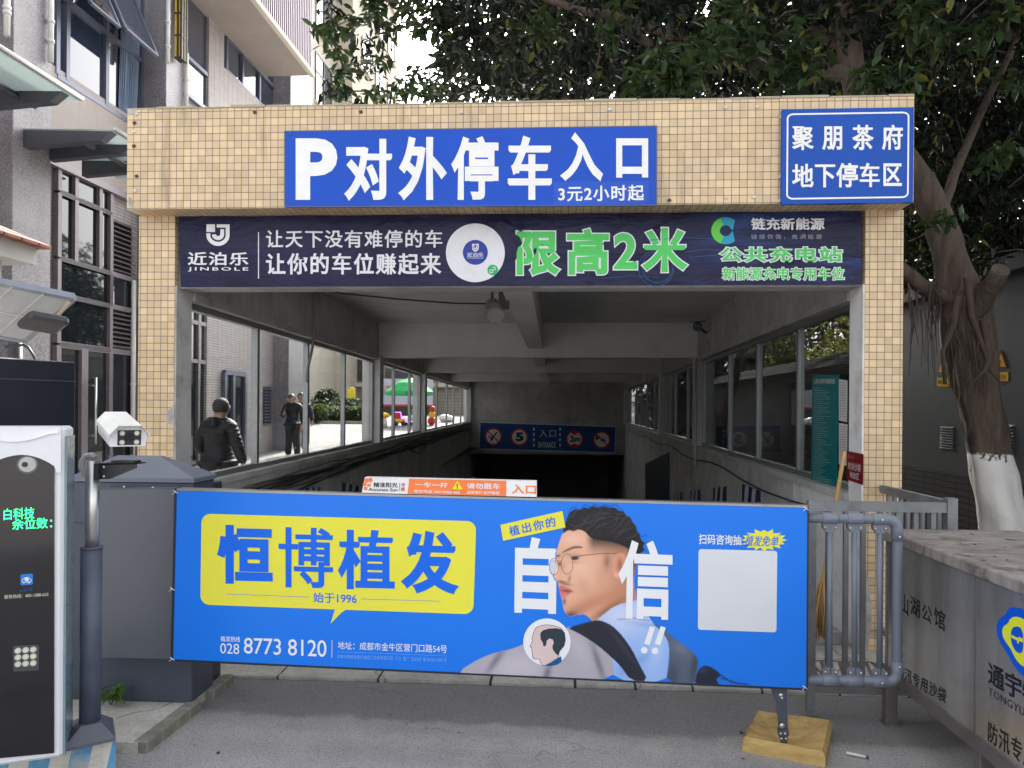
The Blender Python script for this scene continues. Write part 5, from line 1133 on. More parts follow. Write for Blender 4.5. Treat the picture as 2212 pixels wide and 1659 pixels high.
solo('lollipop_stick', mb, [mat('stick_white', (.7, .68, .64)), mat('stick_tip', (.08, .05, .05))], 'small white stick lying on the asphalt beside the wooden board', 'litter')
# ---- grey service cabinet wall and coped boundary wall behind the tree
WX = 4.65
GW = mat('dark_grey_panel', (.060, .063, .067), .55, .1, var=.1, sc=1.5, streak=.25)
sw = thing('service_cabinet', 'long dark grey metal electrical cabinet with coping and yellow warning signs behind the leaning tree', 'electrical cabinet', (WX, 8, 0))
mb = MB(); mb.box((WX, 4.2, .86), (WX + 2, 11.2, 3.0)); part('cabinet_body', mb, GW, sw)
mb = MB(); mb.box((WX - .03, 4.2, -.02), (WX + 2, 11.2, .858)); part('plinth', mb, grid_mat('dark_brick', (.04, .038, .037), (.25, .25, .07), .08, (.03, .03, .03), (.05, .05, .04), rough=.8, jw=.1), sw)
mb = MB(); mb.box((WX - .14, 4.1, 3.002), (WX + 2.1, 11.3, 3.10)); mb.box((WX - .05, 4.15, 3.102), (WX + 2, 11.25, 3.2)); part('coping', mb, GW, sw)
pwx = PX(WX, -1)
for xs_, grp in (((2027, 2048), 0), ((2153, 2176), 1)):
    t_ = PX(WX, -1); mb = MB(); xa, xc = xs_; dy = 0 if grp == 0 else -12
    tri = [(xa, 806 + dy), (xc + 2, 808 + dy * 1.1), ((xa + xc) / 2 + 1, 770 + dy)]
    mb.prism([t_.at(x, y, .012) for x, y in tri], (.011, 0, 0), 1); ppoly(mb, t_, [((x - sum(k[0] for k in tri) / 3) * .8 + sum(k[0] for k in tri) / 3, (y - sum(k[1] for k in tri) / 3) * .8 + sum(k[1] for k in tri) / 3) for x, y in tri], 0, .014)
    cx_, cy_ = (xa + xc) / 2 + 1, 796 + dy; ppoly(mb, t_, [(cx_ + 1, cy_ - 11), (cx_ - 2.4, cy_ - 2), (cx_ + .2, cy_ - 2.5), (cx_ - 1, cy_ + 7), (cx_ + 2.6, cy_ - 4.5), (cx_ + .2, cy_ - 4)], 2, .017)
    s_ = part('warning_triangle', mb, [vinyl('warn_yellow', lin(236, 190, 30)), vinyl('warn_edge', (.16, .05, .02)), vinyl('warn_bolt', lin(200, 60, 30))], sw)
    mb = MB(); mb.prism([t_.at(x, y, .010) for x, y in ((xa - 1, 816 + dy), (xc + 2, 817 + dy * 1.1), (xc + 2, 836 + dy * 1.05), (xa - 1, 834 + dy))], (.009, 0, 0)); letter(mb, t_, '高压危险', ((xa + 1, 821 + dy), (xc, 822 + dy), (xc, 831 + dy), (xa + 1, 829 + dy)), .02, 1, .012); part('warning_plate', mb, [vinyl('plate_yellow', lin(236, 190, 30)), vinyl('plate_ink', (.2, .05, .02))], sw)
for (xa, xc, y0, y1) in ((2033, 2062, 920, 970), (2176, 2192, 915, 982)):
    mb = MB(); a, c = pwx.at(xa, 900).y, pwx.at(xc, 900).y; za, zc_ = pwx.at((xa + xc) / 2, y1).z, pwx.at((xa + xc) / 2, y0).z
    for i in range(9): z = za + (zc_ - za) * i / 9; mb.prism([(WX, a, z), (WX - .02, a, z + .004), (WX, a, z + (zc_ - za) / 9 * .7)], (0, c - a, 0))
    part('louvre', mb, GW, sw)
bw_ = thing('boundary_wall', 'plain boundary wall with dark tiled coping seen through the dark side windows', 'wall', (WX + .5, 20, 0))
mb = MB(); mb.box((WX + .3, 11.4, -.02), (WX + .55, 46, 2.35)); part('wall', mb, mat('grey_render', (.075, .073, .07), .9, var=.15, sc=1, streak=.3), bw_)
mb = MB(); mb.prism([(WX + .08, 11.4, 2.36), (WX + .78, 11.4, 2.36), (WX + .43, 11.4, 2.62)], (0, 34.6, 0)); part('coping', mb, grid_mat('dark_roof_tile', (.035, .033, .032), (.3, .2, .3), .1, (.03, .03, .03), (.05, .05, .05), rough=.95, jw=.12, spec=.05), bw_)
# ------------------------------------------------------------------ leaves
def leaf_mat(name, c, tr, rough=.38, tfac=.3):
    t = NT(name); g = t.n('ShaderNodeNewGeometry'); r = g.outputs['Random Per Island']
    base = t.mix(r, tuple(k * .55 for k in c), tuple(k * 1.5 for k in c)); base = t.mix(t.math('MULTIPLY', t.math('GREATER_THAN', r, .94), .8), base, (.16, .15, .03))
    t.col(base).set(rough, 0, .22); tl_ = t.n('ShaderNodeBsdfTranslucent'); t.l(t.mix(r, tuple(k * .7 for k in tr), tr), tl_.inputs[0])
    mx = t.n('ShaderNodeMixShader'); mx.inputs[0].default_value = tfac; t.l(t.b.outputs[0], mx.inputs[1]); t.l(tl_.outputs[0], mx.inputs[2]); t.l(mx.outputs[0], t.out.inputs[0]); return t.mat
def leaves(name, tips, parent, m, size=.11, per=8, droop=.55, spread=.09, seed=1, wid=.42):
    """leaf sprays: at each twig tip a whorl of folded leaves"""
    r = np.random.default_rng(seed); tips = np.asarray(tips, float); n = len(tips) * per
    base = np.repeat(tips, per, 0) + r.normal(0, spread * .45, (n, 3))
    az = r.uniform(0, 2 * np.pi, n); el = r.normal(-droop, .5, n)
    d = np.stack([np.cos(az) * np.cos(el), np.sin(az) * np.cos(el), np.sin(el)], 1)
    up = np.stack([r.normal(0, .35, n), r.normal(0, .35, n), np.ones(n)], 1)
    sd_ = np.cross(d, up); sd_ /= np.linalg.norm(sd_, axis=1)[:, None]; nr = np.cross(sd_, d)
    L = size * r.uniform(.65, 1.25, n)[:, None]; W = L * wid * r.uniform(.8, 1.15, n)[:, None]; fo = r.uniform(.05, .30, n)[:, None] * W; cu = r.uniform(-.02, .16, n)[:, None] * L
    v = np.stack([base, base + d * L * .30 - sd_ * W * .44 + nr * fo, base + d * L * .66 - sd_ * W * .40 + nr * (fo - cu * .4), base + d * L - nr * cu, base + d * L * .66 + sd_ * W * .40 + nr * (fo - cu * .4), base + d * L * .30 + sd_ * W * .44 + nr * fo], 1).reshape(-1, 3)
    sh = root_of(parent).location if parent else Vector(); v -= np.array(sh)
    i = np.arange(n)[:, None] * 6; f = np.concatenate([i + [0, 1, 2, 3], i + [0, 3, 4, 5]], 1).reshape(-1, 4)
    me = bpy.data.meshes.new(name); me.vertices.add(len(v)); me.vertices.foreach_set('co', v.ravel().astype(np.float32)); me.loops.add(f.size); me.loops.foreach_set('vertex_index', f.ravel().astype(np.int32)); me.polygons.add(len(f)); me.polygons.foreach_set('loop_start', np.arange(0, f.size, 4, dtype=np.int32)); me.update(calc_edges=True); me.materials.append(m)
    o = bpy.data.objects.new(name, me); C.objects.link(o); o.parent = parent; return o
def puff(c, r, n, seed, sq=(1, 1, 1)):
    g = np.random.default_rng(seed); d = g.normal(0, 1, (n, 3)); d /= np.linalg.norm(d, axis=1)[:, None]; return np.array(c) + d * (g.uniform(0, 1, (n, 1)) ** .45) * r * np.array(sq)
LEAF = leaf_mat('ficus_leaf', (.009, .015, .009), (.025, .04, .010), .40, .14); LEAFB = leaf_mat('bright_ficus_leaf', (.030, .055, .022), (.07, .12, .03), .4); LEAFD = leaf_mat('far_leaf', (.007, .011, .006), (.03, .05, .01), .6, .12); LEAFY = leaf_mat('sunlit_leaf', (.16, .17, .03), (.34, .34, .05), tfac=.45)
def bark():
    t = NT('bark'); a = t.noise(1.0, 6, .7, t.scale((9, 9, 2.2)), 1.0); b = t.noise(3, 5, .65); sp = t.n('ShaderNodeSeparateXYZ'); t.l(t.pos(), sp.inputs[0])
    base = t.mix(t.ramp(a, [(.3, 0.), (.7, 1.)]), (.042, .032, .026), (.135, .102, .08)); base = t.mix(t.math('MULTIPLY', t.ramp(b, [(.5, 0.), (.7, 1.)]), .5), base, (.085, .068, .06))
    zed = t.math('MULTIPLY_ADD', t.noise(16, 4, .7), .10, sp.outputs[2]); wh = t.n_smooth(zed, 1.295, 1.275); hole = t.ramp(t.noise(7, 4, .6), [(.66, 1.), (.70, 0.)])
    base = t.mix(t.math('MULTIPLY', wh, hole), base, t.mix(t.noise(6, 4), (.62, .60, .57), (.80, .79, .76)))
    t.col(base).set(.9, 0, .2); t.bump(t.math('MULTIPLY_ADD', t.noise(40, 4), .4, a), .8, .015); return t.mat
BARK = bark()
td = 6.3
def TP(x, y, d=td): return DD(x, y, d)
tr_ = thing('banyan_tree', 'big leaning banyan with white painted foot, hanging roots and dark crown over the portal', 'tree', tuple(TP(2182, 1260)))
prof = [(2184, 1290, 60), (2178, 1200, 51), (2170, 1137, 47), (2152, 1060, 43), (2137, 994, 41), (2122, 909, 40), (2103, 824, 45), (2092, 740, 50), (2084, 655, 43), (2061, 592, 36), (2048, 528, 32), (2030, 470, 29), (1990, 390, 27), (1930, 310, 27), (1866, 240, 27), (1842, 180, 24), (1832, 100, 24), (1822, 0, 22), (1800, -120, 20), (1770, -260, 16), (1720, -420, 11)]
mb = MB(); ring = []
pts = [TP(x, y) for x, y, r in prof]; rad = [r / F * td for x, y, r in prof]
fine = []; fr_ = []
for i in range(len(pts) - 1):
    for k in range(5): fine.append(pts[i].lerp(pts[i + 1], k / 5)); fr_.append(rad[i] + (rad[i + 1] - rad[i]) * k / 5)
fine.append(pts[-1]); fr_.append(rad[-1])
mb.tube(fine, fr_, 22)
for i, v in enumerate(mb.v):                                         # fluting, knots
    k = i // 22; a = (i % 22) / 22 * 6.283; g = fr_[min(k, len(fr_) - 1)] * (.10 * math.sin(3 * a + k * .12) + .06 * math.sin(5 * a - k * .21 + 1) + .04 * math.sin(k * .9 + 2 * a)); c = fine[min(k, len(fine) - 1)]; w_ = Vector(v) - c
    mb.v[i] = tuple(Vector(v) + w_.normalized() * g)
trunk = part('trunk', mb, BARK, tr_)
mb = MB()
def bough(ps, n=9):
    P = [TP(x, y, d) for x, y, r, d in ps]; R = [r / F * d for x, y, r, d in ps]; Q = []; RR = []
    for i in range(len(P) - 1):
        for k in range(4): Q.append(P[i].lerp(P[i + 1], k / 4) + Vector((random.uniform(-1, 1), random.uniform(-1, 1), random.uniform(-1, 1))) * R[i] * .12); RR.append(R[i] + (R[i + 1] - R[i]) * k / 4)
    mb.tube(Q + [P[-1]], RR + [R[-1]], n)
bough([(2075, 650, 22, 6.3), (2020, 640, 19, 6.3), (1957, 590, 15, 6.3), (1900, 540, 12, 6.4)]); bough([(2095, 690, 26, 6.25), (2120, 650, 23, 6.1), (2146, 608, 21, 5.95), (2162, 582, 19, 5.85)])
bough([(1838, 160, 18, 6.3), (1760, 152, 15, 6.3), (1659, 140, 13, 6.2), (1556, 120, 12, 6.1), (1496, 95, 11, 6.1), (1431, 65, 11, 6.0), (1331, 37, 10, 6.0), (1243, 20, 8, 6.0), (1130, -20, 6, 6.1), (960, -30, 4, 6.4)])
bough([(1440, 68, 8, 6.1), (1418, 105, 9, 6.3), (1356, 65, 9, 6.6), (1290, 10, 7, 7)]); bough([(1420, 330, 12, 7.2), (1311, 220, 9, 7.0), (1270, 190, 8, 6.9), (1226, 160, 6, 6.9), (1180, 110, 4, 7)]); bough([(1273, 205, 6, 6.9), (1210, 210, 5, 6.9), (1143, 212, 4, 6.9)])
bough([(1565, 140, 5, 5.6), (1580, 90, 4, 5.3), (1610, 40, 3, 5.1), (1622, -30, 3, 5.0)]); bough([(1840, 60, 14, 6.3), (1960, -40, 12, 6.6), (2100, -140, 9, 7)]); bough([(1830, 100, 14, 6.4), (1640, 20, 12, 7.4), (1400, -120, 9, 8), (1100, -160, 6, 8), (900, -120, 4, 8)])
bough([(2020, 500, 12, 6.4), (2060, 380, 10, 6.8), (2120, 240, 8, 7.2), (2200, 80, 6, 7.4)])
part('bough', mb, BARK, tr_)
mb = MB()
for k in range(60):
    x = random.choice([random.gauss(2075, 26), random.uniform(1958, 2030)]); y = random.uniform(620, 800) if x > 2030 else random.uniform(600, 660); L = random.uniform(40, 190); d = 6.0 if x > 2030 else 6.2
    ps = [TP(x + random.uniform(-8, 8) + t * (12 if x > 2040 else 0), y + L * t, d + random.uniform(-.05, .05)) for t in (0, .3, .6, 1)]; mb.tube(ps, [random.uniform(.003, .008)] * 2 + [.003, .0015], 5)
for ps in ([(2068, 640), (2060, 700), (2036, 760), (2042, 830)], [(2090, 600), (2098, 680), (2120, 740), (2140, 800), (2160, 824), (2172, 830)], [(2124, 690), (2138, 770), (2128, 800), (2090, 836)]): mb.tube([TP(x, y, 5.98) for x, y in ps], [.03, .028, .02, .014][:len(ps)] + [.01] * (len(ps) - 4), 7)
part('aerial_root', mb, mat('root_bark', (.06, .04, .03), .9, var=.3), tr_, stuff=True)
def gap(x, y): return ((x - 872) / 62) ** 2 + ((y - 112) / 92) ** 2 < 1 or ((x - 850) / 40) ** 2 + ((y - 40) / 40) ** 2 < .0
tips = []; tipsf = []; sd = 0
g_ = np.random.default_rng(5)
for x in range(735, 2330, 58):
    for y in range(-420, 232, 52):
        xx, yy = x + g_.uniform(-26, 26), y + g_.uniform(-24, 24)
        if gap(xx, yy) or yy > 222: continue
        edge = (xx < 820) or ((xx - 872) / 110) ** 2 + ((yy - 112) / 140) ** 2 < 1
        if xx < 790 and g_.uniform() < .45: continue
        if yy < -120 and g_.uniform() < .45: continue
        d = g_.uniform(5.9, 9.4); sd += 1
        p = puff(DD(xx, yy, d), .27 if not edge else .2, 15 if not edge else 5, sd, (1, 1.2, .9)); tips.append(p)
for x in range(1965, 2330, 52):
    for y in range(215, 590, 50):
        if y > 560 - (2260 - x) * .05 and x > 2140: continue
        d = g_.uniform(7.0, 9.0); sd += 1; tips.append(puff(DD(x + g_.uniform(-20, 20), y + g_.uniform(-20, 20), d), .28, 16, sd))
T_ = np.concatenate(tips); T_ = T_[(T_[:, 1] > 5.35) | (T_[:, 2] > 3.75)]; T_ = T_[~((T_[:, 2] < 3.3) & (T_[:, 0] < 3.1))]
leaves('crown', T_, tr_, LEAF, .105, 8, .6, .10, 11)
tips = []
for x in range(900, 2420, 46):
    for y in range(-460, 600, 44):
        if y > 232 and x < 1950: continue
        if y > 575 - max(0, x - 2050) * .15: continue
        if ((x - 872) / 120) ** 2 + ((y - 112) / 120) ** 2 < 1: continue
        sd += 1; q = DD(x + g_.uniform(-20, 20), y + g_.uniform(-20, 20), g_.uniform(9.2, 12.5)); tips.append(puff(q, .42, 6 if x > 1040 else 3, sd))
T2 = np.concatenate(tips); T2 = T2[T2[:, 2] > 2.9]; T2 = T2[(T2[:, 2] > 3.4) | (T2[:, 0] > 3.3)]
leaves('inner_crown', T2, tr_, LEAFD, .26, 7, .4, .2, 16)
tips = []
for x, y, d, r, n in ((1400, 165, 5.0, .15, 9), (1445, 150, 5.0, .15, 9), (1490, 140, 5.0, .15, 8), (1470, 185, 4.95, .12, 7), (1420, 130, 5.1, .1, 4), (1560, 60, 5.1, .16, 8), (1600, 20, 5.1, .16, 8), (1540, 110, 5.1, .12, 5), (1620, 90, 5.2, .14, 6), (1655, 205, 5.5, .1, 5), (1690, 195, 5.5, .08, 4), (1720, 100, 5.3, .18, 10), (1745, 130, 5.3, .14, 8), (1790, 215, 5.0, .07, 3), (1890, 160, 5.2, .15, 7), (1930, 175, 5.2, .15, 6), (1960, 25, 5.4, .18, 8), (2000, 20, 5.4, .15, 7), (2040, 75, 5.6, .12, 5), (2150, 330, 5.6, .14, 6), (2130, 60, 5.4, .16, 7), (2195, 20, 5.2, .12, 5), (2040, 470, 5.7, .08, 3), (2030, 475, 5.6, .05, 2), (2200, 160, 5.6, .12, 5), (800, 15, 6.9, .16, 8), (850, 5, 6.8, .18, 9), (900, 20, 6.7, .16, 8), (950, 40, 6.6, .16, 8), (980, 90, 6.5, .14, 7), (840, 60, 6.9, .09, 4), (900, 55, 6.8, .08, 4), (870, 195, 6.7, .12, 6), (905, 170, 6.7, .08, 4), (1110, 100, 6.4, .18, 8), (1180, 60, 6.2, .18, 8), (1330, 60, 5.9, .14, 6), (760, 60, 6.8, .14, 5), (745, 150, 6.8, .1, 4), (740, 200, 6.8, .12, 6), (700, 45, 6.9, .1, 3), (690, 55, 6.9, .06, 2), (715, 80, 6.9, .08, 3), (730, 110, 6.9, .08, 3), (800, 200, 6.6, .14, 6), (960, 120, 6.4, .12, 5), (930, 200, 6.6, .14, 7), (830, 120, 6.8, .06, 2)):
    sd += 1; tips.append(puff(DD(x, y, d), r, n, sd))
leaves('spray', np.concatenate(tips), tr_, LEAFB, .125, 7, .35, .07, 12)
tips = []
for k in range(230):  # unseen leaf masses overhead, added to shade the trunk and right side
    x, y, z = g_.uniform(1.6, 9), g_.uniform(2.8, 7.5), g_.uniform(5.6, 8.6)
    if x < 3.4 and y < 4.6: continue
    sd += 1; tips.append(puff((x, y, z), .5, 8, sd))
leaves('shade_crown', np.concatenate(tips), tr_, LEAF, .20, 8, .3, .22, 15)
mb = MB()
for k in range(150):
    p = Vector(T_[g_.integers(len(T_))]); q = p + Vector((g_.normal(0, .35), g_.normal(0, .35), g_.normal(.12, .2))); mb.tube([p, p.lerp(q, .5) + Vector((0, 0, .04)), q], [.003, .006, .009], 5)
part('twig', mb, BARK, tr_, stuff=True)
def tree(name, label, loc, blobs, m, size, seed, n=26, group=None, tr=.16, per=7):
    t = thing(name, label, 'tree', loc, group); mb = MB(); top = Vector(blobs[0][0]); L = Vector(loc)
    mb.tube([L, L.lerp(top, .35) + Vector((.1, .05, 0)), L.lerp(top, .7), top], [tr, tr * .8, tr * .55, tr * .2], 9)
    for c, r in blobs[1:]:
        a = L.lerp(top, .45 + .3 * random.random()); mb.tube([a, a.lerp(Vector(c), .5) + Vector((0, 0, .15)), Vector(c)], [tr * .4, tr * .25, tr * .08], 6)
    part('trunk', mb, BARK2, t); P = np.concatenate([puff(c, r, int(n * (r / .9) ** 2), seed + i) for i, (c, r) in enumerate(blobs)]); leaves('crown', P, t, m, size, per, .4, .16, seed); return t
BARK2 = mat('dull_bark', (.11, .085, .065), .9, var=.3, bump=.6)
def cloud(cx, cy, cz, sx, sy, sz, k, r, seed):
    g = np.random.default_rng(seed); return [((cx, cy, cz), r)] + [((cx + g.uniform(-sx, sx), cy + g.uniform(-sy, sy), cz + g.uniform(-sz, sz)), r * g.uniform(.7, 1.1)) for _ in range(k)]
GB = 'trees filling the back above the shelter roof'
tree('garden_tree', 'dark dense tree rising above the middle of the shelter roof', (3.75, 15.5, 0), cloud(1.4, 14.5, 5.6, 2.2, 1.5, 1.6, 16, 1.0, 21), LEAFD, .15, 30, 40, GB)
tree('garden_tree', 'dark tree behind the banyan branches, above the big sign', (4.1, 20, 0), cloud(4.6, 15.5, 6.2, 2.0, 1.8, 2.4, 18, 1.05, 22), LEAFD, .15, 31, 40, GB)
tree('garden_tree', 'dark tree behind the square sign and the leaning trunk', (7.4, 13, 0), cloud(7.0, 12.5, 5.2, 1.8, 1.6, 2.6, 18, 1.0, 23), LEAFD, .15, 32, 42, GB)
tree('sunny_tree', 'sunlit yellow green tree behind the coped wall, seen through the nearest dark panes', (7.2, 17, 0), cloud(6.9, 16.8, 3.5, 1.2, 1.6, 1.3, 12, .8, 25), LEAFY, .13, 34, 40, 'yellow green trees beyond the boundary wall')
tree('sunny_tree', 'sunlit yellow green tree behind the coped wall, seen through the farther dark panes', (7.4, 24, 0), cloud(7.0, 24, 3.8, 1.2, 2.2, 1.5, 12, .9, 26), LEAFY, .14, 35, 34, 'yellow green trees beyond the boundary wall')

GP = 'tall trees in the park beyond the boundary wall'
for i, (x, y, L) in enumerate(((6.6, 31, 'tall dark park tree behind the farthest dark panes'), (10.5, 36, 'tall dark park tree beyond the boundary wall, middle one of three'), (10.0, 25, 'tall dark park tree behind the grey electrical cabinet'))):
    tree('park_tree', L, (x, y, 0), cloud(x, y, 5.2, 2.2, 2.6, 3.4, 16, 1.9, 60 + i), LEAFD, .30, 70 + i, 30, GP, .28)
# ------------------------------------------------------------------ left side: ticket machine, post, camera, lamp, black cabinet
KW = mat('white_enamel', (.72, .73, .76), .3, var=.03); KBL = mat('black_acrylic', (.008, .008, .012), .08, spec=.6, var=.02); KGL = mat('edge_glass', lin(120, 138, 146), .15)
zt = .25
a0 = math.radians(64.7); kt = Vector((math.sin(a0), math.cos(a0), 0)); kn = Vector((math.cos(a0), -math.sin(a0), 0))
KR = DD(136, 1280, 2.90); KP = Pl(KR, kn)
kz1, kz0 = KP.at(136, 922).z, KP.at(136, 1637).z
zt = kz0 - .002
mb = MB()                                                            # striped block
b1 = PZ(zt).at(250, 1595); b0 = PZ(zt).at(244, 1551)
f0 = b1 - Vector((kt.x, kt.y * .45, 0)) * 1.6; q_ = [b1, b0 + Vector((0, .02, 0)), b0 + Vector((-2.2, .1, 0)), Vector((f0.x - .4, f0.y - .05, zt))]
mb.prism(q_, (0, 0, -zt - .02), 0)
def block_mat():
    t = NT('painted_block'); sp = t.n('ShaderNodeSeparateXYZ'); t.l(t.pos(), sp.inputs[0])
    u = t.math('FRACT', t.math('MULTIPLY_ADD', sp.outputs[0], 6.6, t.math('MULTIPLY_ADD', sp.outputs[2], -1.4, .10))); st = t.n_smooth(t.math('ABSOLUTE', t.math('SUBTRACT', u, .5)), .235, .25)
    side = t.math('LESS_THAN', sp.outputs[2], zt - .008); worn = t.ramp(t.noise(9, 5, .7), [(.50, 1.), (.62, .25)])
    nz = t.noise(6, 5, .7); cc = t.mix(nz, (.26, .25, .22), (.48, .46, .41))
    ch = t.mix(st, (.52, .50, .44), (.10, .27, .45)); t.col(t.mix(t.math('MULTIPLY', side, worn), cc, ch)).set(.85, 0, .3); t.bump(t.noise(30, 4), .5, .006); return t.mat
solo('striped_block', mb, block_mat(), 'concrete block with worn blue and white stripes under the ticket machine', 'concrete block')
ks = thing('ticket_machine', 'tall white ticket machine with black glass face and green lit Chinese characters', 'ticket machine', tuple(KR - kt * .17 + Vector((0, 0, kz0 - KR.z))))
KW_ = .335
def KX(u, v, k=0.0): return KR - kt * (KW_ - u * KW_) + kn * k + Vector((0, 0, kz0 + (kz1 - kz0) * v - KR.z))
mb = MB(); mb.obox(KX(.5, .5, -.11), kt * KW_ / 2, kn * .105, Vector((0, 0, (kz1 - kz0) / 2)), 0, .012); hs_ = part('housing', mb, KW, ks)
mb = MB(); mb.obox(KX(1, .485, -.10) + kt * .0045, kt * .004, kn * .085, Vector((0, 0, (kz1 - kz0) * .485))); part('edge_strip', mb, KGL, ks)
fx0, fx1 = KP.at(-32, 1280), KP.at(117, 1280); fw = (fx1 - fx0).length
arch = [(-32, 1640), (117, 1626), (117.5, 1005)] + [(117.5 - 149.5 * k / 14, 1005 - 22 * math.sin(math.pi * (k / 14) ** .9)) for k in range(1, 14)] + [(-32, 1003)]
mb = MB(); mb.prism([KP.at(x, y, .004) for x, y in arch], kn * -.012); face = part('glass_face', mb, KBL, ks)
hood = [(-44, 922), (133, 922), (133, 1020), (124, 1020)] + [(117.5 - 149.5 * k / 14 + 1, 1006 - 24 * math.sin(math.pi * (k / 14) ** .9)) for k in range(0, 15)] + [(-44, 1018)]
mb = MB()
hp = [KP.at(x, y, .0) for x, y in hood]
mb.prism([p + kn * .016 for p in hp], kn * -.022)
part('hood', mb, KW, ks)
mb = MB(); rows = 8
for j in range(rows):
    v0, v1 = j / rows, (j + 1) / rows
    P = lambda u, v: KP.at(-40 + 168 * u, 926 + (10 + 18 * math.sin(math.pi * min(1, u * 1.05 + .05))) * v, .017 + .012 * (1 - math.cos(v * 1.5)) * .6)
    for i in range(16): mb.quad(P(i / 16, v0), P(i / 16, v1), P((i + 1) / 16, v1), P((i + 1) / 16, v0))
part('hood_crest', mb, KW, ks)
mb = MB(); K2 = KP.off(.0045)
c = K2.at(60, 1003); mb.tube([c + kn * -.004, c + kn * .004], .036, 28, 0); mb.tube([c + kn * .004, c + kn * .007], .029, 28, 1); mb.tube([c + kn * .007 - kt * .008, c + kn * .009 - kt * .008], .010, 18, 2)
part('lens', mb, [mat('lens_ring', (.10, .10, .10), .2, spec=.6), mat('lens_grey', (.42, .42, .42), .35), BLK], face)
LED = emis('led_green', (.02, 1.0, .22), 1.1)
mb = MB(); letter(mb, KP, '白科技', ((9, 1099), (75, 1095), (75, 1119), (9, 1123)), .0, 0, .006); letter(mb, KP, '余位数：', ((27, 1121), (113, 1117), (113, 1140), (27, 1144)), .0, 0, .006); part('led_display', mb, LED, face)
mb = MB(); ppoly(mb, KP, [(45 + x * 27 / 20, 1240 + y * 24 / 20 - x * .1) for x, y in rrect(0, 0, 20, 20, 3)], 0, .006)
pline(mb, KP, [(50, 1257), (48.5, 1254), (50, 1251), (54, 1247), (63, 1246), (66, 1250), (69, 1252), (68, 1256), (50, 1257)], 1.3, 1, .008); letter(mb, KP, 'e', (54, 1247, 63, 1255), .05, 1, .008)
for x in (53, 64): ppoly(mb, KP, circ(x, 1257.5, 1.7, 10), 1, .0095)
letter(mb, KP, 'e泊车', ((44, 1269), (72, 1266.5), (72, 1276), (44, 1278.5)), .0, 2, .006); letter(mb, KP, '服务热线：400-1588-633', ((10, 1284.5), (105, 1278.5), (105, 1287), (10, 1293)), .008, 3, .006)
part('app_mark', mb, [vinyl('app_blue', lin(40, 120, 200)), vinyl('app_white', (.75, .78, .8)), vinyl('app_dim', lin(40, 80, 140)), vinyl('pale_yellow_ink', (.62, .62, .42))], face)
mb = MB(); ppoly(mb, KP, [(29 + x, 1394 + y - x * .05) for x, y in rrect(0, 0, 56, 56, 5)], 0, .006)
for i in range(3):
    for j in range(3):
        c = KP.at(40 + 16.5 * j, 1404 + 14.6 * i - 1.2 * j, .0065); mb.tube([c, c + kn * .004], .0112, 16, 1); mb.tube([c + kn * .004, c + kn * .005], .006, 12, 2)
part('lamp_button', mb, [mat('button_grey', (.055, .055, .06), .35), mat('button_ring', (.50, .52, .44), .3), mat('button_core', (.62, .64, .48), .3)], face)
# black cabinet behind
ab = math.radians(19.7); bt = Vector((math.sin(ab), math.cos(ab), 0)); bn2 = Vector((math.cos(ab), -math.sin(ab), 0)); BR = DD(162, 1000, 4.35)
bz = Pl(BR, bn2).at(161, 782).z
mb = MB(); mb.obox(BR - bt * .5 + Vector((0, 0, (bz + .30) / 2 - BR.z)) - bn2 * .06, bt * .5, bn2 * .06, Vector((0, 0, (bz - .30) / 2)), 0, .006)
cbx = thing('display_cabinet', 'blank black metal display cabinet standing behind the ticket machine', 'cabinet', (BR.x - bt.x * .5, BR.y - .45, .05))
part('cabinet_body', mb, mat('blue_black_metal', (.012, .014, .024), .35, spec=.5), cbx)
mb = MB(); mb.obox(BR - bt * .5 + Vector((0, 0, bz - .115 - BR.z)) + bn2 * .002, bt * .498, bn2 * .003, Vector((0, 0, .003))); part('seam', mb, mat('seam_grey', (.06, .065, .08), .4), cbx)
for k in (.07, .93):
    mb = MB(); c = BR - bt * k; mb.box((c.x - .05, c.y - .04, .05), (c.x + .03, c.y + .04, .302)); part('leg', mb, BLK, cbx)
# post, bracket, camera
PXY = DD(198, 1300, 3.08)
cp = thing('camera_post', 'shiny steel post on a painted sleeve and square foot beside the ticket machine', 'post', (PXY.x, PXY.y, zt))
zA = Pl(PXY, (0, -1, 0)).at(198, 995).z; zS = Pl(PXY, (0, -1, 0)).at(198, 1184).z; zF = Pl(PXY, (0, -1, 0)).at(198, 1558).z
mb = MB(); mb.tube([(PXY.x, PXY.y, zS - .05), (PXY.x, PXY.y, zA)], .0262, 28); part('steel_pole', mb, SST, cp)
mb = MB(); mb.tube([(PXY.x - .004, PXY.y, zt + .02), (PXY.x - .002, PXY.y, zS)], .0405, 24); mb.tube([(PXY.x, PXY.y, zS), (PXY.x, PXY.y, zS + .007)], .043, 24); part('sleeve', mb, mat('scuffed_slate', lin(76, 82, 98), .5, var=.2, sc=7, dirt=((.03, .03, .04), .6)), cp)
fc = [PZ(zt + .012).at(*k) for k in ((135, 1619), (250, 1594), (244, 1551), (143, 1562))]; cen = sum(fc, Vector()) / 4
mb = MB(); up = [Vector((PXY.x, PXY.y, zt + .075)) + (p - cen).normalized() * .062 for p in fc]; lo = [p + Vector((0, 0, -.012)) for p in fc]
for U in up: U.z = zt + .075
mb.add(lo + fc + up, [(0, 1, 5, 4), (1, 2, 6, 5), (2, 3, 7, 6), (3, 0, 4, 7), (4, 5, 9, 8), (5, 6, 10, 9), (6, 7, 11, 10), (7, 4, 8, 11), (8, 9, 10, 11)]); part('foot', mb, mat('foot_slate', lin(80, 84, 94), .6, var=.15), cp)
pc = PY(PXY.y - .01)
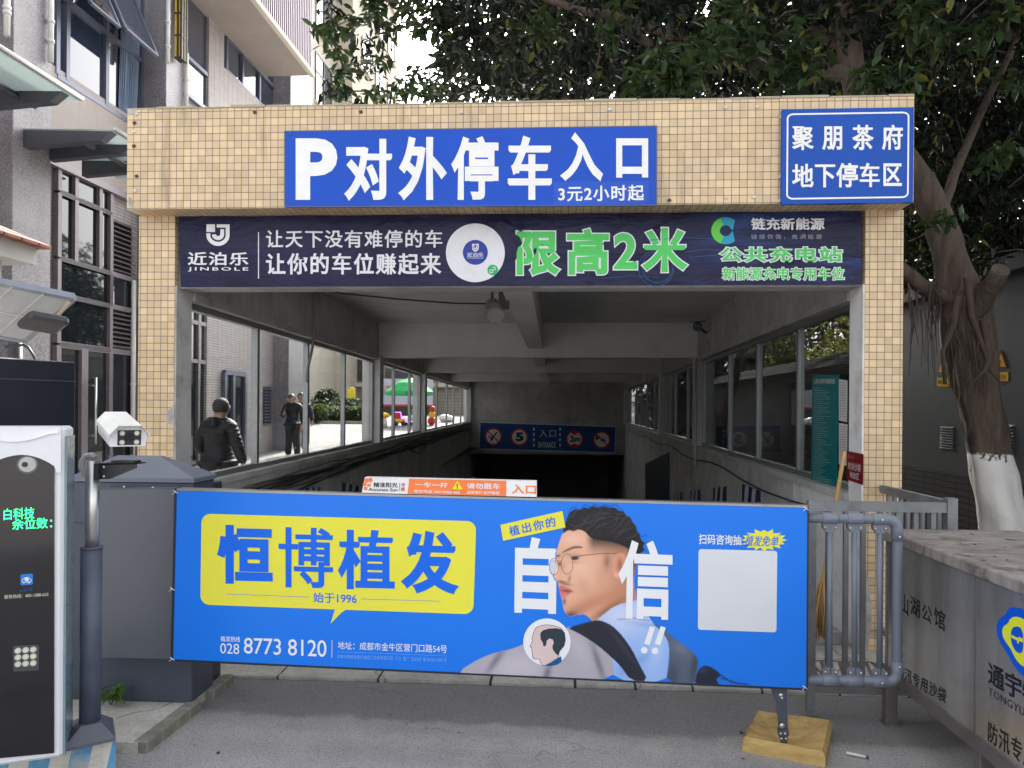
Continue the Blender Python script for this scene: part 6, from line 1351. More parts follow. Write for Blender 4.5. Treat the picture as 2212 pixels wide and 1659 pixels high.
mb = MB(); mb.prism([pc.at(x, y) for x, y in ((213, 1002), (294, 1001), (294, 1011), (236, 1035), (213, 1035))], (0, .006, 0)); mb.prism([pc.at(x, y) for x, y in ((213, 1001), (294, 1000.5), (294, 1003), (213, 1004))], (0, .075, 0)); mb.box((PXY.x + .024, PXY.y - .03, pc.at(213, 1035).z), (PXY.x + .044, PXY.y + .03, pc.at(213, 1001).z)); part('bracket', mb, BLK, cp)
for y in (1009, 1029): mb = MB(); mb.sphere(tuple(pc.at(224, y)), .006, 8, 5, 0, (1, .6, 1)); part('bolt', mb, BOLT, cp)
mb = MB(); cab = [(197, 990), (188, 984), (176, 986), (168, 997), (166, 1008), (170, 1019), (178, 1030), (186, 1037)]
mb.tube([Pl(PXY, (0, -1, 0)).at(x, y) + Vector((0, .03, 0)) for x, y in cab], .0125, 12); part('flex_conduit', mb, mat('grey_flex', (.42, .40, .42), .5, var=.2), cp)
cf, ck = DD(277, 943, 2.93), DD(249, 914, 3.20)
fw_ = (cf - ck).normalized(); rt = fw_.cross(Vector((0, 0, 1))).normalized(); uu = rt.cross(fw_).normalized()
cm = thing('surveillance_camera', 'white boxy surveillance camera with four infrared lamps on the steel post', 'camera', tuple(cf - uu * .06))
W, Hh = .064, .040
mb = MB(); sec = [(-W, -Hh), (W, -Hh), (W + .004, .012), (W * .62, Hh + .004), (-W * .62, Hh + .004), (-W - .004, .012)]
mb.prism([cf + rt * x + uu * y for x, y in sec], ck - cf); part('housing', mb, KW, cm)
mb = MB(); sec2 = [(W + .008, -.004), (W + .008, .014), (W * .64, Hh + .010), (-W * .64, Hh + .010), (-W - .008, .014), (-W - .008, -.004), (-W - .0055, -.004), (-W - .0055, .013), (-W * .63, Hh + .0072), (W * .63, Hh + .0072), (W + .0055, .013), (W + .0055, -.004)]
P2 = [cf + fw_ * .035 + rt * x + uu * y for x, y in sec2]; B2 = [p + (ck - cf) - fw_ * .035 for p in P2]; n = 12
mb.add(P2 + B2, [(i, (i + 1) % n, n + (i + 1) % n, n + i) for i in range(n)] + [(i, i + 1, n - 2 - i, n - 1 - i) for i in range(5)] + [(n + n - 1 - i, n + n - 2 - i, n + i + 1, n + i) for i in range(5)]); part('hood', mb, mat('hood_white', (.70, .70, .66), .4), cm)
cpl = Pl(cf, fw_)
mb = MB(); mb.obox(cf + fw_ * .001 - rt * .004 - uu * .004, rt * .042, uu * .030, fw_ * .002, 0, .001); mb.tube([cf + fw_ * .002 - uu * .002 - rt * .004, cf + fw_ * .006 - uu * .002 - rt * .004], .017, 24, 1); fp = part('lens_plate', mb, [BLK, KBL], cm)
for sx in (-1, 1):
    for sy in (-1, 1):
        mb = MB(); c = cf + rt * (.026 * sx - .004) + uu * (.018 * sy - .004); mb.tube([c + fw_ * .002, c + fw_ * .006], .0095, 16, 0); mb.tube([c + fw_ * .006, c + fw_ * .0075], .005, 12, 1); part('infrared_lamp', mb, [mat('ir_ring', (.55, .54, .48), .3), mat('ir_core', (.72, .68, .55), .3)], fp)
mb = MB(); c = cf * .45 + ck * .55 - uu * (Hh + .012); mb.obox(c, rt * .042, fw_ * .03, uu * .008, 0, .004)
for sx in (-1, 1): mb.obox(c + rt * .044 * sx - uu * .025, rt * .004, fw_ * .012, uu * .032)
bp = pc.at(262, 1001); mb.obox(bp + Vector((0, .035, .006)), Vector((.05, 0, 0)), Vector((0, .025, 0)), Vector((0, 0, .004))); part('mount', mb, BLK, cm)
# solar lamp, cable, gatehouse eave
sl = thing('solar_lamp', 'dark pole with tilted solar panel and black floodlight above the black cabinet', 'solar lamp', tuple(DD(32, 1300, 5.0))); sl.location.z = .05
R1, R2, L1 = DD(160, 647, 4.55), DD(54, 738, 4.75), DD(-120, 590, 4.2); L2 = L1 + (R2 - R1); nn = (R2 - R1).cross(L1 - R1).normalized(); nn = nn if nn.z > 0 else -nn
mb = MB(); mb.prism([R1, R2, L2, L1], nn * .035, 0); pnl = part('solar_panel', mb, mat('panel_underside', (.40, .41, .43), .5, var=.06), sl)
mb = MB()
for p, q in ((R1, R2), (R2, L2), (L2, L1), (L1, R1)): mb.bar(p + nn * .018, q + nn * .018, .028, .044, 0, nn)
part('panel_rim', mb, mat('panel_rim', (.20, .22, .26), .4, .5), pnl)
mb = MB()
for t in (.25, .5, .75): mb.bar(R1.lerp(L1, t) - nn * .003, R2.lerp(L2, t) - nn * .003, .006, .004, 0, nn)
mb.bar(R1.lerp(R2, .5) - nn * .003, L1.lerp(L2, .5) - nn * .003, .006, .004, 0, nn); part('cell_seam', mb, mat('seam_white', (.6, .6, .6), .5), pnl)
ph = DD(33, 740, 5.0); DK = mat('dark_pole', (.030, .033, .042), .45)
mb = MB(); mb.tube([(ph.x, ph.y, .05), (ph.x, ph.y, 2.35)], .042, 18); part('pole', mb, DK, sl)
mb = MB(); mb.bar(DD(34, 728, 4.92), DD(84, 640, 4.55), .045, .05); mb.bar(DD(34, 735, 4.92), DD(-60, 660, 4.6), .045, .05); part('strut', mb, DK, sl)
mb = MB(); fcn = DD(94, 697, 4.42); ax = (R2 - R1).normalized(); ay = (L1 - R1).normalized(); mb.obox(fcn, ax * .075, ay * -.105, nn * .035, 0, .02); part('floodlight', mb, BLK, sl)
mb = MB(); mb.bar(DD(118, 690, 4.5), DD(150, 652, 4.52), .012, .02, 0); part('lamp_arm', mb, mat('tan_arm', (.36, .28, .20), .5), sl)
mb = MB(); mb.tube([DD(x, y, 4.6) for x, y in ((12, 750), (32, 748), (50, 745), (62, 752), (72, 768), (80, 785), (90, 806), (94, 816))], .009, 8); part('cable', mb, BLK, sl)
gh = thing('gatehouse', 'gatehouse corner with red tiled roof and pale eaves in front of the granite', 'gatehouse', (DD(60, 560, 8).x - 1.5, 9, 0))
e0 = DD(112, 533, 8.0); e1 = DD(103, 553, 7.9); zE = e0.z
gx, gy = e0.x, e0.y
mb = MB(); mb.add([(gx, gy, zE), (gx, gy - 4, zE), (gx - 4, gy - 4, zE), (gx - 4, gy, zE), (gx - 1.6, gy - 1.6, zE + .75), (gx - 1.6, gy - 4, zE + .75), (gx, gy, zE - .03), (gx, gy - 4, zE - .03), (gx - 4, gy - 4, zE - .03), (gx - 4, gy, zE - .03)], [(1, 0, 4, 5), (0, 3, 4), (2, 5, 4, 3), (1, 5, 2), (6, 7, 8, 9), (0, 1, 7, 6), (3, 0, 6, 9)]); part('roof', mb, grid_mat('red_roof_tile', (.26, .075, .05), (.2, .25, .25), .1, (.07, .03, .02), (.1, .06, .05), rough=.7, jw=.08), gh)
mb = MB(); mb.box((gx - 4, gy - 3.9, zE - .22), (gx - .10, gy - .10, zE - .031)); mb.box((gx - 4, gy - 3.7, zE - .42), (gx - .30, gy - .34, zE - .221)); part('eave', mb, mat('eave_paint', (.46, .45, .43), .7, var=.08), gh)
mb = MB(); mb.box((gx - 4, gy - 3.2, 0), (gx - 1.6, gy - 1.2, zE - .421)); part('wall', mb, BAND, gh)
# weed at the foot of the barrier
wd = thing('weed', 'small green weed growing against the barrier cabinet', 'plant', (PY(3.69).at(240, 1490).x, 3.69, .05))
w0 = Vector(wd.location); tp_ = []
mb = MB()
for k in range(9):
    a = random.uniform(-.2, 3.4); L = random.uniform(.06, .13); q = w0 + Vector((math.cos(a) * L * .9, -abs(math.sin(a)) * L * .5 - .01, random.uniform(.04, .12))); mb.tube([w0, w0.lerp(q, .5) + Vector((0, 0, .03)), q], [.002, .0016, .001], 4); tp_ += [w0.lerp(q, t) + Vector((0, 0, .03 * (1 - abs(2 * t - 1)))) for t in (.35, .5, .65, .8, 1)]
part('stem', mb, mat('weed_stem', (.10, .14, .04)), wd); leaves('leaf', tp_, wd, leaf_mat('weed_leaf', (.09, .20, .03), (.2, .36, .05)), .032, 3, .1, .012, 41)
# fixings left in the tiles
NAILM = [mat('rusty_nail', (.06, .045, .04), .7), mat('white_clip', (.6, .58, .54), .6)]
mb = MB()
for x, y, k in ((296, 247, 1), (291, 266, 0), (291, 284, 1), (290, 316, 0), (296, 381, 0), (293, 412, 1), (551, 243, 0), (780, 242, 0), (997, 243, 1), (1317, 237, 1), (1567, 232, 1), (1635, 231, 1), (1687, 253, 1), (1446, 433, 0), (1568, 427, 1), (1628, 426, 1), (1684, 434, 1), (1685, 382, 1)):
    c = FA.at(x, y); mb.obox(c + Vector((0, -.004, 0)), Vector((.010, 0, .003)), Vector((0, .006, 0)), Vector((-.003, 0, .008)), k)
part('nail', mb, NAILM, fascia)
# ------------------------------------------------------------------ fittings in the ramp shelter
fl_ = DD(1068, 660, 6.6)
fx = thing('floodlight', 'old grey floodlight on a hook under the shelter ceiling', 'floodlight', tuple(fl_ + Vector((0, 0, .16))))
mb = MB(); mb.tube([fl_ + Vector((-.02, .0, .02)), fl_ + Vector((.0, -.06, -.03)), fl_ + Vector((.02, -.12, -.10))], [.055, .075, .085], 16); mb.tube([fl_ + Vector((.02, -.12, -.10)), fl_ + Vector((.022, -.128, -.108))], .078, 16, 1); part('lamp_head', mb, [mat('lamp_grey', (.20, .20, .19), .5, .3), mat('lamp_glass', (.32, .32, .31), .15)], fx)
mb = MB(); mb.box((fl_.x - .07, fl_.y - .04, 2.92), (fl_.x + .05, fl_.y + .04, 2.974)); mb.tube([(fl_.x - .02, fl_.y, 2.92), tuple(fl_ + Vector((-.02, 0, .03)))], .012, 8); mb.box((fl_.x + .04, fl_.y - .02, fl_.z - .03), (fl_.x + .13, fl_.y + .04, fl_.z + .12)); part('mount', mb, mat('mount_dark', (.10, .10, .10), .6), fx)
mb = MB(); mb.tube([DD(x, y, d) for x, y, d in ((690, 627, 5.75), (740, 634, 5.9), (860, 646, 6.1), (980, 655, 6.4), (1052, 656, 6.6))], .007, 6); tag(solo('ceiling_wire', mb, BLK, 'thin dark wire sagging under the ceiling to the old floodlight', 'wire'), 'thin dark wire sagging under the ceiling to the old floodlight', 'wire')
mb = MB(); mb.tube([LW.off(.05).at(x, y) for x, y in ((692, 627), (679, 636), (679, 700), (680, 716), (673, 760), (664, 800), (663, 826))], .016, 8); solo('hanging_conduit', mb, mat('conduit_tan', (.30, .27, .24), .6), 'tan conduit bent down the wall in front of the second window mullion', 'conduit')
cc = DD(1512, 704, 10.6)
cv = thing('ceiling_camera', 'black bullet camera on a bracket by the first cross beam', 'camera', tuple(cc))
mb = MB(); mb.tube([cc + Vector((.0, .16, .03)), cc + Vector((-.06, -.10, -.03))], .062, 16); mb.obox(cc + Vector((-.03, .02, .065)), Vector((-.07, -.14, -.02)), Vector((.07, -.03, 0)), Vector((0, 0, .006))); part('camera_body', mb, BLK, cv)
mb = MB()
for dx in (-.02, .02): mb.sphere(tuple(cc + Vector((-.068 + dx, -.115, .0))), .012, 8, 5)
part('infrared_lamp', mb, mat('lamp_pale', (.4, .4, .4), .3), cv)
mb = MB(); mb.tube([cc + Vector((.02, .05, -.04)), cc + Vector((.10, .06, -.09)), cc + Vector((.22, .08, -.06))], .02, 8); mb.box((cc.x + .12, cc.y + .04, cc.z - .24), (cc.x + .36, cc.y + .2, cc.z - .08), 1); part('arm', mb, [BLK, PLASTER], cv)
mb = MB()                                                            # cables clipped along the sill
for k in range(9):
    ps = []
    for i in range(22):
        y = 5.5 + 23.5 * i / 21; ps.append((LX(y) + .035 + .012 * (k % 4), y, Z_S - .10 - .035 * (k % 5) - .05 * abs(math.sin(y * .9 + k)) + .03 * math.sin(y * .5 + k * 2)))
    mb.tube(ps, .011, 6, k % 2)
bd_ = solo('cable_bundle', mb, [mat('cable_black', (.03, .03, .03), .5), mat('cable_grey', (.12, .115, .10), .6)], 'bundle of slack cables running along the sill under the bright windows', 'cables')
mb = MB(); mb.tube([PL_ for PL_ in [LW.off(.03).at(x, y) for x, y in ((884, 970), (905, 980), (918, 968), (924, 950))]], .012, 6); solo('cable_loop', mb, BLK, 'drooping loop of cable on the wall near the far windows', 'cable')
mb = MB(); ps = [(RX(y) - .03, y, Z_S - .14 - .10 * abs(math.sin(y * .62))) for y in [5.6 + i * 1.0 for i in range(24)]]; mb.tube(ps, .009, 6); solo('wall_cable', mb, BLK, 'single slack cable strung below the dark windows', 'cable')
mb = MB(); ps = [(RX(11.9) - .062, 11.70, z) for z in (2.4, 1.0, .72)]; mb.tube(ps, .022, 8); solo('drop_pipe', mb, PLASTER, 'thin vertical pipe on the column between the dark windows', 'pipe')
# ------------------------------------------------------------------ the yard seen through the bright windows
def gat(x, y): return gz(y)
SKIN = mat('skin', (.46, .29, .21), .5, var=.06, sc=9)
def skin(name, V, E, mats, parent, sub=2, loc=None, rz=0.0):
    """a continuous surface grown on a skeleton: V = {joint: (x, y, z, radius)} standing at the origin and facing -y, E = bones"""
    me = bpy.data.meshes.new(name); ks_ = list(V); me.from_pydata([V[k][:3] for k in ks_], [(ks_.index(a), ks_.index(b)) for a, b in E], [])
    o = bpy.data.objects.new(name, me); C.objects.link(o); md = o.modifiers.new('s', 'SKIN'); md.use_smooth_shade = True; o.modifiers.new('u', 'SUBSURF').levels = sub
    sv = me.skin_vertices[0].data
    for i, k in enumerate(ks_): r = V[k][3]; sv[i].radius = r if isinstance(r, tuple) else (r, r); sv[i].use_root = (i == 0)
    dg = bpy.context.evaluated_depsgraph_get(); dg.update(); m2 = bpy.data.meshes.new_from_object(o.evaluated_get(dg)); bpy.data.objects.remove(o); bpy.data.meshes.remove(me)
    m2.name = name; m2.materials.clear()
    for m in mats if isinstance(mats, (list, tuple)) else [mats]: m2.materials.append(m)
    for p in m2.polygons: p.use_smooth = True
    n = bpy.data.objects.new(name, m2); C.objects.link(n); n.parent = parent
    return n
def chain(V, E, pre, prev, pts):
    for i, p in enumerate(pts): k = f'{pre}{i}'; V[k] = p; E.append((prev, k)); prev = k
    return prev
def hand(V, E, wrist, p, d, side, curl, r=1.0):
    """palm and five bent fingers from the wrist joint at p; d = hand direction, side = towards the thumb"""
    p, d, side = Vector(p), Vector(d).normalized(), Vector(side).normalized(); pn = d.cross(side).normalized(); c = curl
    a = p + d * .045; V[wrist + 'p'] = (*a, (.034 * r, .02 * r)); E.append((wrist, wrist + 'p'))
    for i, (o, l) in enumerate(((.026, .072), (.009, .08), (-.009, .075), (-.026, .058))):
        b = a + d * .038 + side * o; e1_ = b + (d * math.cos(c) + pn * math.sin(c)) * l * .5; e2_ = e1_ + (d * math.cos(2 * c) + pn * math.sin(2 * c)) * l * .5
        chain(V, E, f'{wrist}f{i}', wrist + 'p', [(*b, .0095 * r), (*e1_, .0085 * r), (*e2_, .007 * r)])
    b = p + d * .03 + side * .036; e_ = b + (d * .7 + side * .6 + pn * c * .4).normalized() * .04; chain(V, E, wrist + 't', wrist + 'p', [(*b, .011 * r), (*e_, .009 * r)])
def person(label, loc, rz, arms, head, coat, trou, shoe, hairm, coatlen=.78, stride=.10, hood=False, glasses=False, bag=None, size=.96):
    t = thing('person', label, 'person', loc, None); t.rotation_euler = (0, 0, rz); t.scale = (size * 1.06, size * 1.06, size)
    hx, hy, hz = head                                               # head offset: turn / nod
    V = {'pel': (0, 0, .97, .11)}; E = []
    chain(V, E, 's', 'pel', [(0, .01, 1.12, .10), (0, .01, 1.28, .115), (0, .0, 1.39, .10), (0, .0, 1.49, .055)])
    chain(V, E, 'h', 's3', [(hx * .3, -.01 + hy * .3, 1.545 + hz, .058), (hx, -.02 + hy, 1.60 + hz, .078), (hx, -.01 + hy, 1.66 + hz, .092), (hx, .0 + hy * .8, 1.705 + hz, .07)])
    V['nose'] = (hx * 1.25, -.115 + hy * 1.2, 1.605 + hz, .014); E.append(('h1', 'nose'))
    for s, (el, wr, hd, sd_, cu) in zip((-1, 1), arms):
        k = f'a{s}'; chain(V, E, k, 's2', [(.16 * s, .0, 1.40, .055), (*el, .046), (*wr, .032)]); hand(V, E, k + '2', wr, hd, sd_, cu)
        V[f'ear{s}'] = (hx + .088 * s, .0 + hy, 1.625 + hz, .016); E.append(('h1', f'ear{s}'))
    legs = {}
    for s in (-1, 1):
        st = stride * s; legs[s] = [(.09 * s, 0, .90, .095), (.10 * s, -st * .5 - .015, .50, .065), (.105 * s, st * .6 + .01, .09, .036), (.12 * s, st * .6 - .12, .035, .020)]; chain(V, E, f'l{s}', 'pel', legs[s])
    body = skin('body', V, E, SKIN, t)
    V = {'c0': (0, .005, 1.10, .165)}; E = []
    chain(V, E, 'u', 'c0', [(0, .012, 1.28, .185), (0, .01, 1.41, .15), (0, .005, 1.475, .085)]); chain(V, E, 'd', 'c0', [(0, .0, .95, .185), (0, .0, coatlen, .19)])
    for s, (el, wr, hd, sd_, cu) in zip((-1, 1), arms): chain(V, E, f'a{s}', 'u1', [(.185 * s, .0, 1.40, .085), (*el, .075), (*(Vector(wr) * .93 + Vector(el) * .07), .058)])
    if hood: chain(V, E, 'hd', 'u2', [(0, .10, 1.44, .10), (0, .14, 1.38, .075)])
    cb = skin('coat', V, E, coat, t)
    V = {'p': (0, 0, .93, .155)}; E = []
    for s in (-1, 1): L = legs[s]; chain(V, E, f'l{s}', 'p', [(L[0][0], 0, .86, .115), (*L[1][:3], .092), (L[2][0], L[2][1], .30, .086), (L[2][0], L[2][1] - .005, .10, .085)])
    skin('trousers', V, E, trou, t)
    for s in (-1, 1):
        L = legs[s]; V = {'a': (L[2][0], L[2][1] + .02, .055, .052)}; E = []; chain(V, E, 'b', 'a', [(L[3][0] - .005 * s, L[3][1] + .05, .055, .056), (L[3][0], L[3][1] - .04, .045, .046)]); skin('shoe', V, E, shoe, t)
    mb = MB(); n = 20
    for i in range(9):
        th = math.pi * .72 * i / 8
        for j in range(n):
            ph = 2 * math.pi * j / n; r = .104; back = (math.sin(ph) > -.35); lim = th if back else min(th, 1.0)
            mb.v.append((hx + r * .95 * math.sin(lim) * math.cos(ph), hy + .004 + r * 1.06 * math.sin(lim) * math.sin(ph), 1.655 + hz + r * 1.14 * math.cos(lim)))
    for i in range(8):
        for j in range(n): mb.f.append((i * n + j, (i + 1) * n + j, (i + 1) * n + (j + 1) % n, i * n + (j + 1) % n)); mb.m.append(0); mb.sm.append(True)
    o = bpy.data.objects.new('hair', mesh_of('hair', mb, hairm)); C.objects.link(o); o.parent = t
    mb = MB()
    for s in (-1, 1): mb.sphere((hx * 1.1 + .032 * s, hy * 1.1 - .098, 1.632 + hz), .011, 8, 6, 0)
    mb.sphere((hx * 1.2, hy * 1.15 - .098, 1.566 + hz), .016, 8, 5, 1, (1.4, .5, .4))
    o = bpy.data.objects.new('face', mesh_of('face', mb, [BLK, mat('lip', (.30, .13, .11), .5)])); C.objects.link(o); o.parent = t
    if glasses:
        mb = MB()
        for s in (-1, 1): mb.tube([(hx * 1.1 + .034 * s + .026 * math.cos(a), hy * 1.1 - .115, 1.63 + hz + .022 * math.sin(a)) for a in [k * .63 for k in range(11)]], .0035, 5)
        mb.tube([(hx - .088, hy, 1.64 + hz), (hx - .06, hy - .112, 1.635 + hz), (hx + .06, hy - .112, 1.635 + hz), (hx + .088, hy, 1.64 + hz)], .003, 5); o = bpy.data.objects.new('glasses', mesh_of('glasses', mb, mat('pale_wire', (.6, .58, .55), .3))); C.objects.link(o); o.parent = t
    return t
def quilt(name, c):
    t = NT(name); w_ = t.n('ShaderNodeTexWave', bands_direction='Z'); w_.inputs['Scale'].default_value = 6.5; w_.inputs['Distortion'].default_value = 4.5; w_.inputs['Detail'].default_value = 3; t.l(t.pos(), w_.inputs['Vector'])
    t.col(t.mix(t.noise(20, 4), tuple(k * .7 for k in c), tuple(k * 1.4 for k in c))).set(.55, 0, .35); t.bump(t.math('MULTIPLY_ADD', t.noise(28, 4), .5, w_.outputs['Fac']), .42, .012); return t.mat
BLKJ = quilt('black_quilted_cloth', (.010, .010, .013)); NAVYJ = quilt('navy_cloth', (.010, .014, .03)); GREYT = mat('charcoal_trousers', (.035, .036, .045), .8, bump=.5); BLKT = mat('black_trousers', (.012, .012, .015), .8, bump=.5); SHW = mat('white_trainers', (.70, .70, .68), .5); SHB = mat('black_shoes', (.02, .02, .02), .5); HAIR = mat('black_hair', (.012, .010, .010), .5, bump=.8, bsc=200); HAIRG = mat('cropped_greying_hair', (.035, .032, .032), .7, bump=.8, bsc=300)
pA = DD(472, 990, 8.75); pA.z = gz(pA.y)
person('person seen from behind in a black quilted hooded coat walking away in the yard', pA, math.pi - .25, (((-.30, .02, 1.14), (-.33, -.06, .90), (-.05, -.1, -1), (.2, -1, 0), .35), ((.27, .06, 1.14), (.22, -.14, .98), (-.2, -.6, -.8), (-1, 0, .2), .6)), (-.02, -.02, .005), BLKJ, GREYT, SHB, HAIRG, .76, .16, True, size=.91)
pB_ = DD(632, 990, 19.0); pB_.z = gz(pB_.y)
man2 = person('person in black jacket, cap of dark hair and white trainers looking down at a phone', pB_, -.12, (((-.27, -.02, 1.15), (-.13, -.24, 1.20), (.7, -.5, .4), (.3, .2, 1), .7), ((.28, .05, 1.13), (.26, -.02, .90), (0, -.1, -1), (-.4, -1, 0), .4)), (-.01, -.05, -.03), BLKJ, BLKT, SHW, HAIR, .86, .05, True, True)
ph = Vector((-.07, -.30, 1.255)); mb = MB(); mb.obox((0, 0, 0), (.036, 0, 0), (0, .045, .058), (0, .004, -.003), 0, .003); o = solo('phone', mb, BLK, 'dark phone held by the person in black jacket and white trainers', 'phone'); o.location = Vector(pB_) + Matrix.Rotation(-.12, 3, 'Z') @ (ph * .97)
pC_ = DD(650, 985, 20.6); pC_.z = gz(pC_.y)
person('person in dark navy clothes mostly hidden behind the window mullion and the phone user', pC_, .5, (((-.26, .03, 1.14), (-.28, -.05, .92), (0, -.1, -1), (.3, -1, 0), .4), ((.27, .02, 1.14), (.29, -.08, .92), (0, -.1, -1), (-.3, -1, 0), .4)), (0, -.01, 0), NAVYJ, BLKT, SHB, HAIR, .84, .14)
pD_ = DD(1024, 1010, 15.5)
yD = pD_.y; zD = -.26 - (yD - 8) * (3.55 - .26) / 22
person('person in dark clothes walking up out of the shadow of the ramp', (pD_.x - .25, yD + 2, zD - .3), .1, (((-.26, .03, 1.14), (-.28, -.05, .92), (0, -.1, -1), (.3, -1, 0), .4), ((.27, .02, 1.14), (.29, -.08, .92), (0, -.1, -1), (-.3, -1, 0), .4)), (0, -.01, 0), NAVYJ, BLKT, SHB, HAIR, .84, .2)
# hedge, round shrub, kerb bed
HL = leaf_mat('hedge_leaf', (.045, .080, .025), (.12, .2, .03), .5, .25); HD = leaf_mat('shrub_leaf', (.020, .035, .016), (.05, .08, .02), .5, .2)
def hedge(name, label, x0, x1, ytop, d, depth, m, seed, n, cat='hedge', rnd=False, y0=None):
    a, b = DD(x0, 900, d), DD(x1, 900, d); zg = gz(a.y); zt_ = DD((x0 + x1) / 2, ytop, d).z
    if y0: zg = DD(x0, y0, d).z
    t = thing(name, label, cat, ((a.x + b.x) / 2, a.y + depth / 2, zg)); g = np.random.default_rng(seed)
    u = g.uniform(-1, 1, (n, 3)); nn_ = np.abs(u).max(1, keepdims=True) if not rnd else np.linalg.norm(u, axis=1)[:, None]; u = u / nn_ * (g.uniform(.75, 1.03, (n, 1)))
    c = np.array(((a.x + b.x) / 2, a.y + depth / 2, (zg + zt_) / 2)); hs__ = np.array((abs(b.x - a.x) / 2, depth / 2, (zt_ - zg) / 2)); leaves('foliage', c + u * hs__, t, m, .13, 7, .1, .06, seed)
    mb = MB(); mb.sphere(tuple(c), 1, 12, 8, 0, tuple(hs__ * .8)); part('core', mb, mat('hedge_core', (.012, .016, .008), .9), t)
hedge('hedge', 'low clipped green hedge along the kerbed bed in the yard', 690, 800, 880, 32, 2.0, HL, 51, 1400)
hedge('hedge', 'darker hedge row behind the low clipped hedge', 665, 800, 863, 36, 2.0, HD, 52, 900)
hedge('round_shrub', 'round dark shrub rising above the hedges', 668, 718, 838, 37, 2.2, HD, 53, 800, 'shrub', True)
hedge('round_shrub', 'small bright shrub at the near end of the hedge by the mullion', 664, 690, 874, 30.5, 1.4, HL, 54, 500, 'shrub', True)
mb = MB(); a, b = DD(640, 918, 31.0), DD(830, 918, 31.5); mb.box((a.x, a.y - .2, gz(a.y) - .2), (b.x, a.y, gz(a.y) + .10)); solo('bed_kerb', mb, KERBC, 'grey stone kerb edging the hedge bed', 'kerb')
# parasol, advert wall, rides
pu = DD(885, 850, 30.5); zg = gz(pu.y); zr = DD(885, 846, 30.5).z; zt_ = DD(885, 815, 30.5).z; R_p = 52 / F * 30.5
um = thing('parasol', 'green market parasol open beside the play rides in the yard', 'parasol', (pu.x, pu.y, zg))
mb = MB(); n = 8; top_ = (pu.x, pu.y, zt_); rim_ = [(pu.x + R_p * math.cos(2 * math.pi * k / n), pu.y + R_p * math.sin(2 * math.pi * k / n), zr) for k in range(n)]; mid_ = [(pu.x + R_p * .55 * math.cos(2 * math.pi * k / n), pu.y + R_p * .55 * math.sin(2 * math.pi * k / n), zr + (zt_ - zr) * .62) for k in range(n)]; low_ = [(x, y, z - .16) for x, y, z in rim_]
mb.add([top_] + mid_ + rim_ + low_, [(0, 1 + k, 1 + (k + 1) % n) for k in range(n)] + [(1 + k, n + 1 + k, n + 1 + (k + 1) % n, 1 + (k + 1) % n) for k in range(n)] + [(n + 1 + k, 2 * n + 1 + k, 2 * n + 1 + (k + 1) % n, n + 1 + (k + 1) % n) for k in range(n)]); part('canopy', mb, vinyl('parasol_green', lin(40, 170, 90), .6), um)
mb = MB(); mb.tube([(pu.x, pu.y, zg), (pu.x, pu.y, zt_)], .025, 8); part('pole', mb, SST, um)
mb = MB(); mb.box((pu.x - .25, pu.y - .25, zg), (pu.x + .25, pu.y + .25, zg + .08), 0, .02); part('base', mb, BLK, um)
ad = PY(43.5); aw = thing('advert_hoarding', 'pale lilac advertising hoarding with red stripe at the far side of the yard', 'hoarding', (ad.at(860, 880).x, 43.5, gz(43.5)))
mb = MB(); A1, A2 = ad.at(818, 818), ad.at(935, 818); zlo = ad.at(870, 874).z; mb.box((A1.x, 43.5, zlo), (A2.x, 43.6, A1.z)); part('panel', mb, vinyl('lilac', (.55, .57, .64), .5), aw)
mb = MB(); mb.box((A1.x, 43.48, zlo - .12), (A2.x, 43.62, zlo)); part('stripe', mb, vinyl('hoarding_red', lin(190, 60, 50)), aw)
mb = MB(); mb.box((A1.x, 43.52, gz(43)), (A2.x, 43.6, zlo - .12)); part('lower_panel', mb, vinyl('hoarding_dark', (.05, .045, .05)), aw)
mb = MB(); letter(mb, ad, '生命', (822, 832, 844, 840), .01, 0, .02); letter(mb, ad, '币艾滋', (820, 843, 846, 852), .01, 1, .02); part('lettering', mb, [vinyl('ad_red', lin(190, 90, 70)), vinyl('ad_blue', lin(70, 90, 140))], aw)
sg = thing('yellow_sign', 'yellow arched sign on a pole in front of the cream pier', 'sign', (DD(758, 890, 38).x, 38, gz(38)))
pq = PY(38); mb = MB(); slab(mb, pq, [(750, 848), (766, 848), (766, 872), (750, 872)] if False else [(750, 872), (766, 872), (766, 842), (764, 838), (758, 836), (752, 838), (750, 842)], .1); part('panel', mb, vinyl('sign_yellow', lin(235, 215, 60)), sg)
mb = MB(); c = pq.at(758, 870); mb.tube([(c.x, 38.05, gz(38)), (c.x, 38.05, c.z)], .05, 8); part('pole', mb, SST, sg)
NEON = emis('violet_neon', (.25, .08, 1.0), 2.0); RED_ = vinyl('ride_red', lin(205, 50, 45), .3); YEL_ = vinyl('ride_yellow', lin(240, 190, 40), .3); BLU_ = vinyl('ride_blue', lin(40, 90, 190), .3); GRN_ = vinyl('ride_green', lin(50, 160, 70), .3); WHT_ = vinyl('ride_white', (.75, .74, .72), .3)
rc_ = DD(862, 912, 30); z = gz(rc_.y)
rd = thing('toy_car_ride', 'coin ride shaped like a small truck outlined in violet neon', 'play ride', (rc_.x, rc_.y, z))
mb = MB(); mb.box((rc_.x - .22, rc_.y - .15, z + .10), (rc_.x + .30, rc_.y + .15, z + .28), 0, .03); mb.box((rc_.x - .20, rc_.y - .13, z + .28), (rc_.x + .10, rc_.y + .13, z + .52), 1, .03); part('body', mb, [YEL_, RED_], rd)
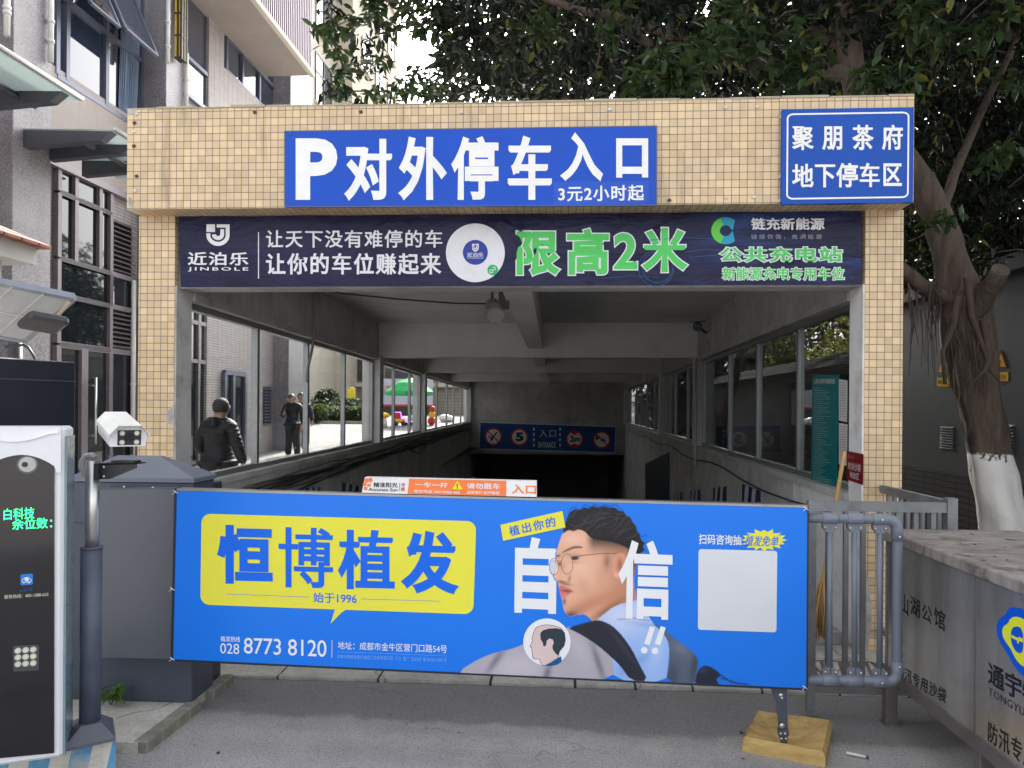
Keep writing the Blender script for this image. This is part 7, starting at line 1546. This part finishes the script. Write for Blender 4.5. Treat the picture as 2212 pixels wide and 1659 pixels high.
mb = MB(); P = [(rc_.x - .21, rc_.y - .16, z + .30), (rc_.x - .19, rc_.y - .16, z + .54), (rc_.x + .10, rc_.y - .16, z + .54), (rc_.x + .13, rc_.y - .16, z + .32), (rc_.x + .31, rc_.y - .16, z + .28), (rc_.x + .31, rc_.y - .16, z + .16)]; mb.tube(P, .018, 6); part('neon_tube', mb, NEON, rd)
for dx in (-.13, .2):
    mb = MB(); mb.tube([(rc_.x + dx, rc_.y - .19, z + .09), (rc_.x + dx, rc_.y + .17, z + .09)], .09, 14); part('wheel', mb, BLK, rd)
r2 = DD(896, 912, 30.3); z = gz(r2.y); rd = thing('animal_ride', 'round headed red and white animal coin ride beside the neon truck', 'play ride', (r2.x, r2.y, z))
mb = MB(); mb.sphere((r2.x, r2.y, z + .30), .2, 14, 9, 0, (1.2, .9, .8)); part('body', mb, RED_, rd); mb = MB(); mb.sphere((r2.x - .1, r2.y - .12, z + .30), .13, 12, 8, 0, (1, .5, 1)); part('muzzle', mb, WHT_, rd); mb = MB(); mb.sphere((r2.x - .05, r2.y, z + .54), .14, 12, 8, 0, (1.2, 1, .9)); part('head', mb, GRN_, rd); mb = MB(); mb.box((r2.x - .25, r2.y - .2, z), (r2.x + .25, r2.y + .2, z + .12), 0, .02); part('base', mb, BLU_, rd)
r3 = DD(932, 912, 30.3); z = gz(r3.y); rd = thing('inflatable_figure', 'orange red stack of round inflatable toys behind the far windows', 'toy', (r3.x, r3.y, z))
for k, (dz, r) in enumerate(((.16, .17), (.42, .15), (.66, .12))): mb = MB(); mb.sphere((r3.x + .02 * k, r3.y, z + dz), r, 12, 8); part('ball', mb, (RED_, YEL_, RED_)[k], rd)
r4 = DD(829, 916, 29); z = gz(r4.y); rd = thing('stool_ride', 'yellow topped white play stool near the neon truck', 'stool', (r4.x, r4.y, z))
mb = MB(); mb.tube([(r4.x, r4.y, z), (r4.x, r4.y, z + .40)], [.14, .11], 12); part('base', mb, WHT_, rd); mb = MB(); mb.sphere((r4.x, r4.y, z + .48), .24, 14, 8, 0, (1, 1, .5)); part('seat', mb, YEL_, rd)
r5 = DD(962, 915, 32); z = gz(r5.y); mb = MB(); mb.sphere((r5.x, r5.y, z + .16), .26, 12, 8, 0, (1.2, 1, .65)); mb.sphere((r5.x + .22, r5.y, z + .13), .2, 10, 7, 0, (1, 1, .65)); solo('white_sack', mb, WHT_, 'crumpled white sack lying on the yard by the far windows', 'sack')

# ------------------------------------------------------------------ litter on the asphalt, chipped plaster patches
mb = MB()
for k in range(260):
    x, y = random.uniform(-1.8, 2.2), random.uniform(2.2, 4.9); z = .003 if y < 4.24 else .0125
    if -.1 < x - 1.1 < .5 and 3.2 < y < 3.7: continue
    a = random.uniform(0, 3.14); l = random.choice([.004, .005, .006, .009, .014]) * random.uniform(.7, 1.2); c, s = math.cos(a), math.sin(a); w = random.uniform(.3, .8)
    mb.add([(x - c * l, y - s * l, z), (x + s * l * w, y - c * l * w, z + .002), (x + c * l, y + s * l, z + .001), (x - s * l * w, y + c * l * w, z + .003)], [(0, 1, 2, 3)], k % 4)
o = solo('grit', mb, [mat('grit_pale', (.42, .40, .37)), mat('grit_dark', (.03, .028, .026)), mat('grit_tan', (.26, .19, .10)), mat('grit_grey', (.30, .29, .28))], 'scattered grit and leaf crumbs on the asphalt', 'grit'); o['kind'] = 'stuff'
PF = PY(5.03); BARE = mat('bare_mortar', (.42, .41, .39), .95, var=.3, sc=14, bump=.7, bsc=60)
mb = MB(); mb.prism([PF.at(x, y, .003) for x, y in ((377, 872), (371, 877), (367, 884), (361, 888), (360, 902), (361, 914), (368, 917), (377, 915))], (0, .004, 0)); part('mortar_patch', mb, BARE, ent)
mb = MB(); mb.prism([PF.at(x, y, .003) for x, y in ((1871, 1240), (1877, 1250), (1874, 1262), (1880, 1275), (1878, 1290), (1884, 1302), (1881, 1325), (1885, 1345), (1879, 1362), (1876, 1390), (1871, 1400))], (0, .004, 0)); part('mortar_patch', mb, BARE, ent)
mb = MB(); mb.prism([FA.at(x, y, .003) for x, y in ((276, 236), (293, 236), (292, 247), (276, 248))], (0, .004, 0)); part('mortar_patch', mb, BARE, fascia)
mb = MB(); mb.prism([FA.at(x, y, .003) for x, y in ((278, 424), (284, 428), (287, 440), (290, 450), (279, 450))], (0, .004, 0)); part('mortar_patch', mb, BARE, fascia)
